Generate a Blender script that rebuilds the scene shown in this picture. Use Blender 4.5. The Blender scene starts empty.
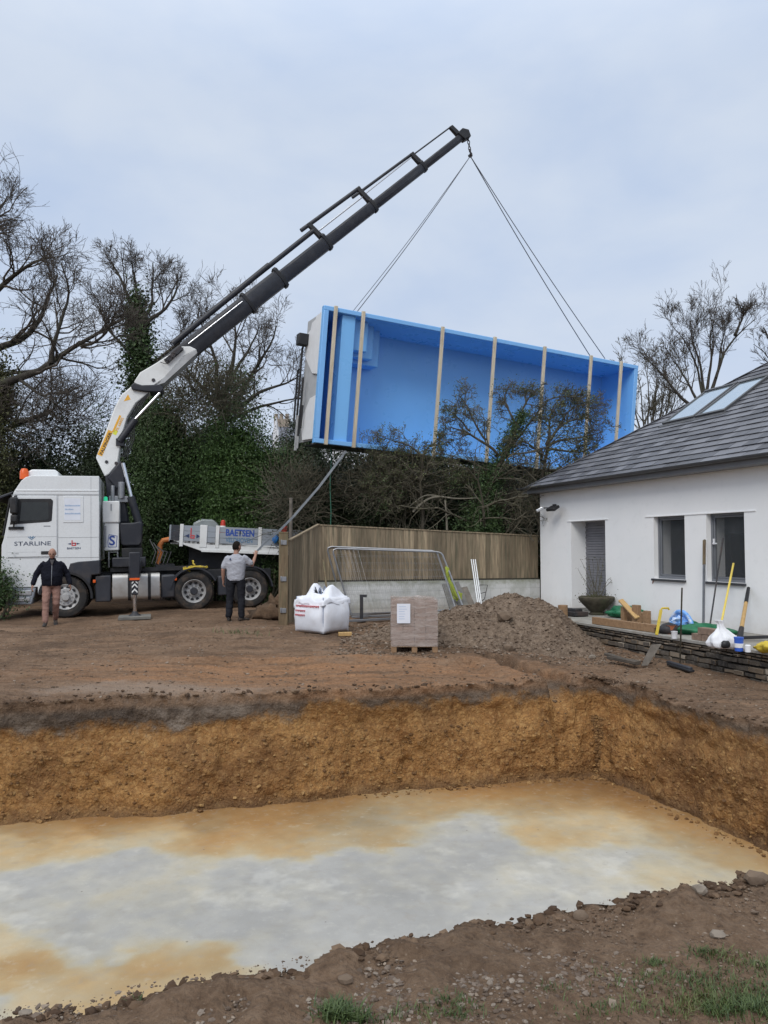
import bpy, bmesh, math, random
import numpy as np
from mathutils import Vector, Matrix

random.seed(7)
RNG = np.random.default_rng(11)
SC = bpy.context.scene
COL = SC.collection
R = math.radians
PI = math.pi

# ------------------------------------------------------------------ camera model of the photograph
F_PX, HOR, EYE = 769.0, 548.0, 1.7
PITCH = math.atan((HOR - 512) / F_PX)

def ray(px, py):
    a = (px - 384) / F_PX
    b = (512 - py) / F_PX
    return np.array([a, math.cos(PITCH) - math.sin(PITCH) * b, math.sin(PITCH) + math.cos(PITCH) * b])

CAMP = np.array([0, 0, EYE])

def P(px, py, Y):
    d = ray(px, py)
    return CAMP + d * (Y / d[1])

def G(px, py, z):
    d = ray(px, py)
    return CAMP + d * ((z - EYE) / d[2])

def PL(px, py, p0, n):
    d = ray(px, py)
    return CAMP + d * (np.dot(np.asarray(p0) - CAMP, n) / np.dot(d, n))

def V(*a):
    return np.array(a, float)

def unit(v):
    v = np.asarray(v, float)
    return v / (np.linalg.norm(v) + 1e-12)

# ------------------------------------------------------------------ vectorised noise
def _hash(ix, iy, iz, seed):
    h = (ix * 374761393 + iy * 668265263 + iz * 2147483647 + seed * 974711) & 0xFFFFFFFF
    h = ((h ^ (h >> 13)) * 1274126177) & 0xFFFFFFFF
    h = ((h ^ (h >> 16)) * 2246822519) & 0xFFFFFFFF
    return ((h ^ (h >> 15)) & 0xFFFFFF) / float(0xFFFFFF)

def vnoise(p, seed=0):
    p = np.asarray(p, float)
    i = np.floor(p).astype(np.int64)
    f = p - i
    u = f * f * f * (f * (f * 6 - 15) + 10)
    out = 0
    for dx in (0, 1):
        wx = u[:, 0] if dx else 1 - u[:, 0]
        for dy in (0, 1):
            wy = u[:, 1] if dy else 1 - u[:, 1]
            for dz in (0, 1):
                wz = u[:, 2] if dz else 1 - u[:, 2]
                out = out + wx * wy * wz * _hash(i[:, 0] + dx, i[:, 1] + dy, i[:, 2] + dz, seed)
    return out * 2 - 1

def fbm(p, octv=4, seed=0, gain=.5, lac=2.03):
    p = np.asarray(p, float)
    a, s, out = 1., 0., 0
    for k in range(octv):
        out = out + a * vnoise(p + k * 17.3, seed + k)
        s += a
        a *= gain
        p = p * lac
    return out / s

def sstep(a, b, x):
    t = np.clip((x - a) / (b - a), 0, 1)
    return t * t * (3 - 2 * t)

# ------------------------------------------------------------------ objects
TF = {}      # world matrices of the things' empties

def tag(o, label=None, cat=None, group=None, kind=None):
    if label: o['label'] = label
    if cat: o['category'] = cat
    if group: o['group'] = group
    if kind: o['kind'] = kind
    return o

def thing(name, label, cat, loc=(0, 0, 0), M=None, group=None):
    o = bpy.data.objects.new(name, None)
    COL.objects.link(o)
    o.empty_display_size = .2
    T = Matrix(M) if M is not None else Matrix.Translation(Vector(loc))
    o.matrix_world = T
    o.location, o.rotation_euler, o.scale = T.to_translation(), T.to_euler(), (1, 1, 1)
    TF[o.name] = T.copy()
    return tag(o, label, cat, group)

def mesh_np(name, v, f, smooth=True, sharp=None):
    """f: int array (M,k) or list of such arrays"""
    me = bpy.data.meshes.new(name)
    fs = [np.asarray(a, np.int64) for a in (f if isinstance(f, list) else [f]) if len(a)]
    v = np.asarray(v, float)
    me.vertices.add(len(v))
    me.vertices.foreach_set('co', v.astype(np.float32).ravel())
    loops = np.concatenate([a.ravel() for a in fs])
    tot = np.concatenate([np.full(len(a), a.shape[1], np.int64) for a in fs])
    start = np.concatenate([[0], np.cumsum(tot)[:-1]])
    me.loops.add(len(loops))
    me.loops.foreach_set('vertex_index', loops.astype(np.int32))
    me.polygons.add(len(tot))
    me.polygons.foreach_set('loop_start', start.astype(np.int32))
    try:
        me.polygons.foreach_set('loop_total', tot.astype(np.int32))
    except Exception:
        pass
    me.polygons.foreach_set('use_smooth', np.full(len(tot), smooth))
    me.update(calc_edges=True)
    me.validate()
    if sharp is not None:
        me.set_sharp_from_angle(angle=R(sharp))
    return me

def link_mesh(name, me, mat, parent=None, world=True):
    o = bpy.data.objects.new(name, me)
    COL.objects.link(o)
    if mat is not None:
        me.materials.append(mat)
    if parent is not None:
        o.parent = parent
        T = TF.get(parent.name)
        if world and T is not None:
            me.transform(T.inverted())
        TF[o.name] = T if T is not None else Matrix.Identity(4)
    else:
        TF[o.name] = Matrix.Identity(4)
    return o

def recentre(o):
    """move a top-level mesh's origin to its base"""
    me = o.data
    n = len(me.vertices)
    co = np.empty(n * 3, np.float32)
    me.vertices.foreach_get('co', co)
    co = co.reshape(-1, 3)
    c = np.array([(co[:, 0].min() + co[:, 0].max()) / 2, (co[:, 1].min() + co[:, 1].max()) / 2, co[:, 2].min()])
    me.transform(Matrix.Translation(Vector(-c)))
    o.location = Vector(c)
    TF[o.name] = Matrix.Translation(Vector(c))
    return o

class MB:
    def __init__(s, M=None):
        s.v, s.f = [], []
        s.M = np.array(M, float) if M is not None else None

    def add(s, v, f):
        n = len(s.v)
        v = np.asarray(v, float)
        if s.M is not None:
            v = v @ s.M[:3, :3].T + s.M[:3, 3]
        s.v += [tuple(x) for x in v]
        s.f += [tuple(n + i for i in q) for q in f]
        return s

    def box(s, c, sz, rot=None):
        hx, hy, hz = sz[0] / 2, sz[1] / 2, sz[2] / 2
        v = np.array([(x, y, z) for z in (-hz, hz) for y in (-hy, hy) for x in (-hx, hx)])
        if rot is not None:
            v = v @ np.array(rot, float)[:3, :3].T
        return s.add(v + np.array(c), [(0, 2, 3, 1), (4, 5, 7, 6), (0, 1, 5, 4), (2, 6, 7, 3), (0, 4, 6, 2), (1, 3, 7, 5)])

    def bb(s, a, b):
        a, b = np.minimum(a, b), np.maximum(a, b)
        return s.box((a + b) / 2, b - a)

    def beam(s, p, q, w, h, up=(0, 0, 1)):
        p, q = np.array(p, float), np.array(q, float)
        x = unit(q - p)
        y = np.cross(np.array(up, float), x)
        if np.linalg.norm(y) < 1e-4:
            y = np.cross(V(0, 1, 0), x)
        y = unit(y)
        z = np.cross(x, y)
        return s.box((p + q) / 2, (np.linalg.norm(q - p), w, h), np.stack([x, y, z], 1))

    def tube(s, pts, r, n=8, cap=True):
        pts = np.asarray(pts, float)
        k = len(pts)
        r = np.full(k, r, float) if np.isscalar(r) else np.asarray(r, float)
        t = np.gradient(pts, axis=0)
        t /= np.linalg.norm(t, axis=1)[:, None] + 1e-12
        ref = V(0, 0, 1) if abs(t[0, 2]) < .9 else V(1, 0, 0)
        nx = unit(np.cross(ref, t[0]))
        vs = []
        for i in range(k):
            nx = unit(nx - t[i] * np.dot(nx, t[i]))
            ny = np.cross(t[i], nx)
            for j in range(n):
                a = 2 * PI * j / n
                vs.append(pts[i] + r[i] * (math.cos(a) * nx + math.sin(a) * ny))
        fs = []
        for i in range(k - 1):
            for j in range(n):
                a, b = i * n + j, i * n + (j + 1) % n
                fs.append((a, b, b + n, a + n))
        if cap:
            fs.append(tuple(range(n - 1, -1, -1)))
            fs.append(tuple(range((k - 1) * n, k * n)))
        return s.add(vs, fs)

    def cyl(s, p, q, r, n=16, r2=None):
        return s.tube([p, q], [r, r if r2 is None else r2], n)

    def lathe(s, prof, c=(0, 0, 0), axis=None, n=24, cap=True):
        """prof: (r,z) list around z, or around axis matrix (3x3)"""
        vs, fs = [], []
        k = len(prof)
        for (r, z) in prof:
            for j in range(n):
                a = 2 * PI * j / n
                vs.append((r * math.cos(a), r * math.sin(a), z))
        vs = np.array(vs)
        if axis is not None:
            vs = vs @ np.array(axis, float)[:3, :3].T
        for i in range(k - 1):
            for j in range(n):
                a, b = i * n + j, i * n + (j + 1) % n
                fs.append((a, b, b + n, a + n))
        if cap and prof[0][0] > 1e-6: fs.append(tuple(range(n - 1, -1, -1)))
        if cap and prof[-1][0] > 1e-6: fs.append(tuple(range((k - 1) * n, k * n)))
        return s.add(vs + np.array(c, float), fs)

    def prism(s, poly, vec):
        poly = np.asarray(poly, float)
        n = len(poly)
        vec = np.asarray(vec, float)
        nrm = np.zeros(3)
        for i in range(n):
            nrm += np.cross(poly[i] - poly[0], poly[(i + 1) % n] - poly[0])
        if np.dot(nrm, vec) > 0:
            poly = poly[::-1]
        v = np.concatenate([poly, poly + vec])
        f = [tuple(range(n)), tuple(range(2 * n - 1, n - 1, -1))]
        for i in range(n):
            j = (i + 1) % n
            f.append((i, i + n, j + n, j))
        return s.add(v, f)

    def quad(s, a, b, c, d):
        return s.add([a, b, c, d], [(0, 1, 2, 3)])

    def blob(s, c, r, sub=2, amp=.2, fr=1.5, seed=0, sq=(1, 1, 1)):
        bm = bmesh.new()
        bmesh.ops.create_icosphere(bm, subdivisions=sub, radius=1)
        v = np.array([x.co[:] for x in bm.verts])
        f = [tuple(x.index for x in q.verts) for q in bm.faces]
        bm.free()
        d = 1 + amp * fbm(v * fr + seed * 3.7, 3, seed)
        v = v * d[:, None] * np.array(r) * np.array(sq)
        return s.add(v + np.array(c, float), f)

    def build(s, name, mat, parent=None, bevel=0, sharp=35, seg=2, base=False):
        me = bpy.data.meshes.new(name)
        me.from_pydata(s.v, [], s.f)
        me.validate()
        me.update()
        me.polygons.foreach_set('use_smooth', np.full(len(me.polygons), True))
        me.set_sharp_from_angle(angle=R(sharp))
        o = link_mesh(name, me, mat, parent)
        if bevel:
            b = o.modifiers.new('bevel', 'BEVEL')
            b.width, b.segments, b.limit_method, b.angle_limit = bevel, seg, 'ANGLE', R(30)
            b.harden_normals = False
        if base and parent is None:
            recentre(o)
        return o

def frame(o, x, y, z):
    M = np.eye(4)
    M[:3, 0], M[:3, 1], M[:3, 2], M[:3, 3] = x, y, z, o
    return M

def lettering(s, w, h, M, mat, parent, name='lettering', bold=0., depth=.003, shear=0):
    """flat letters: M's x runs along the text, y up, z out; fitted to w x h, origin at lower left"""
    cu = bpy.data.curves.new('text', 'FONT')
    cu.body = s
    cu.offset = bold
    cu.shear = shear
    cu.resolution_u = 3
    tmp = bpy.data.objects.new('text', cu)
    COL.objects.link(tmp)
    dg = bpy.context.evaluated_depsgraph_get()
    me = bpy.data.meshes.new_from_object(tmp.evaluated_get(dg))
    bpy.data.objects.remove(tmp)
    bpy.data.curves.remove(cu)
    n = len(me.vertices)
    co = np.empty(n * 3, np.float32)
    me.vertices.foreach_get('co', co)
    co = co.reshape(-1, 3).astype(float)
    mn, mx = co.min(0), co.max(0)
    co = (co - mn) / np.maximum(mx - mn, 1e-6) * np.array([w, h, 0])
    co[:, 2] = depth
    M = np.array(M, float)
    co = co @ M[:3, :3].T + M[:3, 3]
    me.vertices.foreach_set('co', co.astype(np.float32).ravel())
    me.update()
    me.name = name
    me.materials.clear()
    return link_mesh(name, me, mat, parent)

# ------------------------------------------------------------------ materials
def nt(name):
    m = bpy.data.materials.new(name)
    m.use_nodes = True
    t = m.node_tree
    t.nodes.clear()
    out = t.nodes.new('ShaderNodeOutputMaterial')
    b = t.nodes.new('ShaderNodeBsdfPrincipled')
    t.links.new(b.outputs[0], out.inputs[0])
    return m, t, b, out

class NB:
    """small helper to wire nodes"""
    def __init__(s, t): s.t = t
    def n(s, typ, **kw):
        x = s.t.nodes.new(typ)
        for k, v in kw.items():
            if k.startswith('i_'):
                x.inputs[k[2:].replace('_', ' ')].default_value = v
            else:
                setattr(x, k, v)
        return x
    def l(s, a, b): s.t.links.new(a, b)
    def noise(s, vec, scale, detail=4, rough=.55, dist=0):
        x = s.n('ShaderNodeTexNoise')
        x.inputs['Scale'].default_value = scale
        x.inputs['Detail'].default_value = detail
        x.inputs['Roughness'].default_value = rough
        x.inputs['Distortion'].default_value = dist
        if vec is not None: s.l(vec, x.inputs['Vector'])
        return x.outputs['Fac']
    def rng(s, val, a, b, c=0., d=1., smooth=False):
        x = s.n('ShaderNodeMapRange')
        if smooth: x.interpolation_type = 'SMOOTHSTEP'
        for i, q in zip((1, 2, 3, 4), (a, b, c, d)): x.inputs[i].default_value = q
        s.l(val, x.inputs[0])
        return x.outputs[0]
    def mix(s, fac, a, b, mode='MIX'):
        x = s.n('ShaderNodeMix', data_type='RGBA', blend_type=mode)
        for sock, q in ((x.inputs[0], fac), (x.inputs[6], a), (x.inputs[7], b)):
            if isinstance(q, (int, float)): sock.default_value = q
            elif isinstance(q, (tuple, list)): sock.default_value = (*q, 1)[:4]
            else: s.l(q, sock)
        return x.outputs[2]
    def math(s, op, a, b=None, clamp=False):
        x = s.n('ShaderNodeMath', operation=op, use_clamp=clamp)
        for i, q in enumerate((a, b)):
            if q is None: continue
            if isinstance(q, (int, float)): x.inputs[i].default_value = q
            else: s.l(q, x.inputs[i])
        return x.outputs[0]
    def bump(s, h, strength, dist, normal=None):
        x = s.n('ShaderNodeBump')
        x.inputs['Strength'].default_value = strength
        x.inputs['Distance'].default_value = dist
        s.l(h, x.inputs['Height'])
        if normal is not None: s.l(normal, x.inputs['Normal'])
        return x.outputs[0]

def mat(name, col, rough=.6, metal=0., var=.18, scale=5, bump=.15, bscale=60, dirt=None, dirt_amt=.35,
        dirt_scale=2.5, island=0., spec=.4, stretch=None):
    m, t, b, out = nt(name)
    g = NB(t)
    tc = g.n('ShaderNodeTexCoord')
    vec = tc.outputs['Object']
    if stretch is not None:
        mp = g.n('ShaderNodeMapping')
        mp.inputs['Scale'].default_value = stretch
        g.l(vec, mp.inputs[0])
        vec = mp.outputs[0]
    c = np.array(col, float)
    n1 = g.noise(vec, scale, 5)
    colr = g.mix(g.rng(n1, .3, .7), tuple(np.clip(c * (1 - var), 0, 1)), tuple(np.clip(c * (1 + var), 0, 1)))
    if island:
        geo = g.n('ShaderNodeNewGeometry')
        ri = g.rng(geo.outputs['Random Per Island'], 0, 1, 1 - island, 1 + island)
        cm = g.n('ShaderNodeCombineColor')
        for i in range(3): g.l(ri, cm.inputs[i])
        colr = g.mix(1., colr, cm.outputs[0], 'MULTIPLY')
    if dirt is not None:
        n2 = g.noise(vec, dirt_scale, 6, .65)
        colr = g.mix(g.rng(n2, .48, .72, 0, dirt_amt * 1.6), colr, dirt)
    g.l(colr, b.inputs['Base Color'])
    b.inputs['Metallic'].default_value = metal
    nr = g.noise(vec, scale * 2.3, 3)
    g.l(g.rng(nr, .3, .7, max(rough - .08, .02), min(rough + .08, 1)), b.inputs['Roughness'])
    b.inputs['Specular IOR Level'].default_value = spec
    if bump:
        g.l(g.bump(g.noise(vec, bscale, 4), bump, .01), b.inputs['Normal'])
    return m

MT = {}
def build_mats():
    A = MT
    A['white_paint'] = mat('white_vehicle_paint', (.72, .74, .75), .28, var=.03, bump=.02, bscale=3, dirt=(.45, .42, .38), dirt_amt=.12, spec=.5)
    A['white_crane'] = mat('white_crane_paint', (.74, .75, .74), .38, var=.04, bump=.03, bscale=8, dirt=(.35, .33, .3), dirt_amt=.2)
    A['grey_crane'] = mat('grey_crane_paint', (.42, .43, .44), .45, var=.08, dirt=(.2, .19, .18))
    A['dark_crane'] = mat('anthracite_crane_paint', (.016, .018, .026), .48, var=.15, bump=.03, bscale=10, dirt=(.07, .065, .06), dirt_amt=.2, spec=.5)
    A['black_plastic'] = mat('black_plastic', (.018, .019, .022), .5, var=.2, bump=.05, dirt=(.06, .05, .04), dirt_amt=.25)
    A['dark_plastic'] = mat('dark_grey_plastic', (.035, .038, .048), .45, var=.15, dirt=(.09, .07, .055), dirt_amt=.3)
    A['rubber'] = mat('tyre_rubber', (.022, .021, .021), .8, var=.2, bump=.3, bscale=30, dirt=(.12, .085, .06), dirt_amt=.45, dirt_scale=4)
    A['rim'] = mat('wheel_rim_steel', (.46, .46, .46), .42, metal=.25, var=.1, dirt=(.16, .12, .09), dirt_amt=.15, dirt_scale=9)
    A['alu'] = mat('aluminium', (.62, .63, .64), .32, metal=.85, var=.06, bump=.04, dirt=(.3, .27, .24), dirt_amt=.25)
    A['tank_alu'] = mat('ribbed_aluminium', (.55, .54, .52), .4, metal=.75, var=.1, dirt=(.22, .18, .14), dirt_amt=.35)
    A['steel'] = mat('galvanised_steel', (.30, .31, .33), .45, metal=.7, var=.15, bump=.05, dirt=(.25, .22, .2))
    A['chrome'] = mat('polished_rod', (.75, .76, .78), .15, metal=1, var=.03, bump=0)
    A['seam'] = mat('panel_gap', (.10, .105, .11), .7, var=.1, bump=0)
    A['seam_light'] = mat('soft_panel_gap', (.36, .37, .38), .6, var=.1, bump=0)
    A['glass_dark'] = mat('cab_glass', (.012, .014, .013), .05, var=.3, bump=0, spec=.6)
    A['orange_light'] = mat('amber_beacon', (.75, .12, .02), .25, var=.1, bump=0)
    A['orange_paint'] = mat('orange_paint', (.62, .20, .05), .5, var=.15, dirt=(.25, .15, .1))
    A['red_paint'] = mat('red_plastic', (.55, .05, .03), .45, var=.1)
    A['blue_plastic'] = mat('blue_plastic', (.03, .18, .50), .45, var=.1)
    A['navy_ink'] = mat('navy_lettering', (.03, .05, .12), .5, var=.05, bump=0)
    A['grey_ink'] = mat('grey_lettering', (.09, .11, .16), .5, var=.05, bump=0)
    A['blue_ink'] = mat('blue_lettering', (.03, .08, .34), .5, var=.05, bump=0)
    A['pale_blue_ink'] = mat('pale_blue_lettering', (.30, .42, .60), .5, var=.05, bump=0)
    A['teal_ink'] = mat('muted_blue_lettering', (.10, .20, .32), .5, var=.05, bump=0)
    A['red_ink'] = mat('red_lettering', (.55, .06, .07), .5, var=.05, bump=0)
    A['faded_red'] = mat('printed_red', (.62, .22, .24), .7, var=.1, bump=0)
    A['crane_yellow'] = mat('amber_decal', (.80, .42, .05), .45, var=.06, bump=0)
    A['lime'] = mat('yellow_green_decal', (.70, .72, .08), .45, var=.06, bump=0)
    A['board_grey'] = mat('grey_drop_side', (.30, .33, .37), .5, var=.06, dirt=(.22, .2, .18), dirt_amt=.25)
    A['pool'] = mat('sky_blue_pool_shell', (.205, .50, .90), .32, var=.03, scale=1.2, bump=.03, bscale=2.5, spec=.45, dirt=(.175, .46, .84), dirt_amt=.12, dirt_scale=.6)
    A['pool_rim'] = mat('pale_blue_pool_rim', (.22, .49, .88), .35, var=.03, bump=.02)
    A['insul'] = mat('white_insulation_sheet', (.74, .75, .76), .55, var=.04, bump=.1, bscale=12)
    A['foam'] = mat('grey_insulation_back', (.42, .43, .44), .7, var=.1)
    A['batten'] = mat('pale_timber_batten', (.60, .52, .39), .65, var=.12, stretch=(3, 3, .5), scale=8, dirt=(.3, .22, .14), dirt_amt=.3)
    A['timber'] = mat('orange_brown_timber', (.27, .165, .09), .7, var=.2, stretch=(1, 6, 6), scale=3, island=.15)
    A['fence_wood'] = mat('weathered_fence_board', (.240, .188, .125), .85, var=.34, stretch=(9, 9, .7), scale=3, bump=.4, bscale=25, island=.42, dirt=(.09, .095, .06), dirt_amt=.5, dirt_scale=1.6)
    A['post_wood'] = mat('weathered_gate_post', (.165, .12, .072), .85, var=.3, stretch=(6, 6, .8), scale=4, bump=.5, bscale=25, dirt=(.13, .14, .08), dirt_amt=.5, dirt_scale=1.4)
    A['bark'] = mat('dark_bark', (.040, .034, .028), .9, var=.4, scale=9, bump=.6, bscale=35, dirt=(.07, .075, .045), dirt_amt=.5, dirt_scale=3)
    A['bark_brown'] = mat('brown_bark', (.070, .060, .044), .9, var=.4, scale=9, bump=.6, bscale=35, dirt=(.07, .07, .05), dirt_amt=.4)
    A['twig'] = mat('bare_twigs', (.072, .060, .049), .9, var=.35, scale=3, bump=0)
    A['twig_brown'] = mat('brown_twigs', (.105, .094, .066), .9, var=.35, scale=3, bump=0)
    A['twig_pale'] = mat('pale_grey_branch', (.20, .18, .14), .85, var=.3, scale=5, bump=.3)
    A['wrap_label'] = mat('paper_label', (.72, .75, .82), .6, var=.04, bump=0)
    A['bag_white'] = mat('woven_white_bag', (.76, .78, .84), .6, var=.05, scale=8, bump=.25, bscale=90, dirt=(.45, .42, .40), dirt_amt=.25, dirt_scale=4)
    A['sand'] = mat('grey_sharp_sand', (.20, .19, .16), .95, var=.25, scale=30, bump=.5, bscale=90)
    A['seam_blue'] = mat('blue_grey_seam', (.22, .27, .38), .7, var=.1, bump=0)
    A['block_brown'] = mat('brown_paving_block', (.29, .205, .165), .7, var=.15, scale=9, bump=.2, island=.12)
    A['concrete'] = mat('grey_concrete', (.15, .145, .135), .9, var=.2, scale=6, bump=.35, dirt=(.2, .19, .15), dirt_amt=.4)
    A['skin'] = mat('skin', (.36, .20, .145), .55, var=.08, bump=.05)
    A['hair_dark'] = mat('dark_hair', (.014, .011, .009), .85, spec=.1, var=.3, scale=40, bump=.5, bscale=120)
    A['hair_grey'] = mat('grey_hair', (.30, .28, .26), .7, var=.2, scale=40, bump=.5, bscale=120)
    A['navy_cloth'] = mat('navy_padded_jacket', (.010, .011, .018), .85, var=.2, spec=.12, bump=.3, bscale=20)
    A['pink_cloth'] = mat('dusty_pink_trousers', (.27, .16, .13), .9, var=.12, spec=.1, bump=.3, bscale=18)
    A['grey_cloth'] = mat('light_grey_tshirt', (.36, .37, .41), .9, var=.06, spec=.1, bump=.3, bscale=14)
    A['dark_cloth'] = mat('dark_work_trousers', (.020, .021, .026), .9, var=.2, spec=.1, bump=.3, bscale=18)
    A['shoe'] = mat('dark_boot_leather', (.03, .026, .024), .6, var=.25, dirt=(.16, .11, .08), dirt_amt=.4, dirt_scale=14)
    A['strap'] = mat('grey_lifting_strap', (.20, .215, .23), .8, var=.15, scale=20)
    A['rope'] = mat('lifting_sling_web', (.10, .11, .13), .8, var=.15, scale=20)
    A['green_rope'] = mat('green_rope', (.04, .15, .10), .8, var=.2, scale=20)
    A['hivis'] = mat('yellow_green_hi_vis', (.31, .37, .05), .7, var=.15, scale=9)
    A['yellow'] = mat('yellow_plastic', (.60, .45, .05), .45, var=.1, dirt=(.4, .3, .1), dirt_amt=.2)
    A['yellow_pole'] = mat('yellow_tool_handle', (.72, .56, .12), .5, var=.1)
    A['green'] = mat('green_plastic_sheet', (.015, .14, .065), .5, var=.3, scale=9, bump=.4, bscale=14)
    A['bluebag'] = mat('blue_and_white_sack', (.16, .36, .74), .5, var=.2, scale=9, dirt=(.75, .78, .82), dirt_amt=.9, dirt_scale=7)
    A['whitebag'] = mat('white_plastic_sack', (.76, .77, .80), .5, var=.05, bump=.3, bscale=14)
    A['ash_wood'] = mat('ash_tool_handle', (.48, .31, .13), .6, var=.12, stretch=(4, 4, .6))
    A['iron'] = mat('dark_iron', (.045, .045, .05), .55, metal=.4, var=.25, dirt=(.14, .08, .05), dirt_amt=.3)
    A['stone_bowl'] = mat('mossy_stone_bowl', (.07, .06, .042), .95, var=.35, scale=9, bump=.6, bscale=30, dirt=(.05, .06, .03), dirt_amt=.6)
    A['brick'] = mat('old_brick', (.24, .17, .13), .9, var=.25, scale=9, bump=.4, island=.2)
    A['terracotta'] = mat('terracotta', (.38, .13, .06), .85, var=.2)
    A['slate_slab'] = mat('pale_slate_slab', (.15, .132, .112), .85, var=.35, scale=6, bump=.3)
    A['frame_grey'] = mat('grey_window_frame', (.17, .18, .20), .45, var=.06, bump=0)
    A['sill_dark'] = mat('dark_slate_sill', (.05, .053, .06), .6, var=.15)
    A['shutter'] = mat('grey_slatted_cladding', (.20, .20, .22), .6, var=.1)
    A['gutter'] = mat('dark_grey_gutter', (.062, .064, .070), .45, var=.1, dirt=(.1, .1, .09), dirt_amt=.2)
    A['fascia'] = mat('grey_fascia_board', (.16, .165, .175), .5, var=.06)
    A['soffit'] = mat('soffit_board', (.20, .20, .21), .6, var=.06)
    A['room'] = mat('dim_interior_plaster', (.55, .56, .57), .9, var=.1, bump=0)
    A['room_dark'] = mat('dark_interior_cabinet', (.075, .065, .055), .7, var=.2)
    A['far_roof'] = mat('far_slate_roof', (.14, .15, .18), .8, var=.1)
    A['far_wall'] = mat('far_white_gable', (.70, .71, .74), .8, var=.05)
    A['far_chimney'] = mat('far_buff_chimney', (.32, .27, .22), .9, var=.15)
# ------------------------------------------------------------------ world, sun, camera
def build_world():
    w = bpy.data.worlds.new('World')
    SC.world = w
    w.use_nodes = True
    t = w.node_tree
    t.nodes.clear()
    g = NB(t)
    out = g.n('ShaderNodeOutputWorld')
    bg = g.n('ShaderNodeBackground')
    g.l(bg.outputs[0], out.inputs[0])
    sky = g.n('ShaderNodeTexSky')
    sky.sky_type = 'NISHITA'
    sky.sun_disc = False
    sky.sun_elevation = SUN_EL
    sky.sun_rotation = SUN_ROT
    sky.air_density, sky.dust_density, sky.ozone_density = 1., 2., 1.
    tc = g.n('ShaderNodeTexCoord')
    vec = tc.outputs['Generated']
    sep = g.n('ShaderNodeSeparateXYZ')
    g.l(vec, sep.inputs[0])
    z = sep.outputs['Z']
    # stretched cloud noise on a plane above: direction divided by height
    mp = g.n('ShaderNodeMapping')
    mp.inputs['Scale'].default_value = (1.2, 1.2, 2.6)
    mp.inputs['Rotation'].default_value = (0, 0, .5)
    g.l(vec, mp.inputs[0])
    c1 = g.noise(mp.outputs[0], 2.1, 5, .5, .3)
    c2 = g.noise(mp.outputs[0], 6.5, 4, .5, .2)
    cl = g.math('ADD', g.math('MULTIPLY', c1, .75), g.math('MULTIPLY', c2, .25))
    veil = g.mix(g.rng(cl, .30, .68, 0, 1, True), CLOUD_DARK, CLOUD_LIGHT)
    # an overcast sky is brighter towards the zenith
    zen = g.rng(z, .48, .95, 1., ZENITH, True)
    cz = g.n('ShaderNodeCombineColor')
    for i, k in enumerate((1.12, 1., .83)): g.l(g.math('MULTIPLY', zen, g.rng(z, .48, .95, 1., k, True)), cz.inputs[i])
    veil = g.mix(1., veil, cz.outputs[0], 'MULTIPLY')
    # pale band low down
    veil = g.mix(g.rng(z, 0., .38, .55, 0., True), veil, CLOUD_LOW)
    col = g.mix(.93, sky.outputs[0], veil)
    g.l(col, bg.inputs['Color'])
    bg.inputs['Strength'].default_value = .1

def build_light_camera():
    sl = bpy.data.lights.new('sun', 'SUN')
    sl.energy = SUN_E
    sl.angle = R(25)
    sl.color = (1, .96, .9)
    so = bpy.data.objects.new('sun', sl)
    COL.objects.link(so)
    d = Vector((math.sin(SUN_AZ) * math.cos(SUN_EL), math.cos(SUN_AZ) * math.cos(SUN_EL), math.sin(SUN_EL)))
    so.rotation_euler = d.to_track_quat('Z', 'Y').to_euler()
    so.location = d * 60
    cam = bpy.data.cameras.new('camera')
    co = bpy.data.objects.new('camera', cam)
    COL.objects.link(co)
    co.location = (0, 0, EYE)
    co.rotation_euler = (PI / 2 + PITCH, 0, 0)
    cam.sensor_fit = 'HORIZONTAL'
    cam.sensor_width = 36
    cam.lens = 36 * F_PX / 768
    cam.clip_start, cam.clip_end = .05, 3000
    SC.camera = co
    SC.view_settings.view_transform = 'Standard'
    SC.view_settings.look = 'None'
    SC.view_settings.exposure = EXPOSURE
    SC.view_settings.gamma = 1
    SC.view_settings.use_curve_mapping = False
    SC.render.resolution_x, SC.render.resolution_y = 768, 1024
    SC.render.engine = 'CYCLES'
    SC.cycles.use_denoising = True
    SC.cycles.max_bounces = 8
    SC.cycles.diffuse_bounces = 4
    SC.cycles.transparent_max_bounces = 16

SUN_AZ = R(200)          # behind the viewer
SUN_EL = R(40)
SUN_ROT = SUN_AZ
SUN_E = 1.3
ZENITH = 2.25
EXPOSURE = .16
CLOUD_DARK = (4.7, 5.7, 7.5)
CLOUD_LIGHT = (6.1, 6.8, 7.9)
CLOUD_LOW = (6.4, 6.9, 7.8)
HC = V(3.99, 19.64)
_ha = math.atan2(-.9426, .334)
HU = np.array([math.cos(_ha), math.sin(_ha)])       # along the house front, towards the viewer
HW = np.array([-HU[1], HU[0]])                      # into the house
HM = frame((HC[0], HC[1], 0), (HU[0], HU[1], 0), (HW[0], HW[1], 0), (0, 0, 1))
TZ = .25                                             # terrace level

def hp(u, w, z):
    return V(HC[0] + HU[0] * u + HW[0] * w, HC[1] + HU[1] * u + HW[1] * w, z)
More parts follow.
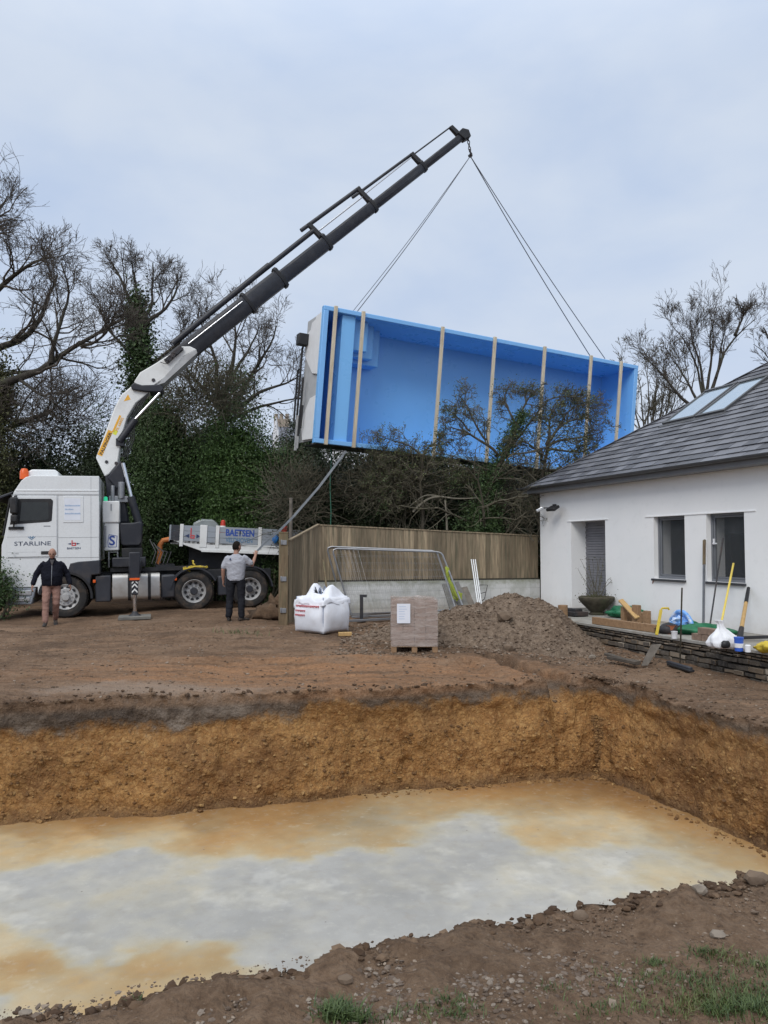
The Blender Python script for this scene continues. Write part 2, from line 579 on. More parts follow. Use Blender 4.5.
# ------------------------------------------------------------------ ground with the dug pit, slab, stones, grass, heap
CTRL = np.array([(-1.4, 2.8, 0), (1.9, 3.9, 0), (0, 0, 0), (-4.3, 8.9, -.09), (-1, 9.7, -.12), (2.6, 10.6, -.16), (4, 8.4, -.17), (5.2, 10.5, -.17), (4.0, 12, -.16),
                 (-8.1, 19.7, -.08), (-5, 20.6, .06), (-3.5, 21, .08), (-7.6, 17.5, -.07), (-3.3, 17.4, .08), (-2.2, 16.8, .05), (.4, 12.7, -.04),
                 (0, 15.3, 0), (3.5, 15, -.1), (0, 18.4, .05), (4, 19.6, .05), (-7, 13, -.08), (-5.7, 17.9, -.02), (-12, 18, -.1), (0, 30, .1), (9, 9, -.1), (8, 5, 0)])
T0, T1 = G(470, 653, -.06), G(604, 694, -.16)

def hbase(x, y):
    d2 = (x[:, None] - CTRL[None, :, 0]) ** 2 + (y[:, None] - CTRL[None, :, 1]) ** 2 + .4
    w = d2 ** -1.6
    z = (w * CTRL[None, :, 2]).sum(1) / w.sum(1)
    r = np.hypot(x, y - 10)
    return z * sstep(80, 30, r)

def hground(x, y):
    x, y = np.asarray(x, float).ravel(), np.asarray(y, float).ravel()
    z = hbase(x, y)
    p = np.stack([x, y, 0 * x], 1)
    near = sstep(60, 25, np.hypot(x, y - 10))
    z = z + near * (.010 * fbm(p * 19, 2, 23) + .045 * fbm(p * .55, 3, 3) + .022 * fbm(p * 2.1, 3, 9) + .014 * fbm(p * 7, 3, 21))
    # wheel ruts across the yard
    for (ax, ay, bx, by) in ((-9, 15.2, 2, 13.2), (-9, 16.9, 1, 14.6), (-6, 12.2, 3, 11.6), (-9, 13.6, -1, 11.3)):
        L_ = math.hypot(bx - ax, by - ay); tx, ty = (bx - ax) / L_, (by - ay) / L_
        s_ = (x - ax) * tx + (y - ay) * ty; q_ = (x - ax) * -ty + (y - ay) * tx + .12 * np.sin(s_ * .8)
        e_ = sstep(-.5, 1, s_) * sstep(L_ + .5, L_ - 1, s_)
        z = z + e_ * (-.05 * np.exp(-(q_ / .16) ** 2) + .03 * np.exp(-((np.abs(q_) - .27) / .09) ** 2)) * (.7 + .5 * fbm(p * 3, 2, 29))
    # shallow service trench that runs out into the pit
    t = (T1 - T0)[:2]
    L = np.linalg.norm(t); t /= L
    s = (x - T0[0]) * t[0] + (y - T0[1]) * t[1]
    q = (x - T0[0]) * -t[1] + (y - T0[1]) * t[0] + .06 * np.sin(s * 5)
    along = sstep(-.3, .6, s) * sstep(L + .6, L + .2, s)
    depth = .12 + .62 * sstep(L * .55, L, s)
    z = z - depth * along * sstep(.24, .12, np.abs(q))
    z = z + .07 * along * sstep(.5, .3, np.abs(np.abs(q) - .38) * 2)
    # low bank left of the near side and loose rise towards the pit edge
    return z

PIT = np.array([(-9.0, .45), (5.15, 5.09), (2.98, 10.75), (-9.5, 7.83)])
SLAB_Z = -1.4

def pit_perimeter():
    """points and outward normals round the pit, corners rounded"""
    rc = .14
    n = 4
    pts, nor = [], []
    seg_step = {0: .022, 1: .035, 2: .034, 3: .4}
    cen = PIT.mean(0)
    nrm = []
    for i in range(n):
        e = unit(PIT[(i + 1) % n] - PIT[i])
        nrm.append(np.array([e[1], -e[0]]))
    ins = []
    for i in range(n):
        # inset corner: intersection of edges moved in by rc
        n0, n1 = nrm[i - 1], nrm[i]
        A = np.array([n0, n1])
        b = np.array([np.dot(n0, PIT[i]) - rc, np.dot(n1, PIT[i]) - rc])
        ins.append(np.linalg.solve(A, b))
    arcs = {0: 20, 1: 60, 2: 170, 3: 20}
    for i in range(n):
        a0 = math.atan2(nrm[i - 1][1], nrm[i - 1][0])
        a1 = math.atan2(nrm[i][1], nrm[i][0])
        if a1 < a0: a1 += 2 * PI
        k = arcs[i]
        for j in range(k):
            a = a0 + (a1 - a0) * j / k
            nn = np.array([math.cos(a), math.sin(a)])
            pts.append(ins[i] + nn * rc); nor.append(nn)
        p0 = ins[i] + nrm[i] * rc
        p1 = ins[(i + 1) % n] + nrm[i] * rc
        L = np.linalg.norm(p1 - p0)
        s = 0
        while s < L - .01:
            p = p0 + (p1 - p0) * s / L
            pts.append(p); nor.append(nrm[i])
            st = seg_step[i]
            if i in (0, 2):
                vis = (-2.6 < p[0] < 3.0) if i == 0 else (-5.6 < p[0])
                if not vis: st *= 6
            s += st
    return np.array(pts), np.array(nor)

def soil_material():
    m, t, b, out = nt('dug_soil')
    g = NB(t)
    geo = g.n('ShaderNodeNewGeometry')
    pos = geo.outputs['Position']
    sep = g.n('ShaderNodeSeparateXYZ'); g.l(pos, sep.inputs[0])
    x, y, z = sep.outputs
    n_big = g.noise(pos, .45, 4, .6)
    n_mid = g.noise(pos, 2.2, 5, .62)
    n_fine = g.noise(pos, 15, 7, .72)
    n_grit = g.noise(pos, 55, 3, .7)
    vor = g.n('ShaderNodeTexVoronoi'); vor.inputs['Scale'].default_value = 34; g.l(pos, vor.inputs['Vector'])
    vor2 = g.n('ShaderNodeTexVoronoi'); vor2.inputs['Scale'].default_value = 26
    wp = g.n('ShaderNodeMix', data_type='VECTOR'); wp.inputs[0].default_value = .06
    nv_ = g.n('ShaderNodeTexNoise'); nv_.inputs['Scale'].default_value = 9; nv_.inputs['Detail'].default_value = 4; g.l(pos, nv_.inputs['Vector'])
    g.l(pos, wp.inputs[4]); g.l(nv_.outputs['Color'], wp.inputs[5]); g.l(wp.outputs[1], vor2.inputs['Vector'])
    # trampled surface: brown earth
    top = g.mix(g.rng(n_mid, .32, .68), (.118, .070, .042), (.200, .126, .079))
    top = g.mix(g.rng(n_fine, .45, .72, 0, .7), top, (.27, .19, .13))
    top = g.mix(g.rng(n_fine, .48, .28, 0, .6), top, (.062, .038, .024))
    top = g.mix(g.rng(n_big, .50, .66, 0, .65), top, (.070, .045, .030))
    top = g.mix(g.rng(n_big, .47, .34, 0, .5), top, (.235, .165, .115))
    mpt = g.n('ShaderNodeMapping'); mpt.inputs['Scale'].default_value = (.35, 2.4, 1); mpt.inputs['Rotation'].default_value = (0, 0, -.12); g.l(pos, mpt.inputs[0])
    n_trk = g.noise(mpt.outputs[0], 2.2, 6, .7, .5)
    far_ = g.rng(y, 6, 8, 0, 1)
    top = g.mix(g.math('MULTIPLY', far_, g.rng(n_trk, .54, .68, 0, .75)), top, (.060, .038, .025))
    top = g.mix(g.math('MULTIPLY', far_, g.rng(n_trk, .46, .34, 0, .6)), top, (.27, .165, .10))
    # orange clay tracked over the yard between pit and lorry
    mx = g.math('MULTIPLY', g.math('ADD', x, 1.2), .24)
    my = g.math('MULTIPLY', g.math('ADD', y, -11.2), .62)
    r2 = g.math('ADD', g.math('MULTIPLY', mx, mx), g.math('MULTIPLY', my, my))
    r2 = g.math('ADD', r2, g.math('MULTIPLY', g.math('SUBTRACT', n_mid, .5), 2.2))
    clay = g.math('MULTIPLY', g.rng(r2, 1.4, -.2, 0, .9, True), g.rng(n_trk, .60, .44, .25, 1))
    top = g.mix(clay, top, g.mix(g.rng(n_fine, .3, .7), (.215, .105, .050), (.36, .20, .105)))
    # paler dried crust near the far lip on the left
    mx = g.math('MULTIPLY', g.math('ADD', x, 2.9), .55)
    my = g.math('MULTIPLY', g.math('ADD', y, -9.95), 1.7)
    r3 = g.math('ADD', g.math('MULTIPLY', mx, mx), g.math('MULTIPLY', my, my))
    r3 = g.math('ADD', r3, g.math('MULTIPLY', g.math('SUBTRACT', n_fine, .5), 2.0))
    top = g.mix(g.rng(g.math('ADD', r3, g.math('MULTIPLY', g.math('SUBTRACT', n_mid, .5), 3.0)), 1.0, .0, 0, .6, True), top, (.30, .235, .185))
    # greyer, damp gravelly soil on the near bank
    top = g.mix(g.rng(y, 6.5, 4.5, 0, .62, True), top, g.mix(g.rng(n_fine, .3, .7), (.072, .046, .029), (.180, .125, .084)))
    # dug face: ochre clay with darker and yellow patches
    oc = g.mix(g.rng(n_mid, .30, .70), (.235, .108, .036), (.420, .225, .082))
    oc = g.mix(g.rng(n_fine, .48, .74, 0, .8), oc, (.50, .30, .12))
    oc = g.mix(g.rng(n_fine, .44, .27, 0, .5), oc, (.125, .068, .032))
    oc = g.mix(g.rng(n_big, .49, .60, 0, .72), oc, (.140, .070, .032))
    oc = g.mix(g.rng(vor2.outputs['Distance'], .30, .55, 0, .32), oc, (.15, .076, .030))
    sepc = g.n('ShaderNodeSeparateColor'); g.l(vor2.outputs['Color'], sepc.inputs[0])
    oc = g.mix(g.rng(sepc.outputs[0], .6, 1, 0, .35), oc, (.50, .31, .13))
    oc = g.mix(g.rng(sepc.outputs[1], .7, 1, 0, .4), oc, (.17, .088, .04))
    # dark topsoil band
    ts = g.mix(g.rng(n_fine, .32, .68), (.075, .052, .037), (.165, .122, .090))
    ts = g.mix(g.math('MULTIPLY', g.rng(n_mid, .48, .66, 0, .7), g.rng(x, -1.0, -2.2, .12, 1)), ts, (.27, .225, .185))
    ts = g.mix(g.math('MULTIPLY', g.rng(n_mid, .62, .40, 0, .8), g.rng(x, -.6, -1.8, .15, 1)), ts, g.mix(g.rng(n_fine, .35, .65), (.034, .026, .021), (.090, .071, .058)))
    jit = g.math('MULTIPLY', g.math('SUBTRACT', n_mid, .5), .62)
    jit = g.math('ADD', jit, g.math('MULTIPLY', g.math('SUBTRACT', n_fine, .5), .22))
    zj = g.math('ADD', z, jit)
    left = g.rng(x, -.6, -2.6, 0, .14, True)
    zj = g.math('ADD', zj, left)
    band = g.rng(zj, -.23, -.40, 0, 1, True)
    face = g.mix(band, ts, oc)
    # dark damp foot of the cut
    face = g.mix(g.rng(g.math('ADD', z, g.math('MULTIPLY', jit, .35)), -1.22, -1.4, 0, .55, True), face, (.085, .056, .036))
    zt = g.math('ADD', z, g.math('MULTIPLY', jit, .12))
    lip = g.rng(zt, -.17, -.27, 0, 1, True)
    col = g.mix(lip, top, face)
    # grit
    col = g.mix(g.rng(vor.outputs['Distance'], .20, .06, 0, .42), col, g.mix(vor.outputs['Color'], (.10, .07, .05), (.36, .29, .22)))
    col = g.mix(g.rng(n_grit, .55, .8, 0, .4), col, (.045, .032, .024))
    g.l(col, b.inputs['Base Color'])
    b.inputs['Roughness'].default_value = .93
    b.inputs['Specular IOR Level'].default_value = .2
    h = g.math('ADD', g.math('MULTIPLY', n_fine, .7), g.math('MULTIPLY', n_grit, .55))
    h = g.math('SUBTRACT', h, g.math('MULTIPLY', vor.outputs['Distance'], .5))
    h = g.math('SUBTRACT', h, g.math('MULTIPLY', vor2.outputs['Distance'], g.rng(z, -.25, -.45, .1, .5)))
    g.l(g.bump(h, .85, .032), b.inputs['Normal'])
    return m

X_ROWS, LIP_AMP = [], []
def build_ground():
    pts, nor = pit_perimeter()
    n = len(pts)
    wall = []     # (outward offset, z-mode) rows
    rows_w = 58
    d_top = [0.05]
    st = .022
    while d_top[-1] < 1.6: d_top.append(d_top[-1] + st)
    st = .03
    while d_top[-1] < 12: st *= 1.018; d_top.append(d_top[-1] + st)
    while d_top[-1] < 500: st *= 1.25; d_top.append(d_top[-1] + st)
    X = []
    # wall rows from foot to lip
    s_acc = np.concatenate([[0], np.cumsum(np.linalg.norm(np.diff(pts, axis=0), axis=1))])
    lipx = pts + nor * .05
    zl = hground(lipx[:, 0], lipx[:, 1])
    farmask = sstep(-.5, .5, (pts[:, 1] - 6))          # the far and right faces are seen
    for k in range(rows_w):
        t = k / (rows_w - 1)
        zz = -1.55 + (zl + 1.55) * t
        foot = .11 + .26 * sstep(3.0, -4.5, pts[:, 0]) * (nor[:, 1] > .5)
        off = -foot * (1 - t) ** 1.15 + .05 * t
        p = np.stack([pts[:, 0], pts[:, 1], zz], 1)
        q = np.stack([pts[:, 0], pts[:, 1], zz * 1.2], 1)
        amp = .12 * fbm(q * .8, 2, 40) + .075 * fbm(q * np.array([2.6, 2.6, 1.2]), 3, 41) + .05 * fbm(q * 7, 3, 42) + .038 * np.abs(fbm(q * 17, 3, 43))
        # undercut below the turf layer, lumpy foot
        amp = amp * (1 - .15 * t ** 4) + .05 * t ** 6 * fbm(q * 9, 3, 49) + .05 * np.exp(-((t - .72) / .1) ** 2)
        # bucket-tooth scrapes running down the face
        sq = np.stack([s_acc * 5.5, zz * .45 + s_acc * .15, 0 * zz], 1)
        amp = amp + .045 * fbm(sq, 3, 46) * sstep(-.15, .25, fbm(q * .7, 2, 47))
        amp = amp - .06 * np.exp(-(t / .10) ** 2) * (1 + fbm(q * 3.3, 2, 45))
        zz = zz + .02 * fbm(q * 6, 2, 44)
        w = np.stack([pts[:, 0] + nor[:, 0] * (off + amp), pts[:, 1] + nor[:, 1] * (off + amp), zz], 1)
        X.append(w)
    lastamp = amp
    X_ROWS[:] = list(X)
    LIP_AMP[:] = list(amp)
    for d in d_top[1:]:
        f = math.exp(-(d / .35) ** 2)
        wob = .06 * fbm(np.stack([pts[:, 0] + nor[:, 0] * d, pts[:, 1] + nor[:, 1] * d, 0 * pts[:, 0]], 1) * 1.7, 2, 48) * math.exp(-(d / 1.0) ** 2)
        xx = pts[:, 0] + nor[:, 0] * (d + lastamp * f)
        yy = pts[:, 1] + nor[:, 1] * (d + lastamp * f)
        zz = hground(xx, yy)
        q = np.stack([xx, yy, 0 * xx], 1)
        lumps = .05 * np.maximum(fbm(q * 5, 3, 51), -.1) + .04 * np.maximum(fbm(q * 13, 3, 52), 0)
        zz = zz + lumps * math.exp(-((d - .12) / .28) ** 2) - .03 * math.exp(-(d / .07) ** 2)
        X.append(np.stack([xx, yy, zz], 1))
    rows = len(X)
    v = np.concatenate(X)
    j = np.arange(n)
    f = []
    for r in range(rows - 1):
        a = r * n + j
        b = r * n + (j + 1) % n
        f.append(np.stack([a, b, b + n, a + n], 1))
    me = mesh_np('ground', v, np.concatenate(f))
    # make sure faces look up
    o = link_mesh('ground', me, soil_material())
    me.flip_normals() if me.polygons[len(me.polygons) // 2].normal.z < 0 else None
    tag(o, 'brown earth yard dug open around the pool pit', 'ground', kind='structure')

# ---- slab
SLAB_KEYS = [  # photo pixel -> concrete colour (rust stains washed out of the clay)
    (250, 880, (.40, .405, .42)), (120, 870, (.41, .41, .41)), (40, 880, (.43, .42, .40)), (330, 865, (.40, .41, .43)), (420, 880, (.37, .385, .42)),
    (400, 850, (.42, .42, .42)), (500, 850, (.45, .44, .40)), (330, 925, (.50, .50, .50)), (280, 945, (.43, .43, .43)), (200, 915, (.41, .41, .41)),
    (100, 925, (.44, .42, .37)), (20, 915, (.46, .43, .36)), (560, 880, (.52, .49, .41)), (620, 860, (.53, .48, .37)), (480, 895, (.48, .47, .44)),
    (0, 850, (.50, .42, .28)), (80, 845, (.52, .44, .30)), (150, 835, (.50, .41, .27)), (220, 835, (.49, .36, .20)), (300, 828, (.50, .31, .13)),
    (370, 838, (.47, .33, .17)), (300, 842, (.50, .36, .17)), (430, 808, (.46, .31, .16)), (470, 825, (.47, .42, .31)), (530, 800, (.46, .29, .12)), (600, 790, (.42, .24, .09)),
    (610, 830, (.54, .45, .28)), (680, 830, (.50, .37, .18)), (740, 850, (.50, .38, .21)), (700, 870, (.53, .47, .34)), (640, 800, (.48, .30, .12)), (560, 835, (.52, .43, .26)),
    (350, 815, (.40, .25, .12)), (100, 828, (.42, .28, .14)), (20, 838, (.42, .28, .15)), (200, 820, (.42, .27, .13)),
    (60, 958, (.51, .35, .18)), (150, 955, (.52, .36, .18)), (190, 952, (.51, .33, .15)), (220, 965, (.52, .37, .2)), (20, 965, (.51, .33, .15)), (100, 975, (.52, .40, .23)),
    (40, 990, (.53, .45, .31)), (160, 980, (.53, .42, .24)), (0, 1000, (.50, .45, .35)), (235, 950, (.46, .44, .40)), (0, 940, (.52, .44, .31)), (110, 942, (.48, .42, .32))]

def build_slab():
    ks = np.array([G(a, b, SLAB_Z)[:2] for a, b, c in SLAB_KEYS])
    kc = np.array([c for a, b, c in SLAB_KEYS])
    soft = (kc[:, 0] - kc[:, 2] < .19)[:, None]
    kc = np.where(soft, kc * .5 + kc.mean(1)[:, None] * .5, kc)
    # polygon slightly inside the pit, hidden under the foot of the faces
    cen = PIT.mean(0)
    nu, nv = 640, 300
    U, Vv = np.meshgrid(np.linspace(0, 1, nu), np.linspace(0, 1, nv))
    a, b, c, d = PIT
    p = (a[None, None] * ((1 - U) * (1 - Vv))[..., None] + b * (U * (1 - Vv))[..., None] + c * (U * Vv)[..., None] + d * ((1 - U) * Vv)[..., None])
    p = p.reshape(-1, 2)
    q3 = np.stack([p[:, 0], p[:, 1], 0 * p[:, 0]], 1)
    z = SLAB_Z + .006 * fbm(q3 * 1.2, 3, 61)
    v = np.stack([p[:, 0], p[:, 1], z], 1)
    i = np.arange(nu * nv).reshape(nv, nu)
    f = np.stack([i[:-1, :-1].ravel(), i[:-1, 1:].ravel(), i[1:, 1:].ravel(), i[1:, :-1].ravel()], 1)
    me = mesh_np('concrete_slab', v, f)
    wx = p + .34 * np.stack([fbm(q3 * .8, 4, 62), fbm(q3 * .8 + 9, 4, 63)], 1) + .15 * np.stack([fbm(q3 * 3.1, 4, 64), fbm(q3 * 3.1 + 5, 4, 65)], 1) + .10 * np.stack([fbm(q3 * np.array([6, 10, 1]), 4, 68), fbm(q3 * np.array([6, 10, 1]) + 5, 4, 69)], 1)
    d2 = ((wx[:, None, :] - ks[None]) ** 2).sum(2) + .012
    w = d2 ** -2.2
    col = (w[..., None] * kc[None]).sum(1) / w.sum(1)[:, None]
    # rust index from the keyed colours, broken up into cloudy edges
    rust = (w * np.clip((kc[:, 0] - kc[:, 2] - .012) / .60, 0, 1)[None]).sum(1) / w.sum(1)
    lum = col.mean(1)
    for i, wd in ((1, .30), (2, .42)):
        e_ = unit(PIT[(i + 1) % 4] - PIT[i])
        dd = np.abs((p[:, 0] - PIT[i][0]) * e_[1] - (p[:, 1] - PIT[i][1]) * e_[0]) - .25
        rust = rust + .50 * np.exp(-np.maximum(dd, 0) / wd) * (.7 + .8 * fbm(q3 * .7 + 3, 3, 75))
    nz = fbm(q3 * 1.1, 6, 66, .62)
    rust = rust + .40 * nz * (.22 + rust) + .10 * fbm(q3 * 6, 4, 71)
    ramp = np.array([(.315, .310, .295), (.365, .350, .308), (.405, .355, .255), (.42, .305, .165), (.39, .225, .090), (.32, .17, .065)])
    xr = np.array([0., .12, .28, .50, .78, 1.1])
    col = np.stack([np.interp(rust, xr, ramp[:, i]) for i in range(3)], 1)
    mott = (1 + .16 * fbm(q3 * .9 + 4, 5, 72, .6) + .10 * fbm(q3 * 7, 4, 73)) * (lum / lum.mean()) ** .8
    pale = sstep(.15, .45, fbm(q3 * 1.7 + 9, 5, 74, .6)) * sstep(.3, .05, rust)
    col = col * mott[:, None]
    col = col + pale[:, None] * np.array([.08, .078, .07])
    col = np.clip(col, .02, .8)
    at = me.color_attributes.new('stain', 'FLOAT_COLOR', 'POINT')
    at.data.foreach_set('color', np.concatenate([col, np.ones((len(col), 1))], 1).astype(np.float32).ravel())
    m, t, bs, out = nt('stained_concrete')
    g = NB(t)
    ca = g.n('ShaderNodeVertexColor'); ca.layer_name = 'stain'
    geo = g.n('ShaderNodeNewGeometry')
    pos = geo.outputs['Position']
    n1 = g.noise(pos, 9, 6, .65)
    n2 = g.noise(pos, 70, 3, .7)
    col = g.mix(g.rng(n1, .54, .72, 0, .35), ca.outputs[0], (.30, .27, .23))
    col = g.mix(g.rng(n1, .42, .25, 0, .25), col, (.58, .56, .50))
    vor = g.n('ShaderNodeTexVoronoi'); vor.inputs['Scale'].default_value = 3.1; g.l(pos, vor.inputs['Vector'])
    col = g.mix(g.rng(vor.outputs['Distance'], .035, .02, 0, .6), col, (.10, .085, .07))
    # trowel sweeps
    mp = g.n('ShaderNodeMapping'); mp.inputs['Rotation'].default_value = (0, 0, .5); mp.inputs['Scale'].default_value = (.7, 6, 1)
    g.l(pos, mp.inputs[0])
    n3 = g.noise(mp.outputs[0], 2.0, 4, .6, 1.2)
    col = g.mix(g.rng(n3, .58, .74, 0, .12), col, (.26, .24, .22))
    g.l(col, bs.inputs['Base Color'])
    g.l(g.rng(n1, .3, .7, .75, .95), bs.inputs['Roughness'])
    bs.inputs['Specular IOR Level'].default_value = .15
    h = g.math('ADD', g.math('MULTIPLY', n1, .6), g.math('MULTIPLY', n2, .2))
    g.l(g.bump(h, .5, .015), bs.inputs['Normal'])
    o = link_mesh('concrete_slab', me, m)
    tag(o, 'pale concrete slab with orange clay stains on the pit floor', 'slab', kind='structure')

# ---- stones as stuff
ICO_V = ICO_F = None
def ico():
    global ICO_V, ICO_F
    if ICO_V is None:
        bm = bmesh.new()
        bmesh.ops.create_icosphere(bm, subdivisions=1, radius=1)
        ICO_V = np.array([v.co[:] for v in bm.verts])
        ICO_F = np.array([[v.index for v in f.verts] for f in bm.faces])
        bm.free()
    return ICO_V, ICO_F

def stones_mesh(name, c, r, flat=.65, rough=.35, smooth=False):
    v0, f0 = ico()
    n, k = len(c), len(v0)
    jit = 1 + rough * (RNG.random((n, k)) * 2 - 1)
    sc = np.stack([RNG.uniform(.7, 1.3, n), RNG.uniform(.7, 1.3, n), RNG.uniform(.55, 1., n) * flat], 1)
    a = RNG.uniform(0, 2 * PI, n)
    v = v0[None] * jit[..., None] * sc[:, None, :] * r[:, None, None]
    x = v[..., 0] * np.cos(a)[:, None] - v[..., 1] * np.sin(a)[:, None]
    y = v[..., 0] * np.sin(a)[:, None] + v[..., 1] * np.cos(a)[:, None]
    tl = RNG.uniform(-.5, .5, n)[:, None]
    v = np.stack([x, y * np.cos(tl) - v[..., 2] * np.sin(tl), y * np.sin(tl) + v[..., 2] * np.cos(tl)], 2) + c[:, None, :]
    f = (f0[None] + (np.arange(n) * k)[:, None, None]).reshape(-1, 3)
    return mesh_np(name, v.reshape(-1, 3), f, smooth=smooth)

def stone_mat(name, a, b_, c_, scale=14):
    m, t, b, out = nt(name)
    g = NB(t)
    geo = g.n('ShaderNodeNewGeometry')
    rd = geo.outputs['Random Per Island']
    cr = g.n('ShaderNodeValToRGB')
    e = cr.color_ramp.elements
    e[0].color, e[1].color = (*a, 1), (*c_, 1)
    k = cr.color_ramp.elements.new(.6); k.color = (*b_, 1)
    e[0].position = 0
    g.l(rd, cr.inputs[0])
    n = g.noise(geo.outputs['Position'], scale * 3, 4, .65)
    col = g.mix(g.rng(n, .35, .7, 0, .55), cr.outputs[0], (.085, .060, .045))
    g.l(col, b.inputs['Base Color'])
    b.inputs['Roughness'].default_value = .92
    b.inputs['Specular IOR Level'].default_value = .2
    g.l(g.bump(n, .5, .01), b.inputs['Normal'])
    return m

def inpoly(p):
    ok = np.ones(len(p), bool)
    for i in range(4):
        a, b = PIT[i], PIT[(i + 1) % 4]
        ok &= (b[0] - a[0]) * (p[:, 1] - a[1]) - (b[1] - a[1]) * (p[:, 0] - a[0]) > 0
    return ok

def pit_dist(p):
    d = np.full(len(p), -1e9)
    for i in range(4):
        a, b = PIT[i], PIT[(i + 1) % 4]
        e = unit(b - a)
        d = np.maximum(d, (p[:, 0] - a[0]) * e[1] - (p[:, 1] - a[1]) * e[0])
    return d

HX = G(505, 640, -.05)
HEAP = [  # x, y, height, sx, sy
    (2.55, 15.6, .86, .95, .95), (3.35, 15.0, .38, .7, .8), (1.35, 14.9, .40, .85, .85), (2.4, 14.2, .30, 1.0, .7), (.45, 15.3, .30, .9, .8), (3.3, 13.8, .20, .6, .7)]
def hheap(x, y):
    p = np.stack([x, y, 0 * x], 1)
    z = 0
    for cx, cy, h, sx, sy in HEAP:
        r = np.sqrt(((x - cx) / sx) ** 2 + ((y - cy) / sy) ** 2)
        z = z + h * (.55 * np.exp(-r ** 2 * .9) + .45 * np.maximum(0, 1 - r / 1.7))
    z = z * (1 + .16 * fbm(p * 1.6, 3, 71)) + .07 * fbm(p * 4, 3, 72) + .05 * fbm(p * 11, 3, 73) + .02 * fbm(p * 30, 2, 74)
    return z

def build_heap():
    xs = np.arange(-1.6, 5.0, .024)
    ys = np.arange(12.2, 17.6, .03)
    X, Y = np.meshgrid(xs, ys)
    x, y = X.ravel(), Y.ravel()
    hz = hheap(x, y)
    # no soil against the wall line or inside the house
    z = hbase(x, y) + hz - .14
    v = np.stack([x, y, z], 1)
    i = np.arange(len(x)).reshape(X.shape)
    f = np.stack([i[:-1, :-1].ravel(), i[:-1, 1:].ravel(), i[1:, 1:].ravel(), i[1:, :-1].ravel()], 1)
    gz = hground(x, y)
    keep = (z > gz - .06)[f].any(1)
    rel = V(*[0, 0, 0])
    uu = (x - HC[0]) * HU[0] + (y - HC[1]) * HU[1]
    ww = (x - HC[0]) * HW[0] + (y - HC[1]) * HW[1]
    keep &= (ww < -.03)[f].all(1)
    f = f[keep]
    used = np.unique(f)
    mp = -np.ones(len(v), int); mp[used] = np.arange(len(used))
    me = mesh_np('soil_heap', v[used], mp[f])
    m, t, b, out = nt('heaped_soil')
    g = NB(t)
    geo = g.n('ShaderNodeNewGeometry'); pos = geo.outputs['Position']
    n1, n2, n3 = g.noise(pos, 2.5, 5, .65), g.noise(pos, 14, 6, .7), g.noise(pos, 60, 3, .7)
    vor = g.n('ShaderNodeTexVoronoi'); vor.inputs['Scale'].default_value = 22; g.l(pos, vor.inputs['Vector'])
    c = g.mix(g.rng(n1, .35, .65), (.108, .076, .054), (.190, .140, .102))
    c = g.mix(g.rng(n2, .48, .72, 0, .8), c, (.28, .215, .16))
    c = g.mix(g.rng(n2, .48, .3, 0, .8), c, (.055, .038, .028))
    c = g.mix(g.rng(vor.outputs['Distance'], .22, .08, 0, .6), c, g.mix(vor.outputs['Color'], (.13, .09, .065), (.38, .31, .25)))
    g.l(c, b.inputs['Base Color'])
    b.inputs['Roughness'].default_value = .95
    b.inputs['Specular IOR Level'].default_value = .2
    h = g.math('SUBTRACT', g.math('ADD', n2, g.math('MULTIPLY', n3, .4)), g.math('MULTIPLY', vor.outputs['Distance'], .7))
    g.l(g.bump(h, .85, .032), b.inputs['Normal'])
    o = link_mesh('soil_heap', me, m)
    tag(o, 'brown heap of dug stony soil between the pallet and the white house', 'soil heap')
    recentre(o)

def hall(x, y):
    g_ = hground(x, y)
    h_ = hbase(np.asarray(x), np.asarray(y)) + hheap(np.asarray(x), np.asarray(y)) - .14
    inside = (np.asarray(x) > -1.5) & (np.asarray(x) < 5.3) & (np.asarray(y) > 12.3) & (np.asarray(y) < 17.9)
    return np.where(inside, np.maximum(g_, h_), g_)

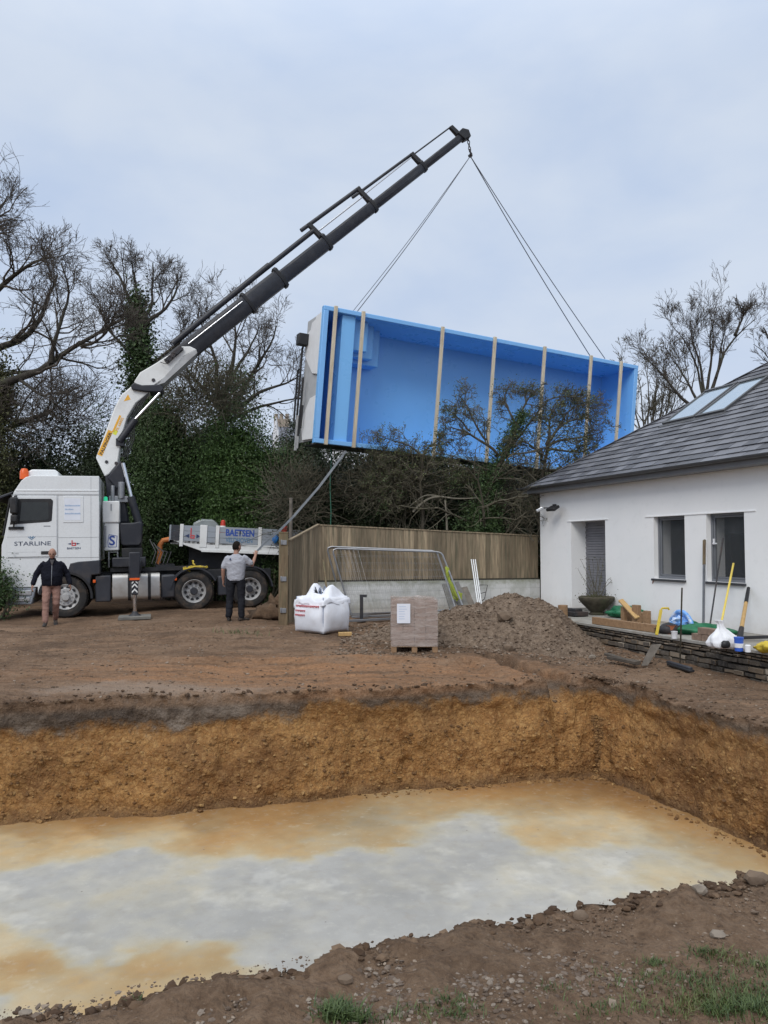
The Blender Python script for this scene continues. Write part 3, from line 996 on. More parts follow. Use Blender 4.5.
def build_stones():
    # near bank, far yard, lip crumbs, heap
    def scatter(n, x0, x1, y0, y1, rmin, rmax, pw=3., sink=.25):
        p = np.stack([RNG.uniform(x0, x1, n), RNG.uniform(y0, y1, n)], 1)
        p = p[~inpoly(p)]
        uu = (p[:, 0] - HC[0]) * HU[0] + (p[:, 1] - HC[1]) * HU[1]
        ww = (p[:, 0] - HC[0]) * HW[0] + (p[:, 1] - HC[1]) * HW[1]
        p = p[(ww < -1.8) | ((ww < -.05) & (uu < 3.4))]
        r = rmin + (rmax - rmin) * RNG.random(len(p)) ** pw
        z = hall(p[:, 0], p[:, 1]) + r * (.45 - sink)
        return np.concatenate([p, z[:, None]], 1), r
    C, RR = [], []
    for a in [(21000, -2.1, 2.9, 2.1, 4.5, .002, .009, 3), (420, -2.2, 3.4, 2.0, 5.0, .008, .022, 4), (5500, -9, 5, 8, 17.5, .008, .026, 3.5), (6500, -.8, 4.9, 12.4, 17.0, .010, .034, 2.6), (800, 2.9, 5.2, 6, 13, .008, .030, 4)]:
        c, r = scatter(*a)
        C.append(c); RR.append(r)
    o = link_mesh('gravel', stones_mesh('gravel', np.concatenate(C), np.concatenate(RR)), stone_mat('mixed_gravel', (.085, .058, .040), (.165, .120, .086), (.32, .26, .205)))
    tag(o, 'loose stones and clods scattered over the bare earth', 'gravel', kind='stuff')
    # crumbs of the pit edges
    pts, nor = pit_perimeter()
    C, RR = [], []
    near = (pts[:, 1] < 5.2) & (pts[:, 0] > -2.6) & (pts[:, 0] < 3.2) & (nor[:, 1] < 0)
    idx = np.where(near)[0]
    k = RNG.choice(idx, 1700)
    d = np.abs(RNG.normal(.01, .08, len(k)))
    p = pts[k] + nor[k] * (np.maximum(d, .03) + np.array(LIP_AMP)[k] * np.exp(-(d / .35) ** 2))[:, None]
    r = .004 + .024 * RNG.random(len(k)) ** 3.5
    z = hground(p[:, 0], p[:, 1]) + r * .35 - .02 * np.exp(-(d / .07) ** 2)
    C.append(np.stack([p[:, 0], p[:, 1], z], 1)); RR.append(r)
    far = (pts[:, 1] > 5.6) & (pts[:, 0] > -6)
    idx = np.where(far)[0]
    k = RNG.choice(idx, 1100)
    d = RNG.normal(.12, .16, len(k))
    d = np.where(d < .02, .02 + np.abs(d) * .3, d)
    p = pts[k] + nor[k] * (np.maximum(d, .03) + np.array(LIP_AMP)[k] * np.exp(-(d / .35) ** 2))[:, None]
    r = .008 + .032 * RNG.random(len(k)) ** 3.5
    z = hground(p[:, 0], p[:, 1]) + r * .3
    C.append(np.stack([p[:, 0], p[:, 1], z], 1)); RR.append(r)
    k = RNG.choice(np.where(near)[0], 120)
    d = RNG.normal(.03, .05, len(k)); d = np.maximum(d, -.01)
    p = pts[k] + nor[k] * (np.maximum(d, .03) + np.array(LIP_AMP)[k] * np.exp(-(d / .35) ** 2))[:, None]
    r = .008 + .020 * RNG.random(len(k)) ** 2
    C.append(np.stack([p[:, 0], p[:, 1], hground(p[:, 0], p[:, 1]) + r * .1], 1)); RR.append(r)
    o = link_mesh('edge_rubble', stones_mesh('edge_rubble', np.concatenate(C), np.concatenate(RR)), stone_mat('brown_rubble', (.050, .029, .017), (.095, .058, .034), (.19, .130, .085)))
    tag(o, 'crumbled clods and stones along the lip of the pit', 'rubble', kind='stuff')
    # clods fallen to the foot of the far faces
    k = RNG.choice(idx, 700)
    d = -.14 - np.abs(RNG.normal(0, .07, len(k)))
    p = pts[k] + nor[k] * d[:, None]
    r = .008 + .03 * RNG.random(len(k)) ** 3
    C = np.stack([p[:, 0], p[:, 1], SLAB_Z + r * .3], 1)
    # clods and stones standing out of the cut face
    k2 = RNG.choice(idx, 5200); t2 = .70 * RNG.random(len(k2)) ** .9
    q2 = [X_ROWS[i] for i in (t2 * (len(X_ROWS) - 4)).astype(int)]
    C2 = np.array([q2[i][k2[i]] for i in range(len(k2))])
    r2 = .006 + .026 * RNG.random(len(k2)) ** 3
    C = np.concatenate([C, C2]); r = np.concatenate([r, r2])
    o = link_mesh('clay_clods', stones_mesh('clay_clods', C, r, .8), stone_mat('ochre_clods', (.13, .066, .026), (.27, .145, .054), (.40, .245, .10)))
    tag(o, 'small clods of ochre clay fallen along the foot of the cut', 'clods', kind='stuff')
    # pale band of rubble at the lower right
    c0, c1 = G(395, 1015, 0), G(490, 965, 0)
    n = 2600
    t = RNG.random(n)
    ctr = np.array([G(a, b, 0)[:2] for a, b in [(30, 1010), (180, 1010), (330, 1002), (440, 985), (500, 968), (560, 985), (430, 1012)]])
    ci = RNG.choice(len(ctr), n, p=[.05, .05, .14, .24, .28, .12, .12])
    p = ctr[ci] + RNG.normal(0, 1, (n, 2)) * np.array([.22, .075])
    p = p[~inpoly(p)]
    r = .003 + .012 * RNG.random(len(p)) ** 2.5
    C = np.concatenate([p, (hground(p[:, 0], p[:, 1]) + r * .15)[:, None]], 1)
    o = link_mesh('stone_chippings', stones_mesh('stone_chippings', C, r), stone_mat('pale_chippings', (.09, .066, .050), (.17, .132, .105), (.31, .265, .22)))
    tag(o, 'pale stone chippings spread along the near bank', 'chippings', kind='stuff')
    # single rocks one can point at
    def rock(px, py, z, r, label, col, seed, sq=(1, .8, .6)):
        c = G(px, py, z)
        zz = float(hall(np.array([c[0]]), np.array([c[1]]))[0])
        b = MB().blob((c[0], c[1], zz + r * sq[2] * .6), (r, r, r), 2, .45, 1.4, seed, sq)
        o = b.build('rock', col, None, sharp=25, base=True)
        tag(o, label, 'rock')
    pale = mat('pale_rock', (.22, .185, .15), .85, var=.2, scale=12, bump=.5, bscale=40, dirt=(.2, .15, .11), dirt_amt=.4)
    brown = mat('brown_rock', (.15, .108, .076), .9, var=.25, scale=12, bump=.5, bscale=40, dirt=(.12, .085, .06), dirt_amt=.5)
    rock(718, 944, 0, .035, 'white flat stone alone on the near bank at the right', pale, 1, (1, .7, .5))
    rock(700, 901, 0, .034, 'pale lump of rock on the near pit edge at the right', pale, 2, (1, .8, .8))
    rock(505, 606, .62, .15, 'large buff boulder on the shoulder of the soil heap', brown, 3, (1, .8, .75))
    rock(508, 617, .5, .12, 'smaller buff stone just below the large boulder on the heap', brown, 9, (1, .8, .75))
    rock(757, 889, 0, .045, 'brown clod rising at the right end of the near pit edge', brown, 4, (1.2, .8, .8))
    rock(345, 985, 0, .03, 'brown clod standing on the near pit edge above the grass tuft', brown, 5, (1, .8, .8))
    rock(592, 655, -.1, .07, 'pale stone at the foot of the heap beside the stone wall', pale, 6)
    rock(25, 1010, 0, .018, 'pale flat stone on the near bank at the left corner', pale, 7, (1.4, .8, .4))
    rock(580, 921, 0, .030, 'reddish clod on the near pit edge right of the middle', brown, 8, (1.2, .8, .7))

def build_grass():
    B, F_ = [], []
    def tuft(c, spread, n, h, lean=.5):
        p = np.array(c)[None, :2] + RNG.normal(0, 1, (n, 2)) * np.array(spread)
        p = p[~inpoly(p)]
        z = hground(p[:, 0], p[:, 1])
        return np.concatenate([p, z[:, None]], 1), h * RNG.uniform(.45, 1.25, len(p)), lean
    sets = []
    for px, py, sp, n, h in [(338, 1018, (.035, .025), 420, .042), (350, 1022, (.035, .02), 260, .038), (455, 1008, (.05, .03), 160, .025), (440, 1016, (.06, .03), 120, .022), (553, 995, (.05, .02), 60, .018), (700, 985, (.20, .07), 380, .022), (740, 1000, (.15, .06), 520, .026), (728, 1016, (.10, .04), 500, .028),
                             (760, 970, (.08, .03), 220, .022), (690, 1012, (.11, .04), 260, .024), (650, 990, (.10, .04), 110, .02), (712, 962, (.05, .02), 170, .024), (765, 1015, (.08, .04), 420, .028), (600, 1015, (.08, .03), 70, .02), (655, 968, (.035, .014), 130, .018),
                             (392, 1019, (.07, .03), 60, .03), (135, 1000, (.02, .01), 20, .02), (620, 1018, (.12, .03), 110, .022)]:
        sets.append(tuft(G(px, py, 0), sp, n, h))
    # stray plants in the yard
    for px, py, n, h in [(232, 633, 50, .10), (246, 634, 40, .08)]:
        sets.append(tuft(G(px, py, .05), (.22, .10), n, h))
    p = np.concatenate([a for a, b, c in sets])
    h = np.concatenate([b for a, b, c in sets])
    n = len(p)
    a = RNG.uniform(0, 2 * PI, n)
    ln = h * RNG.uniform(.2, 1.7, n)
    dirv = np.stack([np.cos(a), np.sin(a), 0 * a], 1)
    side = np.stack([-np.sin(a), np.cos(a), 0 * a], 1) * (h * .045 + .0009)[:, None]
    mid = p + dirv * (ln * .35)[:, None] + np.array([0, 0, 1]) * (h * .6)[:, None]
    tip = p + dirv * ln[:, None] + np.array([0, 0, 1]) * h[:, None]
    v = np.stack([p - side, p + side, mid + side * .8, mid - side * .8, tip], 1).reshape(-1, 3)
    k = np.arange(n) * 5
    f4 = np.stack([k, k + 1, k + 2, k + 3], 1)
    f3 = np.stack([k + 3, k + 2, k + 4], 1)
    me = mesh_np('grass', v, [f4, f3], smooth=False)
    m, t, b, out = nt('young_grass')
    g = NB(t)
    geo = g.n('ShaderNodeNewGeometry')
    rd = geo.outputs['Random Per Island']
    col = g.mix(rd, (.026, .052, .012), (.078, .115, .028))
    n = g.noise(geo.outputs['Position'], 5, 3)
    col = g.mix(g.rng(n, .5, .7, 0, .6), col, (.15, .15, .05))
    g.l(col, b.inputs['Base Color'])
    b.inputs['Roughness'].default_value = .6
    b.inputs['Transmission Weight'].default_value = 0
    b.inputs['Subsurface Weight'].default_value = 0
    o = link_mesh('grass', me, m)
    tag(o, 'sparse green grass tufts sprouting on the near bank', 'grass', kind='stuff')
# ------------------------------------------------------------------ white house, terrace and its stone wall
def render_wall_material():
    m, t, b, out = nt('white_painted_render')
    g = NB(t)
    geo = g.n('ShaderNodeNewGeometry'); pos = geo.outputs['Position']
    n1, n2, n3 = g.noise(pos, .8, 5, .6), g.noise(pos, 6, 5, .6), g.noise(pos, 120, 2, .6)
    c = g.mix(g.rng(n1, .35, .65), (.82, .83, .835), (.87, .87, .87))
    c = g.mix(g.rng(n2, .55, .75, 0, .25), c, (.70, .70, .70))
    sep = g.n('ShaderNodeSeparateXYZ'); g.l(pos, sep.inputs[0])
    sp = g.math('ADD', sep.outputs[2], g.math('MULTIPLY', g.math('SUBTRACT', n2, .5), .5))
    c = g.mix(g.rng(sp, .55, .22, 0, .35), c, (.48, .43, .37))     # soil splash along the base
    g.l(c, b.inputs['Base Color'])
    b.inputs['Roughness'].default_value = .85
    b.inputs['Specular IOR Level'].default_value = .25
    g.l(g.bump(g.math('ADD', n3, n2), .12, .01), b.inputs['Normal'])
    return m

def slate_material():
    m, t, b, out = nt('roof_slate')
    g = NB(t)
    geo = g.n('ShaderNodeNewGeometry')
    rd = geo.outputs['Random Per Island']
    n1 = g.noise(geo.outputs['Position'], 7, 5, .6)
    n2 = g.noise(geo.outputs['Position'], .7, 3)
    c = g.mix(rd, (.048, .050, .062), (.165, .170, .192))
    c = g.mix(g.rng(n1, .5, .75, 0, .35), c, (.19, .19, .195))
    c = g.mix(g.rng(n2, .5, .7, 0, .3), c, (.065, .065, .072))
    g.l(c, b.inputs['Base Color'])
    g.l(g.rng(n1, .3, .7, .38, .6), b.inputs['Roughness'])
    b.inputs['Specular IOR Level'].default_value = .5
    g.l(g.bump(n1, .25, .01), b.inputs['Normal'])
    return m

def build_house():
    house = thing('house', 'white rendered single storey house with slate hip roof and two skylights', 'house', M=Matrix(frame(hp(0, 0, 0), (HU[0], HU[1], 0), (HW[0], HW[1], 0), (0, 0, 1)).tolist()))
    L, D, TOP, TH = 12.5, 9.0, 3.10, .42
    ops = [(1.40, 2.74, TZ - .3, 2.33), (4.36, 5.25, 1.09, 2.33), (5.82, 6.72, 1.09, 2.33)]
    b = MB(HM)
    us = [0]
    def panel(u0, u1, z0, z1): b.bb(V(u0, 0, z0), V(u1, TH, z1))
    prev = 0
    for (a, c, z0, z1) in ops:
        panel(prev, a, -.4, 2.33)
        if z0 > 0: panel(a, c, -.4, z0)
        prev = c
    panel(prev, L, -.4, 2.33)
    panel(0, L, 2.33, TOP)
    b.bb(V(0, TH, -.4), V(.3, D, TOP))
    b.bb(V(.3, D - .3, -.4), V(L, D, TOP))
    b.bb(V(L - .3, TH, -.4), V(L, D - .3, TOP))
    wmat = render_wall_material()
    b.build('wall', wmat, house, sharp=30)
    # slim drip beads over the openings
    t = MB(HM)
    t.bb(V(1.25, -.018, 2.327), V(2.86, 0, 2.345))
    t.bb(V(4.12, -.018, 2.327), V(6.98, 0, 2.345))
    t.build('drip_bead', wmat, house)
    # recessed doorway: slatted grey screen at the back
    dd = MB(HM)
    for k in range(34):
        z = TZ + .02 + k * .061
        dd.box((2.07, .43 - .012 * (k % 2), z + .03), (1.33, .045, .052), np.array([[1, 0, 0], [0, math.cos(.12), -math.sin(.12)], [0, math.sin(.12), math.cos(.12)]]))
    dd.bb(V(1.41, .47, TZ - .02), V(2.73, .5, 2.32))
    dd.build('door', MT['shutter'], house)
    fl = MB(HM)
    fl.bb(V(1.402, -.0, TZ - .2), V(2.738, .42, TZ + .03)).build('threshold', MT['concrete'], house)
    # rooms behind the windows: dim plaster box
    r = MB(HM)
    r.bb(V(3.4, 3.6, .3), V(7.8, 3.7, 2.7)); r.bb(V(3.4, TH + .01, .2), V(7.8, 3.6, .3)); r.bb(V(3.4, TH + .01, 2.7), V(7.8, 3.6, 2.8))
    r.bb(V(3.3, TH + .01, .2), V(3.4, 3.7, 2.8)); r.bb(V(7.8, TH + .01, .2), V(7.9, 3.7, 2.8))
    r.build('room_lining', MT['room'], house)
    c = MB(HM)
    c.bb(V(4.2, 1.6, .3), V(4.75, 2.2, 2.0)); c.bb(V(5.3, 2.2, .3), V(5.9, 2.9, 2.3)); c.bb(V(6.0, 1.0, .3), V(6.45, 1.5, 1.95)); c.bb(V(4.6, .55, 1.02), V(4.9, .8, 1.2))
    c.build('cupboard', MT['room_dark'], house)
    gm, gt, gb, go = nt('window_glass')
    gb.inputs['Base Color'].default_value = (.10, .11, .12, 1)  # grey veil in the base colour stands in for reflections on the panes
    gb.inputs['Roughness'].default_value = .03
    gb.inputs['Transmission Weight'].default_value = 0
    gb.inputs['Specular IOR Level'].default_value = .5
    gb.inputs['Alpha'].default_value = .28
    for (u0, u1, z0, z1), handle in ((ops[1], False), (ops[2], True)):
        f = MB(HM)
        w = .042
        y0, y1 = .10, .17
        f.bb(V(u0, y0, z0), V(u0 + w, y1, z1)); f.bb(V(u1 - w, y0, z0), V(u1, y1, z1))
        f.bb(V(u0 + w, y0, z1 - w), V(u1 - w, y1, z1)); f.bb(V(u0 + w, y0, z0), V(u1 - w, y1, z0 + w + .01))
        # opening sash inside the frame
        s = .032
        a0, a1, c0, c1 = u0 + w + .004, u1 - w - .004, z0 + w + .014, z1 - w - .004
        f.bb(V(a0, y0 + .02, c0), V(a0 + s, y1 - .01, c1)); f.bb(V(a1 - s, y0 + .02, c0), V(a1, y1 - .01, c1))
        f.bb(V(a0 + s, y0 + .02, c1 - s), V(a1 - s, y1 - .01, c1)); f.bb(V(a0 + s, y0 + .02, c0), V(a1 - s, y1 - .01, c0 + s))
        fo = f.build('window', MT['frame_grey'], house, bevel=.004, seg=1)
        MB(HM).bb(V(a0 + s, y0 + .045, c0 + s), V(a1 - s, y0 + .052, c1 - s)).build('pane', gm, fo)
        sl = MB(HM)
        sl.bb(V(u0 - .05, -.05, z0 - .045), V(u1 + .02, y0 - .002, z0 - .003))
        sl.build('sill', MT['sill_dark'], fo, bevel=.005, seg=1)
        if handle:
            h = MB(HM)
            h.bb(V(a0 + .012, y0 - .012, (z0 + z1) / 2 + .05), V(a0 + .04, y0 + .019, (z0 + z1) / 2 + .16)); h.bb(V(a0 + .012, y0 - .028, (z0 + z1) / 2 + .06), V(a0 + .12, y0 - .013, (z0 + z1) / 2 + .085))
            h.build('handle', MT['whitebag'], fo, bevel=.003)
    # roof: hip at the far end. Front slope of individual slates
    E0, EZ, TAN = -.30, 3.20, .667
    ang = math.atan(TAN)
    sl = MB(HM)
    course = .235
    nC = 25
    wS = .33
    cs, sn = math.cos(ang), math.sin(ang)
    sky = [(2.66, 3.67, 1.68, 2.97), (3.73, 4.60, 1.66, 2.96)]
    for k in range(nC):
        s0 = k * course                      # along the slope
        h0 = s0 * cs                         # horizontal offset from the eave
        ustart = E0 + h0 + .02
        uu = E0 + (.5 * wS if k % 2 else 0)
        while uu < L + .3:
            a, c = max(uu, ustart), uu + wS - .006
            uu += wS
            if c - a < .04: continue
            w0 = E0 + h0
            skip = False
            for (p, q, r0, r1) in sky:
                if a > p - .02 and c < q + .02 and w0 > r0 - .02 and w0 + course * cs * 1.2 < r1 + .02: skip = True
            if skip: continue
            jx, jz = RNG.uniform(-.004, .004), RNG.uniform(0, .008)
            ln = course * 1.25
            # slate lying on the slope, lower edge lifted on the course below
            p0 = V(a, w0 - .02 * 0, EZ + (w0 - E0) * TAN)
            def pt(u, s, lift):
                return V(u, E0 + (s0 + s) * cs - lift * sn, EZ + (s0 + s) * sn + lift * cs)
            lo, hi, th = .022 + jz, .002, .010
            a2 = a if a == ustart and False else a
            aa = max(a, E0 + (s0 + ln) * cs + .02) if a <= ustart + 1e-6 else a
            vs = [pt(a + jx, 0, lo), pt(c + jx, 0, lo), pt(c, ln, hi), pt(min(aa, c - .01), ln, hi), pt(a + jx, 0, lo + th), pt(c + jx, 0, lo + th), pt(c, ln, hi + th), pt(min(aa, c - .01), ln, hi + th)]
            sl.add(vs, [(0, 3, 2, 1), (4, 5, 6, 7), (0, 1, 5, 4), (1, 2, 6, 5), (2, 3, 7, 6), (3, 0, 4, 7)])
    slate = slate_material()
    top_s = nC * course
    apex = D / 2 - E0 * 1.0
    # under-deck closes the roof: front, hip end, back
    dk = MB(HM)
    rz = EZ + (D / 2 - E0) * TAN
    e = [V(E0, E0, EZ), V(L + .3, E0, EZ), V(L + .3, D / 2, rz), V(D / 2, D / 2, rz), V(E0, D - E0, EZ), V(L + .3, D - E0, EZ)]
    # four sloping sheets
    e2 = [x - V(0, 0, .03) for x in e]
    dk.add(e2, [(0, 1, 2, 3), (3, 2, 5, 4), (0, 3, 4), (1, 5, 2)])
    ro = sl.build('roof', slate, house, sharp=20)
    dk.build('roof_deck', slate, ro)
    # hip capping
    hc = MB(HM)
    nseg = 15
    for k in range(nseg):
        t0, t1 = k / nseg, (k + 1) / nseg * 1.0
        A = e[0] + (e[3] - e[0]) * t0 + V(0, 0, .03); B = e[0] + (e[3] - e[0]) * min(1, t1 + .01) + V(0, 0, .024)
        hc.beam(A, B, .16, .014)
    hc.build('hip_tile', slate, ro)
    for (p, q, r0, r1) in sky:
        def pt(u, w, lift): return V(u, w - lift * sn, EZ + (w - E0) * TAN + lift * cs)
        f = MB(HM)
        def bar(u0, w0, u1, w1, l0, l1):
            f.add([pt(u0, w0, l0), pt(u1, w0, l0), pt(u1, w1, l0), pt(u0, w1, l0), pt(u0, w0, l1), pt(u1, w0, l1), pt(u1, w1, l1), pt(u0, w1, l1)],
                  [(0, 3, 2, 1), (4, 5, 6, 7), (0, 1, 5, 4), (1, 2, 6, 5), (2, 3, 7, 6), (3, 0, 4, 7)])
        w = .07
        bar(p, r0, q, r0 + w, -.01, .075); bar(p, r1 - w, q, r1, -.01, .085); bar(p, r0 + w, p + w, r1 - w, -.01, .075); bar(q - w, r0 + w, q, r1 - w, -.01, .075)
        bar(p - .04, r0 - .10, q + .04, r0, .008, .035)          # lead apron
        fo = f.build('skylight', MT['gutter'], house, bevel=.006, seg=1)
        g2 = MB(HM)
        g2.add([pt(p + w, r0 + w, .055), pt(q - w, r0 + w, .055), pt(q - w, r1 - w, .055), pt(p + w, r1 - w, .055), pt(p + w, r0 + w, .045), pt(q - w, r0 + w, .045), pt(q - w, r1 - w, .045), pt(p + w, r1 - w, .045)],
               [(0, 1, 2, 3), (7, 6, 5, 4), (0, 4, 5, 1), (1, 5, 6, 2), (2, 6, 7, 3), (3, 7, 4, 0)])
        sg, st, sb, so_ = nt('skylight_glass')
        sb.inputs['Base Color'].default_value = (.50, .60, .66, 1)
        sb.inputs['Metallic'].default_value = .75
        sb.inputs['Roughness'].default_value = .06
        gg = NB(st)
        nn = gg.noise(gg.n('ShaderNodeTexCoord').outputs['Object'], 9, 4)
        gg.l(gg.mix(gg.rng(nn, .5, .7, 0, .5), (.52, .62, .68), (.66, .70, .72)), sb.inputs['Base Color'])
        g2.build('pane', sg, fo)
    # eaves: soffit, fascia and half round gutter
    ev = MB(HM)
    ev.bb(V(E0 + .01, E0 + .01, 3.085), V(L + .2, -.001, 3.10)); ev.bb(V(E0 + .01, 0, 3.085), V(-.001, D, 3.10))
    ev.build('soffit', MT['soffit'], house)
    fa = MB(HM)
    fa.bb(V(E0, E0 - .022, 3.08), V(L + .2, E0, 3.235)); fa.bb(V(E0 - .022, E0 - .022, 3.08), V(E0, D - E0, 3.235))
    fa.build('fascia', MT['fascia'], house, bevel=.004, seg=1)
    gu = MB(HM)
    n = 10
    prof = [(math.cos(PI + PI * i / n) * .06, math.sin(PI + PI * i / n) * .06) for i in range(n + 1)]
    prof = prof + [(x * .88, y * .88) for x, y in prof[::-1]]
    poly = [V(E0 - .10, E0 - .085 + y, 3.235 + z) for y, z in prof]
    gu.prism(poly, V(L + .4, 0, 0))
    poly = [V(E0 - .085 + y, E0 - .10, 3.235 + z) for y, z in prof]
    gu.prism(poly, V(0, D, 0))
    gu.build('gutter', MT['gutter'], house, sharp=50)
    # twin floodlight by the corner
    lp = MB(HM)
    lp.bb(V(.66, -.05, 2.66), V(.78, -.002, 2.78)); lp.cyl((.72, -.04, 2.72), (.72, -.16, 2.70), .02); lp.cyl((.36, -.2, 2.69), (1.0, -.2, 2.69), .014)
    lo = lp.build('wall_lamp', MT['black_plastic'], house, bevel=.008)
    for s, a in ((-1, .5), (1, .15)):
        h = MB(HM)
        rot = Matrix.Rotation(a * s, 3, 'Z') @ Matrix.Rotation(.5, 3, 'X')
        h.box((.72 + s * .30, -.26, 2.66), (.30, .20, .07), np.array(rot))
        h.build('lamp_head', MT['black_plastic'] if s > 0 else MT['alu'], lo, bevel=.015)
    # terrace
    tb = MB(HM)
    kk = 0
    u = .4
    while u < L:
        wd = RNG.uniform(.55, .95)
        for (w0, w1) in ((-1.69, -1.12), (-1.115, -.56), (-.555, -.002)):
            tb.bb(V(u, w0 + .0025, TZ - .045 + RNG.uniform(-.002, .002)), V(u + wd - .006, w1 - .0025, TZ + RNG.uniform(-.002, .003)))
        u += wd
    tm = mat('terrace_paving', (.30, .29, .265), .85, var=.18, scale=4, bump=.3, island=.10, dirt=(.19, .15, .11), dirt_amt=.5)
    tag(tb.build('terrace', tm, None, bevel=.004, seg=1, sharp=30), 'pale flagstone terrace along the foot of the white house', 'terrace', kind='structure')
    # dry stone retaining wall: real stones over a dark core
    sw = thing('stone_wall', 'low dark slate stone wall holding up the terrace', 'stone wall', M=Matrix(frame(hp(3.5, -1.6, -.3), (HU[0], HU[1], 0), (HW[0], HW[1], 0), (0, 0, 1)).tolist()))
    core = MB(HM)
    core.bb(V(.4, -1.55, -.5), V(L, -.05, TZ - .05))
    core.build('core', mat('dark_mortar', (.030, .027, .024), .95, var=.3, scale=12, bump=.5), sw)
    st = MB(HM)
    z = -.42
    while z < TZ - .055:
        h = RNG.uniform(.03, .11)
        if z + h > TZ - .055: h = TZ - .052 - z
        u = .4
        while u < L:
            w = RNG.uniform(.06, .26) * (1.3 if h > .07 else 1)
            pr = RNG.uniform(-.025, .02); dh = RNG.uniform(0, .3) * h
            rot = Matrix.Rotation(RNG.uniform(-.05, .05), 3, 'Y') @ Matrix.Rotation(RNG.uniform(-.12, .12), 3, 'Z')
            st.box((u + w / 2, -1.60 - pr, z + (h - dh) / 2), (w - .014, .13, max(h - dh - .008, .015)), np.array(rot))
            u += w
        z += h
    m, t, b_, out = nt('dark_slate_stone')
    g = NB(t)
    geo = g.n('ShaderNodeNewGeometry')
    n1 = g.noise(geo.outputs['Position'], 16, 5, .65)
    cr = g.n('ShaderNodeValToRGB')
    g.l(geo.outputs['Random Per Island'], cr.inputs[0])
    el = cr.color_ramp.elements
    el[0].color, el[1].color = (.032, .028, .025, 1), (.34, .29, .23, 1)
    x = el.new(.5); x.color = (.085, .070, .055, 1)
    x = el.new(.8); x.color = (.17, .12, .075, 1)
    g.l(g.mix(g.rng(n1, .45, .7, 0, .6), cr.outputs[0], (.15, .13, .11)), b_.inputs['Base Color'])
    b_.inputs['Roughness'].default_value = .85
    g.l(g.bump(n1, .6, .02), b_.inputs['Normal'])
    st.build('stonework', m, sw, bevel=.013, seg=2)

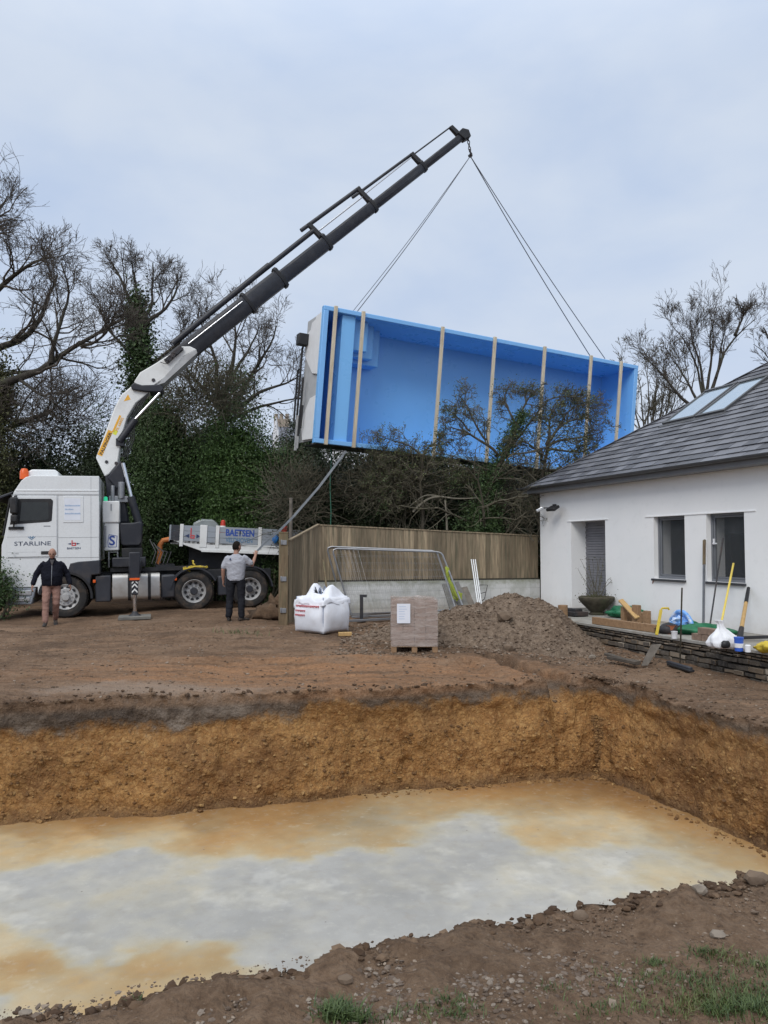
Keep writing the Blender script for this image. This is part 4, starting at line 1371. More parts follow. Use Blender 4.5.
# ------------------------------------------------------------------ fence on the white block wall
WA = V(-1.58, 18.4)                 # inner corner of fence
WB = V(4.05, 20.05)
def build_fence():
    d = unit(WB - WA); nrm = np.array([-d[1], d[0]])         # nrm: away from the viewer
    # block wall
    wl = MB(frame((WA[0], WA[1], 0), (d[0], d[1], 0), (nrm[0], nrm[1], 0), (0, 0, 1)))
    L = np.linalg.norm(WB - WA)
    wl.bb(V(-.06, 0, -.5), V(L, .2, .885))
    m, t, b, out = nt('whitewashed_blockwork')
    g = NB(t)
    tc = g.n('ShaderNodeTexCoord')
    mp = g.n('ShaderNodeMapping'); mp.inputs['Rotation'].default_value = (R(90), 0, 0)
    g.l(tc.outputs['Object'], mp.inputs[0])
    br = g.n('ShaderNodeTexBrick')
    g.l(mp.outputs[0], br.inputs['Vector'])
    br.inputs['Scale'].default_value = 1
    br.inputs['Brick Width'].default_value = .28
    br.inputs['Row Height'].default_value = .225
    br.inputs['Mortar Size'].default_value = .008
    br.inputs['Color1'].default_value = (.56, .57, .56, 1)
    br.inputs['Color2'].default_value = (.63, .635, .625, 1)
    br.inputs['Mortar'].default_value = (.50, .51, .50, 1)
    n1, n2 = g.noise(tc.outputs['Object'], 1.6, 6, .65), g.noise(tc.outputs['Object'], 9, 5, .65)
    c = g.mix(g.rng(n1, .46, .62, 0, .7), br.outputs[0], (.36, .37, .33))
    sep = g.n('ShaderNodeSeparateXYZ'); g.l(tc.outputs['Object'], sep.inputs[0])
    al = g.math('ADD', sep.outputs[2], g.math('MULTIPLY', n2, .35))
    c = g.mix(g.rng(al, .92, 1.06, 0, .65), c, (.20, .21, .13))
    c = g.mix(g.rng(al, .62, .35, 0, .5), c, (.33, .29, .23))
    g.l(c, b.inputs['Base Color'])
    b.inputs['Roughness'].default_value = .9
    g.l(g.bump(g.math('ADD', br.outputs['Fac'], g.math('MULTIPLY', n2, -.5)), -.4, .015), b.inputs['Normal'])
    me_o = wl.build('block_wall', m, None)
    # keep the wall's own axes for its block pattern
    M = Matrix(frame((WA[0], WA[1], 0), (d[0], d[1], 0), (nrm[0], nrm[1], 0), (0, 0, 1)).tolist())
    me_o.data.transform(M.inverted()); me_o.matrix_world = M
    tag(me_o, 'whitewashed concrete block wall below the timber fence', 'wall')
    fn = thing('timber_fence', 'weathered close board timber fence on top of the white block wall', 'fence', loc=(WA[0], WA[1], 0))
    FM = frame((WA[0], WA[1], 0), (d[0], d[1], 0), (nrm[0], nrm[1], 0), (0, 0, 1))
    ztop = lambda x: 2.27 - .235 * x / L
    bays = [(0, 1.95), (1.95, 3.9), (3.9, L)]
    for (a, c) in bays:
        b1 = MB(FM)
        x = a
        while x < c - .03:
            w = min(RNG.uniform(.118, .128), c - x)
            rot = Matrix.Rotation(RNG.uniform(-.012, .012), 3, 'Y') @ Matrix.Rotation(.07, 3, 'Z')
            zt = ztop(x) - .03 + RNG.uniform(-.006, .004)
            b1.box((x + w / 2, .10 + RNG.uniform(-.004, .004), (zt + .86) / 2), (w + .006, .016, zt - .86), np.array(rot))
            x += w
        b1.build('board_panel', MT['fence_wood'], fn)
        cp = MB(FM)
        cp.beam((a, .105, ztop(a) - .012), (c, .105, ztop(c) - .012), .07, .03)
        cp.build('capping', MT['fence_wood'], fn)
        rl = MB(FM)
        for zz in (1.05, 1.95): rl.beam((a, .145, zz), (c, .145, zz - .03), .06, .08)
        rl.build('rail', MT['fence_wood'], fn)
    for x in (.02, 1.95, 3.9):
        MB(FM).bb(V(x - .05, .15, .2), V(x + .05, .25, ztop(x) - .05)).build('post', MT['post_wood'], fn)
    gb = MB(FM)
    gb.bb(V(-.05, .045, .886), V(L, .085, .925))
    gb.build('base_strip', MT['bark'], fn)  # thin dark strip where the boards meet the wall top
    # return section running to the gate post
    S0, S1 = WA, V(-2.10, 16.95)
    d2 = unit(S1 - S0); n2_ = np.array([d2[1], -d2[0]])
    L2 = np.linalg.norm(S1 - S0)
    F2 = frame((S0[0], S0[1], 0), (d2[0], d2[1], 0), (-d2[1], d2[0], 0), (0, 0, 1))
    z2 = lambda x: 2.27 + (1.87 - 2.27) * x / L2
    b1 = MB(F2)
    x = 0
    while x < L2 - .02:
        w = min(.123, L2 - x)
        zt = z2(x + w / 2) - .02
        rot = Matrix.Rotation(RNG.uniform(-.01, .01), 3, 'Y')
        b1.box((x + w / 2, RNG.uniform(-.004, .004), (zt + .06) / 2), (w - .003, .018, zt - .06), np.array(rot))
        x += w
    b1.build('board_panel', MT['fence_wood'], fn)
    MB(F2).beam((-.03, 0, z2(0) - .005), (L2, 0, z2(L2) - .005), .075, .03).build('capping', MT['fence_wood'], fn)
    rl = MB(F2)
    for zz in (.4, 1.1): rl.beam((0, -.045, zz), (L2, -.045, zz), .06, .08)
    rl.build('rail', MT['fence_wood'], fn)
    # gate post with its hinge irons
    c = G(282.5, 624.5, .05)
    gp = thing('gate_post', 'stout square timber gate post with rusty hinge plates at the lane end of the fence', 'gate post', loc=(c[0], c[1], .0))
    a = math.atan2(d2[1], d2[0])
    rot = np.array(Matrix.Rotation(.15, 3, 'Z'))
    MB().box((c[0], c[1] + .1, .95), (.20, .2, 2.16), rot).build('post', MT['post_wood'], gp, bevel=.012)
    MB().box((c[0], c[1] + .1, 2.035), (.215, .215, .03), rot).build('post_cap', MT['post_wood'], gp, bevel=.01)
    for z in (1.82, 1.03, .35):
        h = MB()
        h.box((c[0] + .02, c[1] - .012, z), (.12, .02, .10), rot); h.cyl((c[0] - .03, c[1] - .03, z - .05), (c[0] - .03, c[1] - .03, z + .06), .018, 8)
        h.build('hinge', MT['steel'], gp, bevel=.004)
# ------------------------------------------------------------------ crane lorry
_yaw, _pit = R(17), R(1.0)
TX = np.array([math.cos(_yaw) * math.cos(_pit), math.sin(_yaw) * math.cos(_pit), math.sin(_pit)])
TY = np.array([-math.sin(_yaw), math.cos(_yaw), 0])
TZV = np.cross(TX, TY)
TO = V(-8.1, 19.68, -.05)
TM = frame(TO, TX, TY, TZV)        # x to the rear, y away from the viewer, z up; y=0 is the near flank

def arc(cx, cz, r, a0, a1, n):
    return [(cx + r * math.cos(a0 + (a1 - a0) * i / n), cz + r * math.sin(a0 + (a1 - a0) * i / n)) for i in range(n + 1)]

def poly_xz(pts, y): return [V(x, y, z) for x, z in pts]

def make_wheel(parent, M, x, z, r, w, y, rear, lettered=False):
    """tyre with rim as sub-part; y is the outer face"""
    ax = np.array([[1, 0, 0], [0, 0, 1], [0, -1, 0]], float)   # lathe axis z -> truck -y... outward
    b = MB(M)
    prof = [(r * .60, 0.02), (r * .66, -.004), (r * .80, -.012), (r * .93, 0.0), (r * .985, .035), (r, .07)]
    prof += [(r, w - .07), (r * .985, w - .035), (r * .93, w), (r * .6, w)]
    axis = np.array([[1, 0, 0], [0, 0, 1], [0, 1, 0]], float).T
    axis = np.array([[1, 0, 0], [0, 0, 1.], [0, -1, 0]])       # columns: local z -> +y
    axis = np.array([[1, 0, 0], [0, 0, 1], [0, 1, 0]], float)  # maps (x,y,z)->(x,z,y)
    b.lathe(prof, (x, y, z), axis, 40, cap=False)
    # tread grooves: shallow blocks
    for k in range(44):
        a = 2 * PI * k / 44
        rot = np.array(Matrix.Rotation(-a, 3, 'Y'))
        p = rot @ V(r * 1.0, 0, 0)
        b.box((x + p[0], y + w * .5, z + p[2]), (.014, w * .72, r * .085), rot)
    t = b.build('wheel', MT['rubber'], parent, sharp=40)
    q = MB(M)
    if rear:
        pr = [(0, .10), (r * .17, .10), (r * .2, .135), (r * .40, .14), (r * .50, .10), (r * .56, .02), (r * .60, .0), (r * .62, .012), (r * .62, .05)]
    else:
        pr = [(0, -.06), (r * .16, -.055), (r * .19, 0), (r * .40, -.005), (r * .48, .04), (r * .56, .02), (r * .60, -.002), (r * .62, .012), (r * .62, .05)]
    q.lathe(pr + [(r * .60, .16), (0, .18)], (x, y, z), axis, 36)
    q.build('rim', MT['rim'], t, sharp=35)
    hb = MB(M)
    hb.lathe([(0, -.03 if rear else -.10), (r * .15, -.03 if rear else -.095), (r * .19, .02 if rear else -.06), (r * .2, .14 if rear else .0)], (x, y, z), axis, 20)
    hb.build('hub', MT['dark_plastic'] if rear else MT['rim'], t)
    for k in range(10):
        hs = MB(M)
        a = 2 * PI * k / 10 + .1
        hs.cyl((x + r * .445 * math.cos(a), y + .055 if not rear else y + .095, z + r * .445 * math.sin(a)), (x + r * .445 * math.cos(a), y + .01 if not rear else y + .118, z + r * .445 * math.sin(a)), r * .085, 10)
        hs.build('hand_hole', MT['black_plastic'], t)
    nt_ = MB(M)
    for k in range(10):
        a = 2 * PI * k / 10
        yy = y - .03 if not rear else y + .09
        nt_.cyl((x + r * .30 * math.cos(a), yy, z + r * .30 * math.sin(a)), (x + r * .30 * math.cos(a), y + .14, z + r * .30 * math.sin(a)), .016, 6)
    nt_.build('wheel_nut', MT['steel'], t)
    return t

def build_truck():
    tk = thing('crane_lorry', 'white crane lorry with its sleeper cab facing left and the long loader boom raised', 'lorry', M=Matrix(TM.tolist()))
    W = 2.45
    # ---- cab shell
    cab = MB(TM)
    prof = [(-1.44, .78), (-1.50, 1.25), (-1.49, 1.85), (-1.44, 2.02), (-1.27, 3.02), (-1.22, 3.18), (-1.05, 3.46), (-.94, 3.56), (-.80, 3.60), (.80, 3.60), (.80, 1.42), (.72, 1.36), (.60, 1.36)]
    arch = arc(0, .50, .66, R(78), R(172), 10)
    prof += arch + [(-.66, .78)]
    cab.prism(poly_xz(prof, 0), (0, W, 0))
    cabo = cab.build('cab', MT['white_paint'], tk, bevel=.055, seg=3)
    # roof step mouldings: two soft ridges along the high roof
    rb = MB(TM)
    rb.bb(V(-1.18, -.014, 3.20), V(.79, .01, 3.24)); rb.bb(V(-1.20, -.008, 3.122), V(.79, .01, 3.19))
    rb.build('roof_moulding', MT['white_paint'], cabo, bevel=.008)
    sm = MB(TM)
    def seam(x0, z0, x1, z1, w=.012):
        sm.beam(V(x0, -.0015, z0), V(x1, -.0015, z1), w, .005, up=(0, 1, 0)) if False else sm.beam(V(x0, -.002, z0), V(x1, -.002, z1), .006, w)
    seam(-1.27, 3.105, .795, 3.105, .014)
    seam(-.19, 3.10, -.19, 1.50); seam(.60, 3.58, .60, 1.45, .008)
    seam(-.19, 2.02, .79, 2.02, .008); seam(-1.36, 1.52, .79, 1.50, .012)
    sm.build('panel_gap', MT['seam_light'], cabo)
    # ---- door
    d = MB(TM)
    dp = [(-1.355, 1.54), (-1.385, 1.95), (-1.375, 2.08), (-1.235, 3.06), (-1.20, 3.085), (-.215, 3.085), (-.205, 1.54)]
    d.prism(poly_xz(dp, -.022), (0, .02, 0))
    door = d.build('door', MT['white_paint'], cabo, bevel=.010)
    wn = MB(TM)
    wn.prism(poly_xz([(-1.30, 2.36), (-1.185, 3.01), (-.35, 3.01), (-.30, 2.96), (-.33, 2.45), (-.40, 2.42)], -.030), (0, .012, 0))
    wn.build('window_seal', MT['black_plastic'], door, bevel=.012) if False else None
    o = wn.build('window_surround', MT['black_plastic'], cabo, bevel=.006)
    g = MB(TM)
    g.prism(poly_xz([(-1.07, 2.45), (-1.03, 2.92), (-.41, 2.92), (-.40, 2.50), (-.46, 2.47)], -.034), (0, .006, 0))
    g.build('side_window', MT['glass_dark'], cabo)
    hn = MB(TM)
    hn.bb(V(-.58, -.04, 1.60), V(-.36, -.023, 1.68))
    hn.build('door_handle', MT['black_plastic'], cabo, bevel=.008)
    ld = MB(TM)
    ld.bb(V(-1.37, -.012, 2.04), V(-.21, -.023, 2.05)); ld.bb(V(-1.35, -.012, 1.66), V(-.7, -.0235, 1.665))
    ld.build('door_crease', MT['seam_light'], cabo)
    # windscreen and its visor, only just in frame
    ws = MB(TM)
    ws.add([V(-1.462, .12, 2.10), V(-1.462, W - .12, 2.10), V(-1.300, W - .14, 3.00), V(-1.300, .14, 3.00), V(-1.43, .12, 2.10), V(-1.43, W - .12, 2.10), V(-1.27, W - .14, 3.0), V(-1.27, .14, 3.0)],
           [(0, 3, 2, 1), (4, 5, 6, 7), (0, 1, 5, 4), (1, 2, 6, 5), (2, 3, 7, 6), (3, 0, 4, 7)])
    ws.build('windscreen', MT['glass_dark'], cabo)
    pl = MB(TM)
    pl.prism(poly_xz([(-1.485, 2.08), (-1.455, 2.10), (-1.295, 3.02), (-1.33, 3.02)], .004), (0, .16, 0))
    pl.build('screen_pillar', MT['black_plastic'], cabo)
    vs = MB(TM)
    vs.prism(poly_xz([(-1.22, 3.20), (-1.28, 3.12), (-1.62, 2.96), (-1.64, 3.0), (-1.60, 3.05)], -.03), (0, W + .06, 0))
    vs.build('sun_visor', MT['dark_plastic'], cabo, bevel=.015)
    # mirrors
    mr = MB(TM)
    mr.bb(V(-1.27, -.27, 2.62), V(-1.10, -.05, 3.04)); mr.bb(V(-1.26, -.25, 2.40), V(-1.10, -.05, 2.60))
    mro = mr.build('mirror', MT['black_plastic'], cabo, bevel=.04, seg=3)
    am = MB(TM)
    am.tube([V(-1.22, -.01, 2.30), V(-1.19, -.14, 2.32), V(-1.19, -.15, 2.44)], .022, 8); am.bb(V(-1.33, -.06, 2.235), V(-.98, -.012, 2.305))
    am.build('mirror_arm', MT['black_plastic'], mro, bevel=.008)
    am = MB(TM)
    am.tube([V(-1.15, 0, 3.08), V(-1.18, -.14, 3.06), V(-1.18, -.14, 3.0)], .02, 8)
    am.build('mirror_arm', MT['black_plastic'], mro, bevel=.008)
    # sleeper side panel with printed sheet
    sp = MB(TM)
    sp.bb(V(-.06, -.014, 2.40), V(.42, .0, 3.08))
    spo = sp.build('side_panel', MT['white_paint'], cabo, bevel=.03, seg=3)
    st = MB(TM)
    st.bb(V(-.035, -.0165, 2.46), V(.35, -.0145, 3.02))
    st.build('sticker', MT['wrap_label'], cabo)
    # roof hatch and beacon
    ht = MB(TM)
    ht.prism(poly_xz([(-1.02, 3.59), (-.98, 3.74), (-.88, 3.81), (-.32, 3.81), (-.24, 3.75), (-.22, 3.59)], .55), (0, 1.0, 0))
    ht.build('roof_hatch', MT['white_paint'], cabo, bevel=.03, seg=3)
    bc = MB(TM)
    bc.lathe([(.11, 0), (.11, .05), (.105, .2), (.07, .27), (0, .285)], (-1.05, .52, 3.55), None, 18)
    bc.build('beacon', MT['orange_light'], cabo)
    # lower front corner, bumper, step
    bp = MB(TM)
    bp.prism(poly_xz([(-1.52, .34), (-1.55, .60), (-1.50, .775), (-.70, .775), (-.76, .50), (-.80, .34)], .02), (0, W - .04, 0))
    bp.build('bumper', MT['board_grey'], tk, bevel=.03)
    stp = MB(TM)
    stp.bb(V(-1.30, -.005, .43), V(-.84, .03, .52)); stp.bb(V(-1.30, -.004, .58), V(-.80, .03, .70))
    stp.build('step_light_bar', MT['alu'], tk, bevel=.012)
    gr = MB(TM)
    gr.bb(V(-1.40, -.012, 1.30), V(-1.36, 0, 1.46))
    # black wheel arch skirt running back from the arch
    sk = MB(TM)
    a_in = arc(0, .50, .60, R(20), R(88), 8)
    a_out = [(.10, 1.36), (.30, 1.40), (.81, 1.43), (.83, 1.06), (.62, 1.04)]
    sk.prism(poly_xz(a_in + a_out, -.012), (0, .6, 0))
    sk.build('side_skirt', MT['dark_plastic'], tk, bevel=.025, seg=2)
    # wing over the front wheel
    fw = MB(TM)
    outer = arc(0, .50, .645, R(-5), R(172), 20); inner = arc(0, .50, .59, R(172), R(-5), 20)
    fw.prism(poly_xz(outer + inner, -.03), (0, .42, 0))
    fw.build('wheel_arch', MT['black_plastic'], tk)
    # ---- frame and running gear
    ch = MB(TM)
    ch.bb(V(-.9, .75, .80), V(5.35, .83, 1.08)); ch.bb(V(-.9, 1.62, .80), V(5.35, 1.70, 1.08))
    for x in (.9, 2.3, 3.9, 5.2): ch.bb(V(x, .83, .84), V(x + .1, 1.62, 1.04))
    ch.bb(V(-.15, .3, .42), V(.15, W - .3, .62)); ch.bb(V(3.03, .3, .40), V(3.33, W - .3, .64)); ch.bb(V(4.5, .3, .40), V(4.8, W - .3, .64))
    ch.build('chassis', MT['black_plastic'], tk, bevel=.01)
    for x, z, r, y, rear in ((0, .50, .53, 0.0, False), (3.18, .54, .51, .02, True), (4.66, .55, .50, .02, True)):
        make_wheel(tk, TM, x, z, r, .34, y, rear)
        make_wheel_far(tk, x, z, r, W, rear)
    for x in (3.18,):
        mg = MB(TM)
        outer = arc(x, .54, .64, R(25), R(172), 18); inner = arc(x, .54, .60, R(172), R(25), 18)
        mg.prism(poly_xz(outer + inner, 0.0), (0, .62, 0))
        mg.build('mudguard', MT['dark_plastic'], tk)
    mg = MB(TM)
    outer = arc(4.66, .55, .64, R(5), R(165), 18); inner = arc(4.66, .55, .60, R(165), R(5), 18)
    mg.prism(poly_xz(outer + inner, 0.0), (0, .62, 0))
    mg.build('mudguard', MT['dark_plastic'], tk)
    # fuel tank: ribbed aluminium with dark straps
    tn = MB(TM)
    prof = arc(0, 0, .10, 0, PI / 2, 4)
    def rrect(y0, y1, z0, z1, r):
        p = []
        for (cy, cz, a) in ((y1 - r, z1 - r, 0), (y0 + r, z1 - r, PI / 2), (y0 + r, z0 + r, PI), (y1 - r, z0 + r, 1.5 * PI)):
            p += [(cy + r * math.cos(a + i * PI / 10), cz + r * math.sin(a + i * PI / 10)) for i in range(6)]
        return p
    tn.prism([V(1.12, y, z) for y, z in rrect(.02, .66, .36, 1.05, .12)], (1.18, 0, 0))
    tko = tn.build('fuel_tank', MT['tank_alu'], tk, sharp=40)
    ss = MB(TM)
    for x in (1.50, 2.00): ss.prism([V(x, y, z) for y, z in rrect(.008, .672, .348, 1.062, .13)], (.075, 0, 0))
    ss.build('tank_strap', MT['black_plastic'], tko, sharp=40)
    bx = MB(TM)
    bx.bb(V(.70, .05, .34), V(1.08, .6, 1.02))
    bx.build('battery_box', MT['dark_plastic'], tk, bevel=.03)
    bx = MB(TM)
    bx.bb(V(2.33, .04, .38), V(2.70, .6, 1.0))
    bx.build('air_tank_box', MT['dark_plastic'], tk, bevel=.05)
    bx = MB(TM)
    bx.bb(V(3.82, .10, .40), V(4.05, .5, .92))
    bx.build('tool_box', MT['dark_plastic'], tk, bevel=.03)
    for x in (.68, 2.70):
        MB(TM).bb(V(x - .035, .012, .84), V(x + .035, .045, .92)).build('marker_light', MT['orange_light'], tk, bevel=.01)
    # rail and hoses above the frame
    hs = MB(TM)
    hs.bb(V(1.05, .40, 1.10), V(2.9, .62, 1.20)); hs.bb(V(2.2, .5, 1.18), V(2.7, 1.9, 1.26))
    for k in range(5):
        x = 2.05 + .1 * k
        hs.tube([V(x, .7, 1.95 - .1 * k), V(x + .16, .55, 1.6), V(x + .05, .5, 1.3), V(x + .3, .7, 1.1)], .018, 6)
    hs.build('hose', MT['black_plastic'], tk)
    fwp = MB(TM)
    fwp.bb(V(2.7, .72, 1.08), V(3.6, 1.73, 1.19))
    fwp.build('fifth_wheel', MT['iron'], tk, bevel=.02)
    # ---- writing on the cab
    FL = frame(TO - TY * .0235, TX, TZV, -TY)
    def at(x, z, w, h, s, m, name='lettering', out=.0, bold=0):
        M = frame(TO + TX * x + TZV * z - TY * (.0235 + out), TX, TZV, -TY)
        return lettering(s, w, h, M, m, cabo, name, bold)
    at(-1.20, 1.825, .85, .105, 'STARLINE', MT['grey_ink'], bold=.01)
    em = MB(TM)
    for s in (-1, 1):
        em.prism([V(-.80 + s * x, -.026, z) for x, z in ((0, 1.965), (.075, 2.03), (.088, 2.065), (.03, 2.01), (0, 1.985))], (0, .003, 0))
        em.prism([V(-.80 + s * x, -.026, z) for x, z in ((.012, 2.0), (.045, 2.045), (.04, 2.075), (.0, 2.03))], (0, .003, 0))
    em.build('emblem', MT['teal_ink'], cabo)
    at(-1.26, 1.615, .16, .03, 'XF 480', MT['seam_light'])
    M2 = frame(TO + TX * .03 + TZV * 1.715 - TY * .004, TX, TZV, -TY)
    lettering('BAETSEN', .32, .052, M2, MT['navy_ink'], cabo, bold=.01)
    em = MB(TM)
    em.prism([V(x, -.004, z) for x, z in ((.04, 1.855), (.12, 1.83), (.12, 1.88))], (0, .003, 0)); em.prism([V(x, -.004, z) for x, z in ((.34, 1.855), (.26, 1.83), (.26, 1.88))], (0, .003, 0)); em.bb(V(.118, -.002, 1.85), V(.262, -.0005, 1.86))
    em.build('emblem', MT['navy_ink'], cabo)
    em = MB(TM)
    em.bb(V(.135, -.0045, 1.80), V(.16, -.001, 1.945)); em.bb(V(.16, -.0045, 1.80), V(.245, -.001, 1.825)); em.bb(V(.22, -.0045, 1.825), V(.245, -.001, 1.885)); em.bb(V(.16, -.0045, 1.865), V(.22, -.001, 1.885))
    em.build('emblem', MT['red_ink'], cabo)
    ln = MB(TM)
    for z, w in ((2.815, .36), (2.72, .20), (2.61, .37)):
        x = -.02
        while x < -.02 + w:
            k = RNG.uniform(.012, .026)
            ln.bb(V(x, -.0185, z), V(min(x + k, -.02 + w), -.0168, z + .034 + RNG.uniform(-.006, .008)))
            x += k + .008
    ln.build('printed_line', MT['pale_blue_ink'], cabo)
    dv = MB(TM)
    dv.bb(V(-.52, -.0245, 2.30), V(-.36, -.0225, 2.325))
    dv.build('badge', MT['steel'], cabo)
    build_crane(tk)
    build_outrigger(tk)
    return tk

def make_wheel_far(tk, x, z, r, W, rear):
    b = MB(TM)
    axis = np.array([[1, 0, 0], [0, 0, 1], [0, 1, 0]], float)
    b.lathe([(r * .3, .05), (r * .6, .03), (r * .93, 0), (r, .06), (r, .28), (r * .93, .33), (r * .6, .30), (r * .3, .26)], (x, W - .34, z), axis, 32)
    b.build('wheel', MT['rubber'], tk)

CD = unit(V(.968, .25, 0)); CN = np.array([-CD[1], CD[0], 0])
CB = TO + TX * 1.45 + TY * 1.25
CB[2] = 0
CM = frame(CB, CD, CN, V(0, 0, 1))   # x along the boom's plan direction, y away from the viewer, z height

def build_crane(tk):
    hw = .23
    def pz(pts, y): return [V(a, y, b) for a, b in pts]
    # base frame, slewing column, oil tank (boxed, white)
    bs = MB(TM)
    bs.bb(V(1.10, .25, 1.22), V(1.95, 2.2, 1.48)); bs.bb(V(1.25, .7, 1.08), V(1.8, 1.75, 1.22))
    bs.build('crane_base', MT['dark_crane'], tk, bevel=.03)
    jn = MB(TM)
    jn.cyl(V(1.58, .95, 1.48), V(1.58, .95, 1.95), .26, 20); jn.bb(V(1.34, .35, 1.48), V(1.86, 1.5, 1.72))
    jn.build('slewing_gear', MT['black_plastic'], tk, bevel=.01)
    cl = MB(TM)
    cl.prism(poly_xz([(1.27, 2.40), (1.32, 1.83), (1.38, 1.78), (1.78, 1.78), (1.85, 1.86), (1.87, 2.38), (1.80, 2.44), (1.62, 2.40)], .5), (0, 1.2, 0))
    cl.build('crane_column', MT['dark_crane'], tk, bevel=.04, seg=3)
    mast = MB(CM)
    mast.prism(pz([(-.62, 3.72), (-.36, 3.95), (-.20, 3.72), (.02, 2.40), (-.50, 2.40)], -.2), (0, .4, 0))
    mast.build('mast', MT['dark_crane'], tk, bevel=.03)
    tk2 = MB(TM)
    tk2.bb(V(.86, .42, 2.40), V(1.285, 1.6, 2.98)); tk2.bb(V(.90, .46, 1.66), V(1.27, 1.5, 2.40))
    ot = tk2.build('oil_tank', MT['white_crane'], tk, bevel=.03)
    lt = MB(TM)
    lt.bb(V(1.06, .405, 2.72), V(1.09, .419, 2.90))
    lt.build('gauge', MT['steel'], ot)
    lettering('S', .15, .26, frame(TO + TX * 1.02 + TZV * 1.80 + TY * .457, TX, TZV, -TY), MT['blue_ink'], ot, 'emblem', bold=.02)
    MB(TM).tube([V(1.0, .455, 1.76), V(1.20, .455, 1.76), V(1.22, .455, 2.05), V(1.02, .455, 2.09), V(.99, .455, 1.9), V(1.0, .455, 1.76)], .008, 5).build('emblem_ring', MT['blue_ink'], ot)
    fr = MB(TM)
    fr.tube([V(.92, .42, 1.75), V(.92, .42, 2.32)], .03, 8); fr.tube([V(1.02, .35, 1.22), V(1.02, .35, 1.62), V(1.24, .35, 1.62), V(1.24, .35, 1.22)], .022, 6)
    fr.build('guard_rail', MT['steel'], tk)
    gl = MB(TM)
    gl.lathe([(.05, 0), (.05, .08), (.035, .11), (0, .12)], (.93, .6, 2.99), None, 14)
    glm, gt, gbb, go = nt('green_work_lamp')
    gbb.inputs['Base Color'].default_value = (.02, .5, .25, 1)
    gbb.inputs['Emission Color'].default_value = (.05, 1, .5, 1)
    gbb.inputs['Emission Strength'].default_value = .25
    gl.build('work_lamp', glm, tk)
    fx = MB(CM)
    fx.cyl(V(-.18, -.30, 3.05), V(-.18, -.30, 3.5), .09, 14); fx.cyl(V(-.40, -.28, 2.9), V(-.40, -.28, 3.4), .055, 12); fx.bb(V(-.5, -.3, 2.95), V(0, .25, 3.12))
    fx.build('valve_block', MT['steel'], tk, bevel=.01)
    # main boom (cranked, white)
    mb = MB(CM)
    lower = [(-.86, 4.16), (-.62, 3.65), (-.50, 3.72), (-.29, 4.00), (-.27, 4.2), (-.19, 4.79), (-.05, 5.32), (.16, 5.70), (.48, 5.98), (.79, 6.22), (.66, 6.66), (.26, 6.39), (-.23, 5.92), (-.40, 5.55)]
    mb.prism(pz(lower, -hw), (0, 2 * hw, 0))
    bo = mb.build('main_boom', MT['white_crane'], tk, bevel=.03, seg=2)
    pn = MB(CM)
    for (x, z) in ((-.58, 4.05), (-.33, 4.02)): pn.cyl(V(x, -hw - .02, z), V(x, hw + .02, z), .045, 14)
    pn.build('pivot_pin', MT['iron'], bo)
    # amber maker's plate with dark letters running up the boom
    e = unit(V(.245, 0, .62)); ez = np.cross(e, V(0, -1, 0)); 
    A = V(-.76, -hw - .004, 4.20)
    up = unit(V(-e[2], 0, e[0]))
    dc = MB(CM)
    def plate(o, l, h, m, nm):
        q = [o, o + e * l, o + e * l + up * h, o + up * h]
        x = MB(CM); x.prism(q, (0, .003, 0)); return x.build(nm, m, bo)
    plate(V(-.70, -hw - .004, 4.20), .74, .13, MT['crane_yellow'], 'decal')
    W4 = lambda p: CB + CD * p[0] + CN * p[1] + V(0, 0, p[2])
    wd = lambda v: CD * v[0] + CN * v[1] + V(0, 0, v[2])
    lettering('PALFINGER', .66, .085, frame(W4(V(-.69, -hw - .006, 4.235)), wd(e), wd(up), -CN), MT['iron'], bo, bold=.02)
    plate(V(-.40, -hw - .004, 4.87), .50, .055, MT['crane_yellow'], 'decal')
    plate(V(-.345, -hw - .004, 4.79), .13, .10, MT['lime'], 'decal')
    lettering('PK 65002', .40, .07, frame(W4(V(-.30, -hw - .004, 4.90)), wd(e), wd(up), -CN), MT['crane_yellow'], bo, bold=.02)
    x = MB(CM); x.prism([V(-.16, -hw - .004, 5.74), V(.02, -hw - .004, 5.80), V(-.05, -hw - .004, 5.94)], (0, .003, 0)); x.build('warning_sign', MT['crane_yellow'], bo)
    # jib housing (white/grey) and knuckle
    jb = MB(CM)
    jb.prism(pz([(.10, 6.28), (.30, 6.12), (.62, 6.20), (.90, 6.42), (1.42, 7.08), (1.78, 7.30), (1.60, 7.38), (1.36, 7.36), (.70, 6.86), (.26, 6.56)], -hw - .05), (0, 2 * hw + .1, 0))
    jo = jb.build('jib_housing', MT['white_crane'], tk, bevel=.025)
    jg = MB(CM)
    jg.prism(pz([(.72, 6.22), (.92, 6.30), (1.80, 7.20), (1.76, 7.30), (1.40, 7.06)], -hw - .065), (0, 2 * hw + .13, 0))
    jg.build('jib_shoe', MT['grey_crane'], jo, bevel=.01)
    lk = MB(CM)
    lk.prism(pz([(.02, 6.16), (.10, 6.26), (.32, 6.20), (.80, 6.24), (.90, 6.14), (.84, 6.02), (.40, 6.02), (.06, 6.06)], -hw - .10), (0, 2 * hw + .2, 0))
    lk.build('knuckle_link', MT['dark_crane'], tk, bevel=.03)
    MB(CM).cyl(V(.62, -hw - .07, 6.36), V(.62, hw + .07, 6.36), .05, 14).build('pivot_pin', MT['iron'], jo)
    vb = MB(CM)
    for k in range(7): vb.box(V(.98 + .06 * k, -hw - .09, 6.92 + .06 * k), (.10, .10, .14), np.array(Matrix.Rotation(-.76, 3, 'Y')))
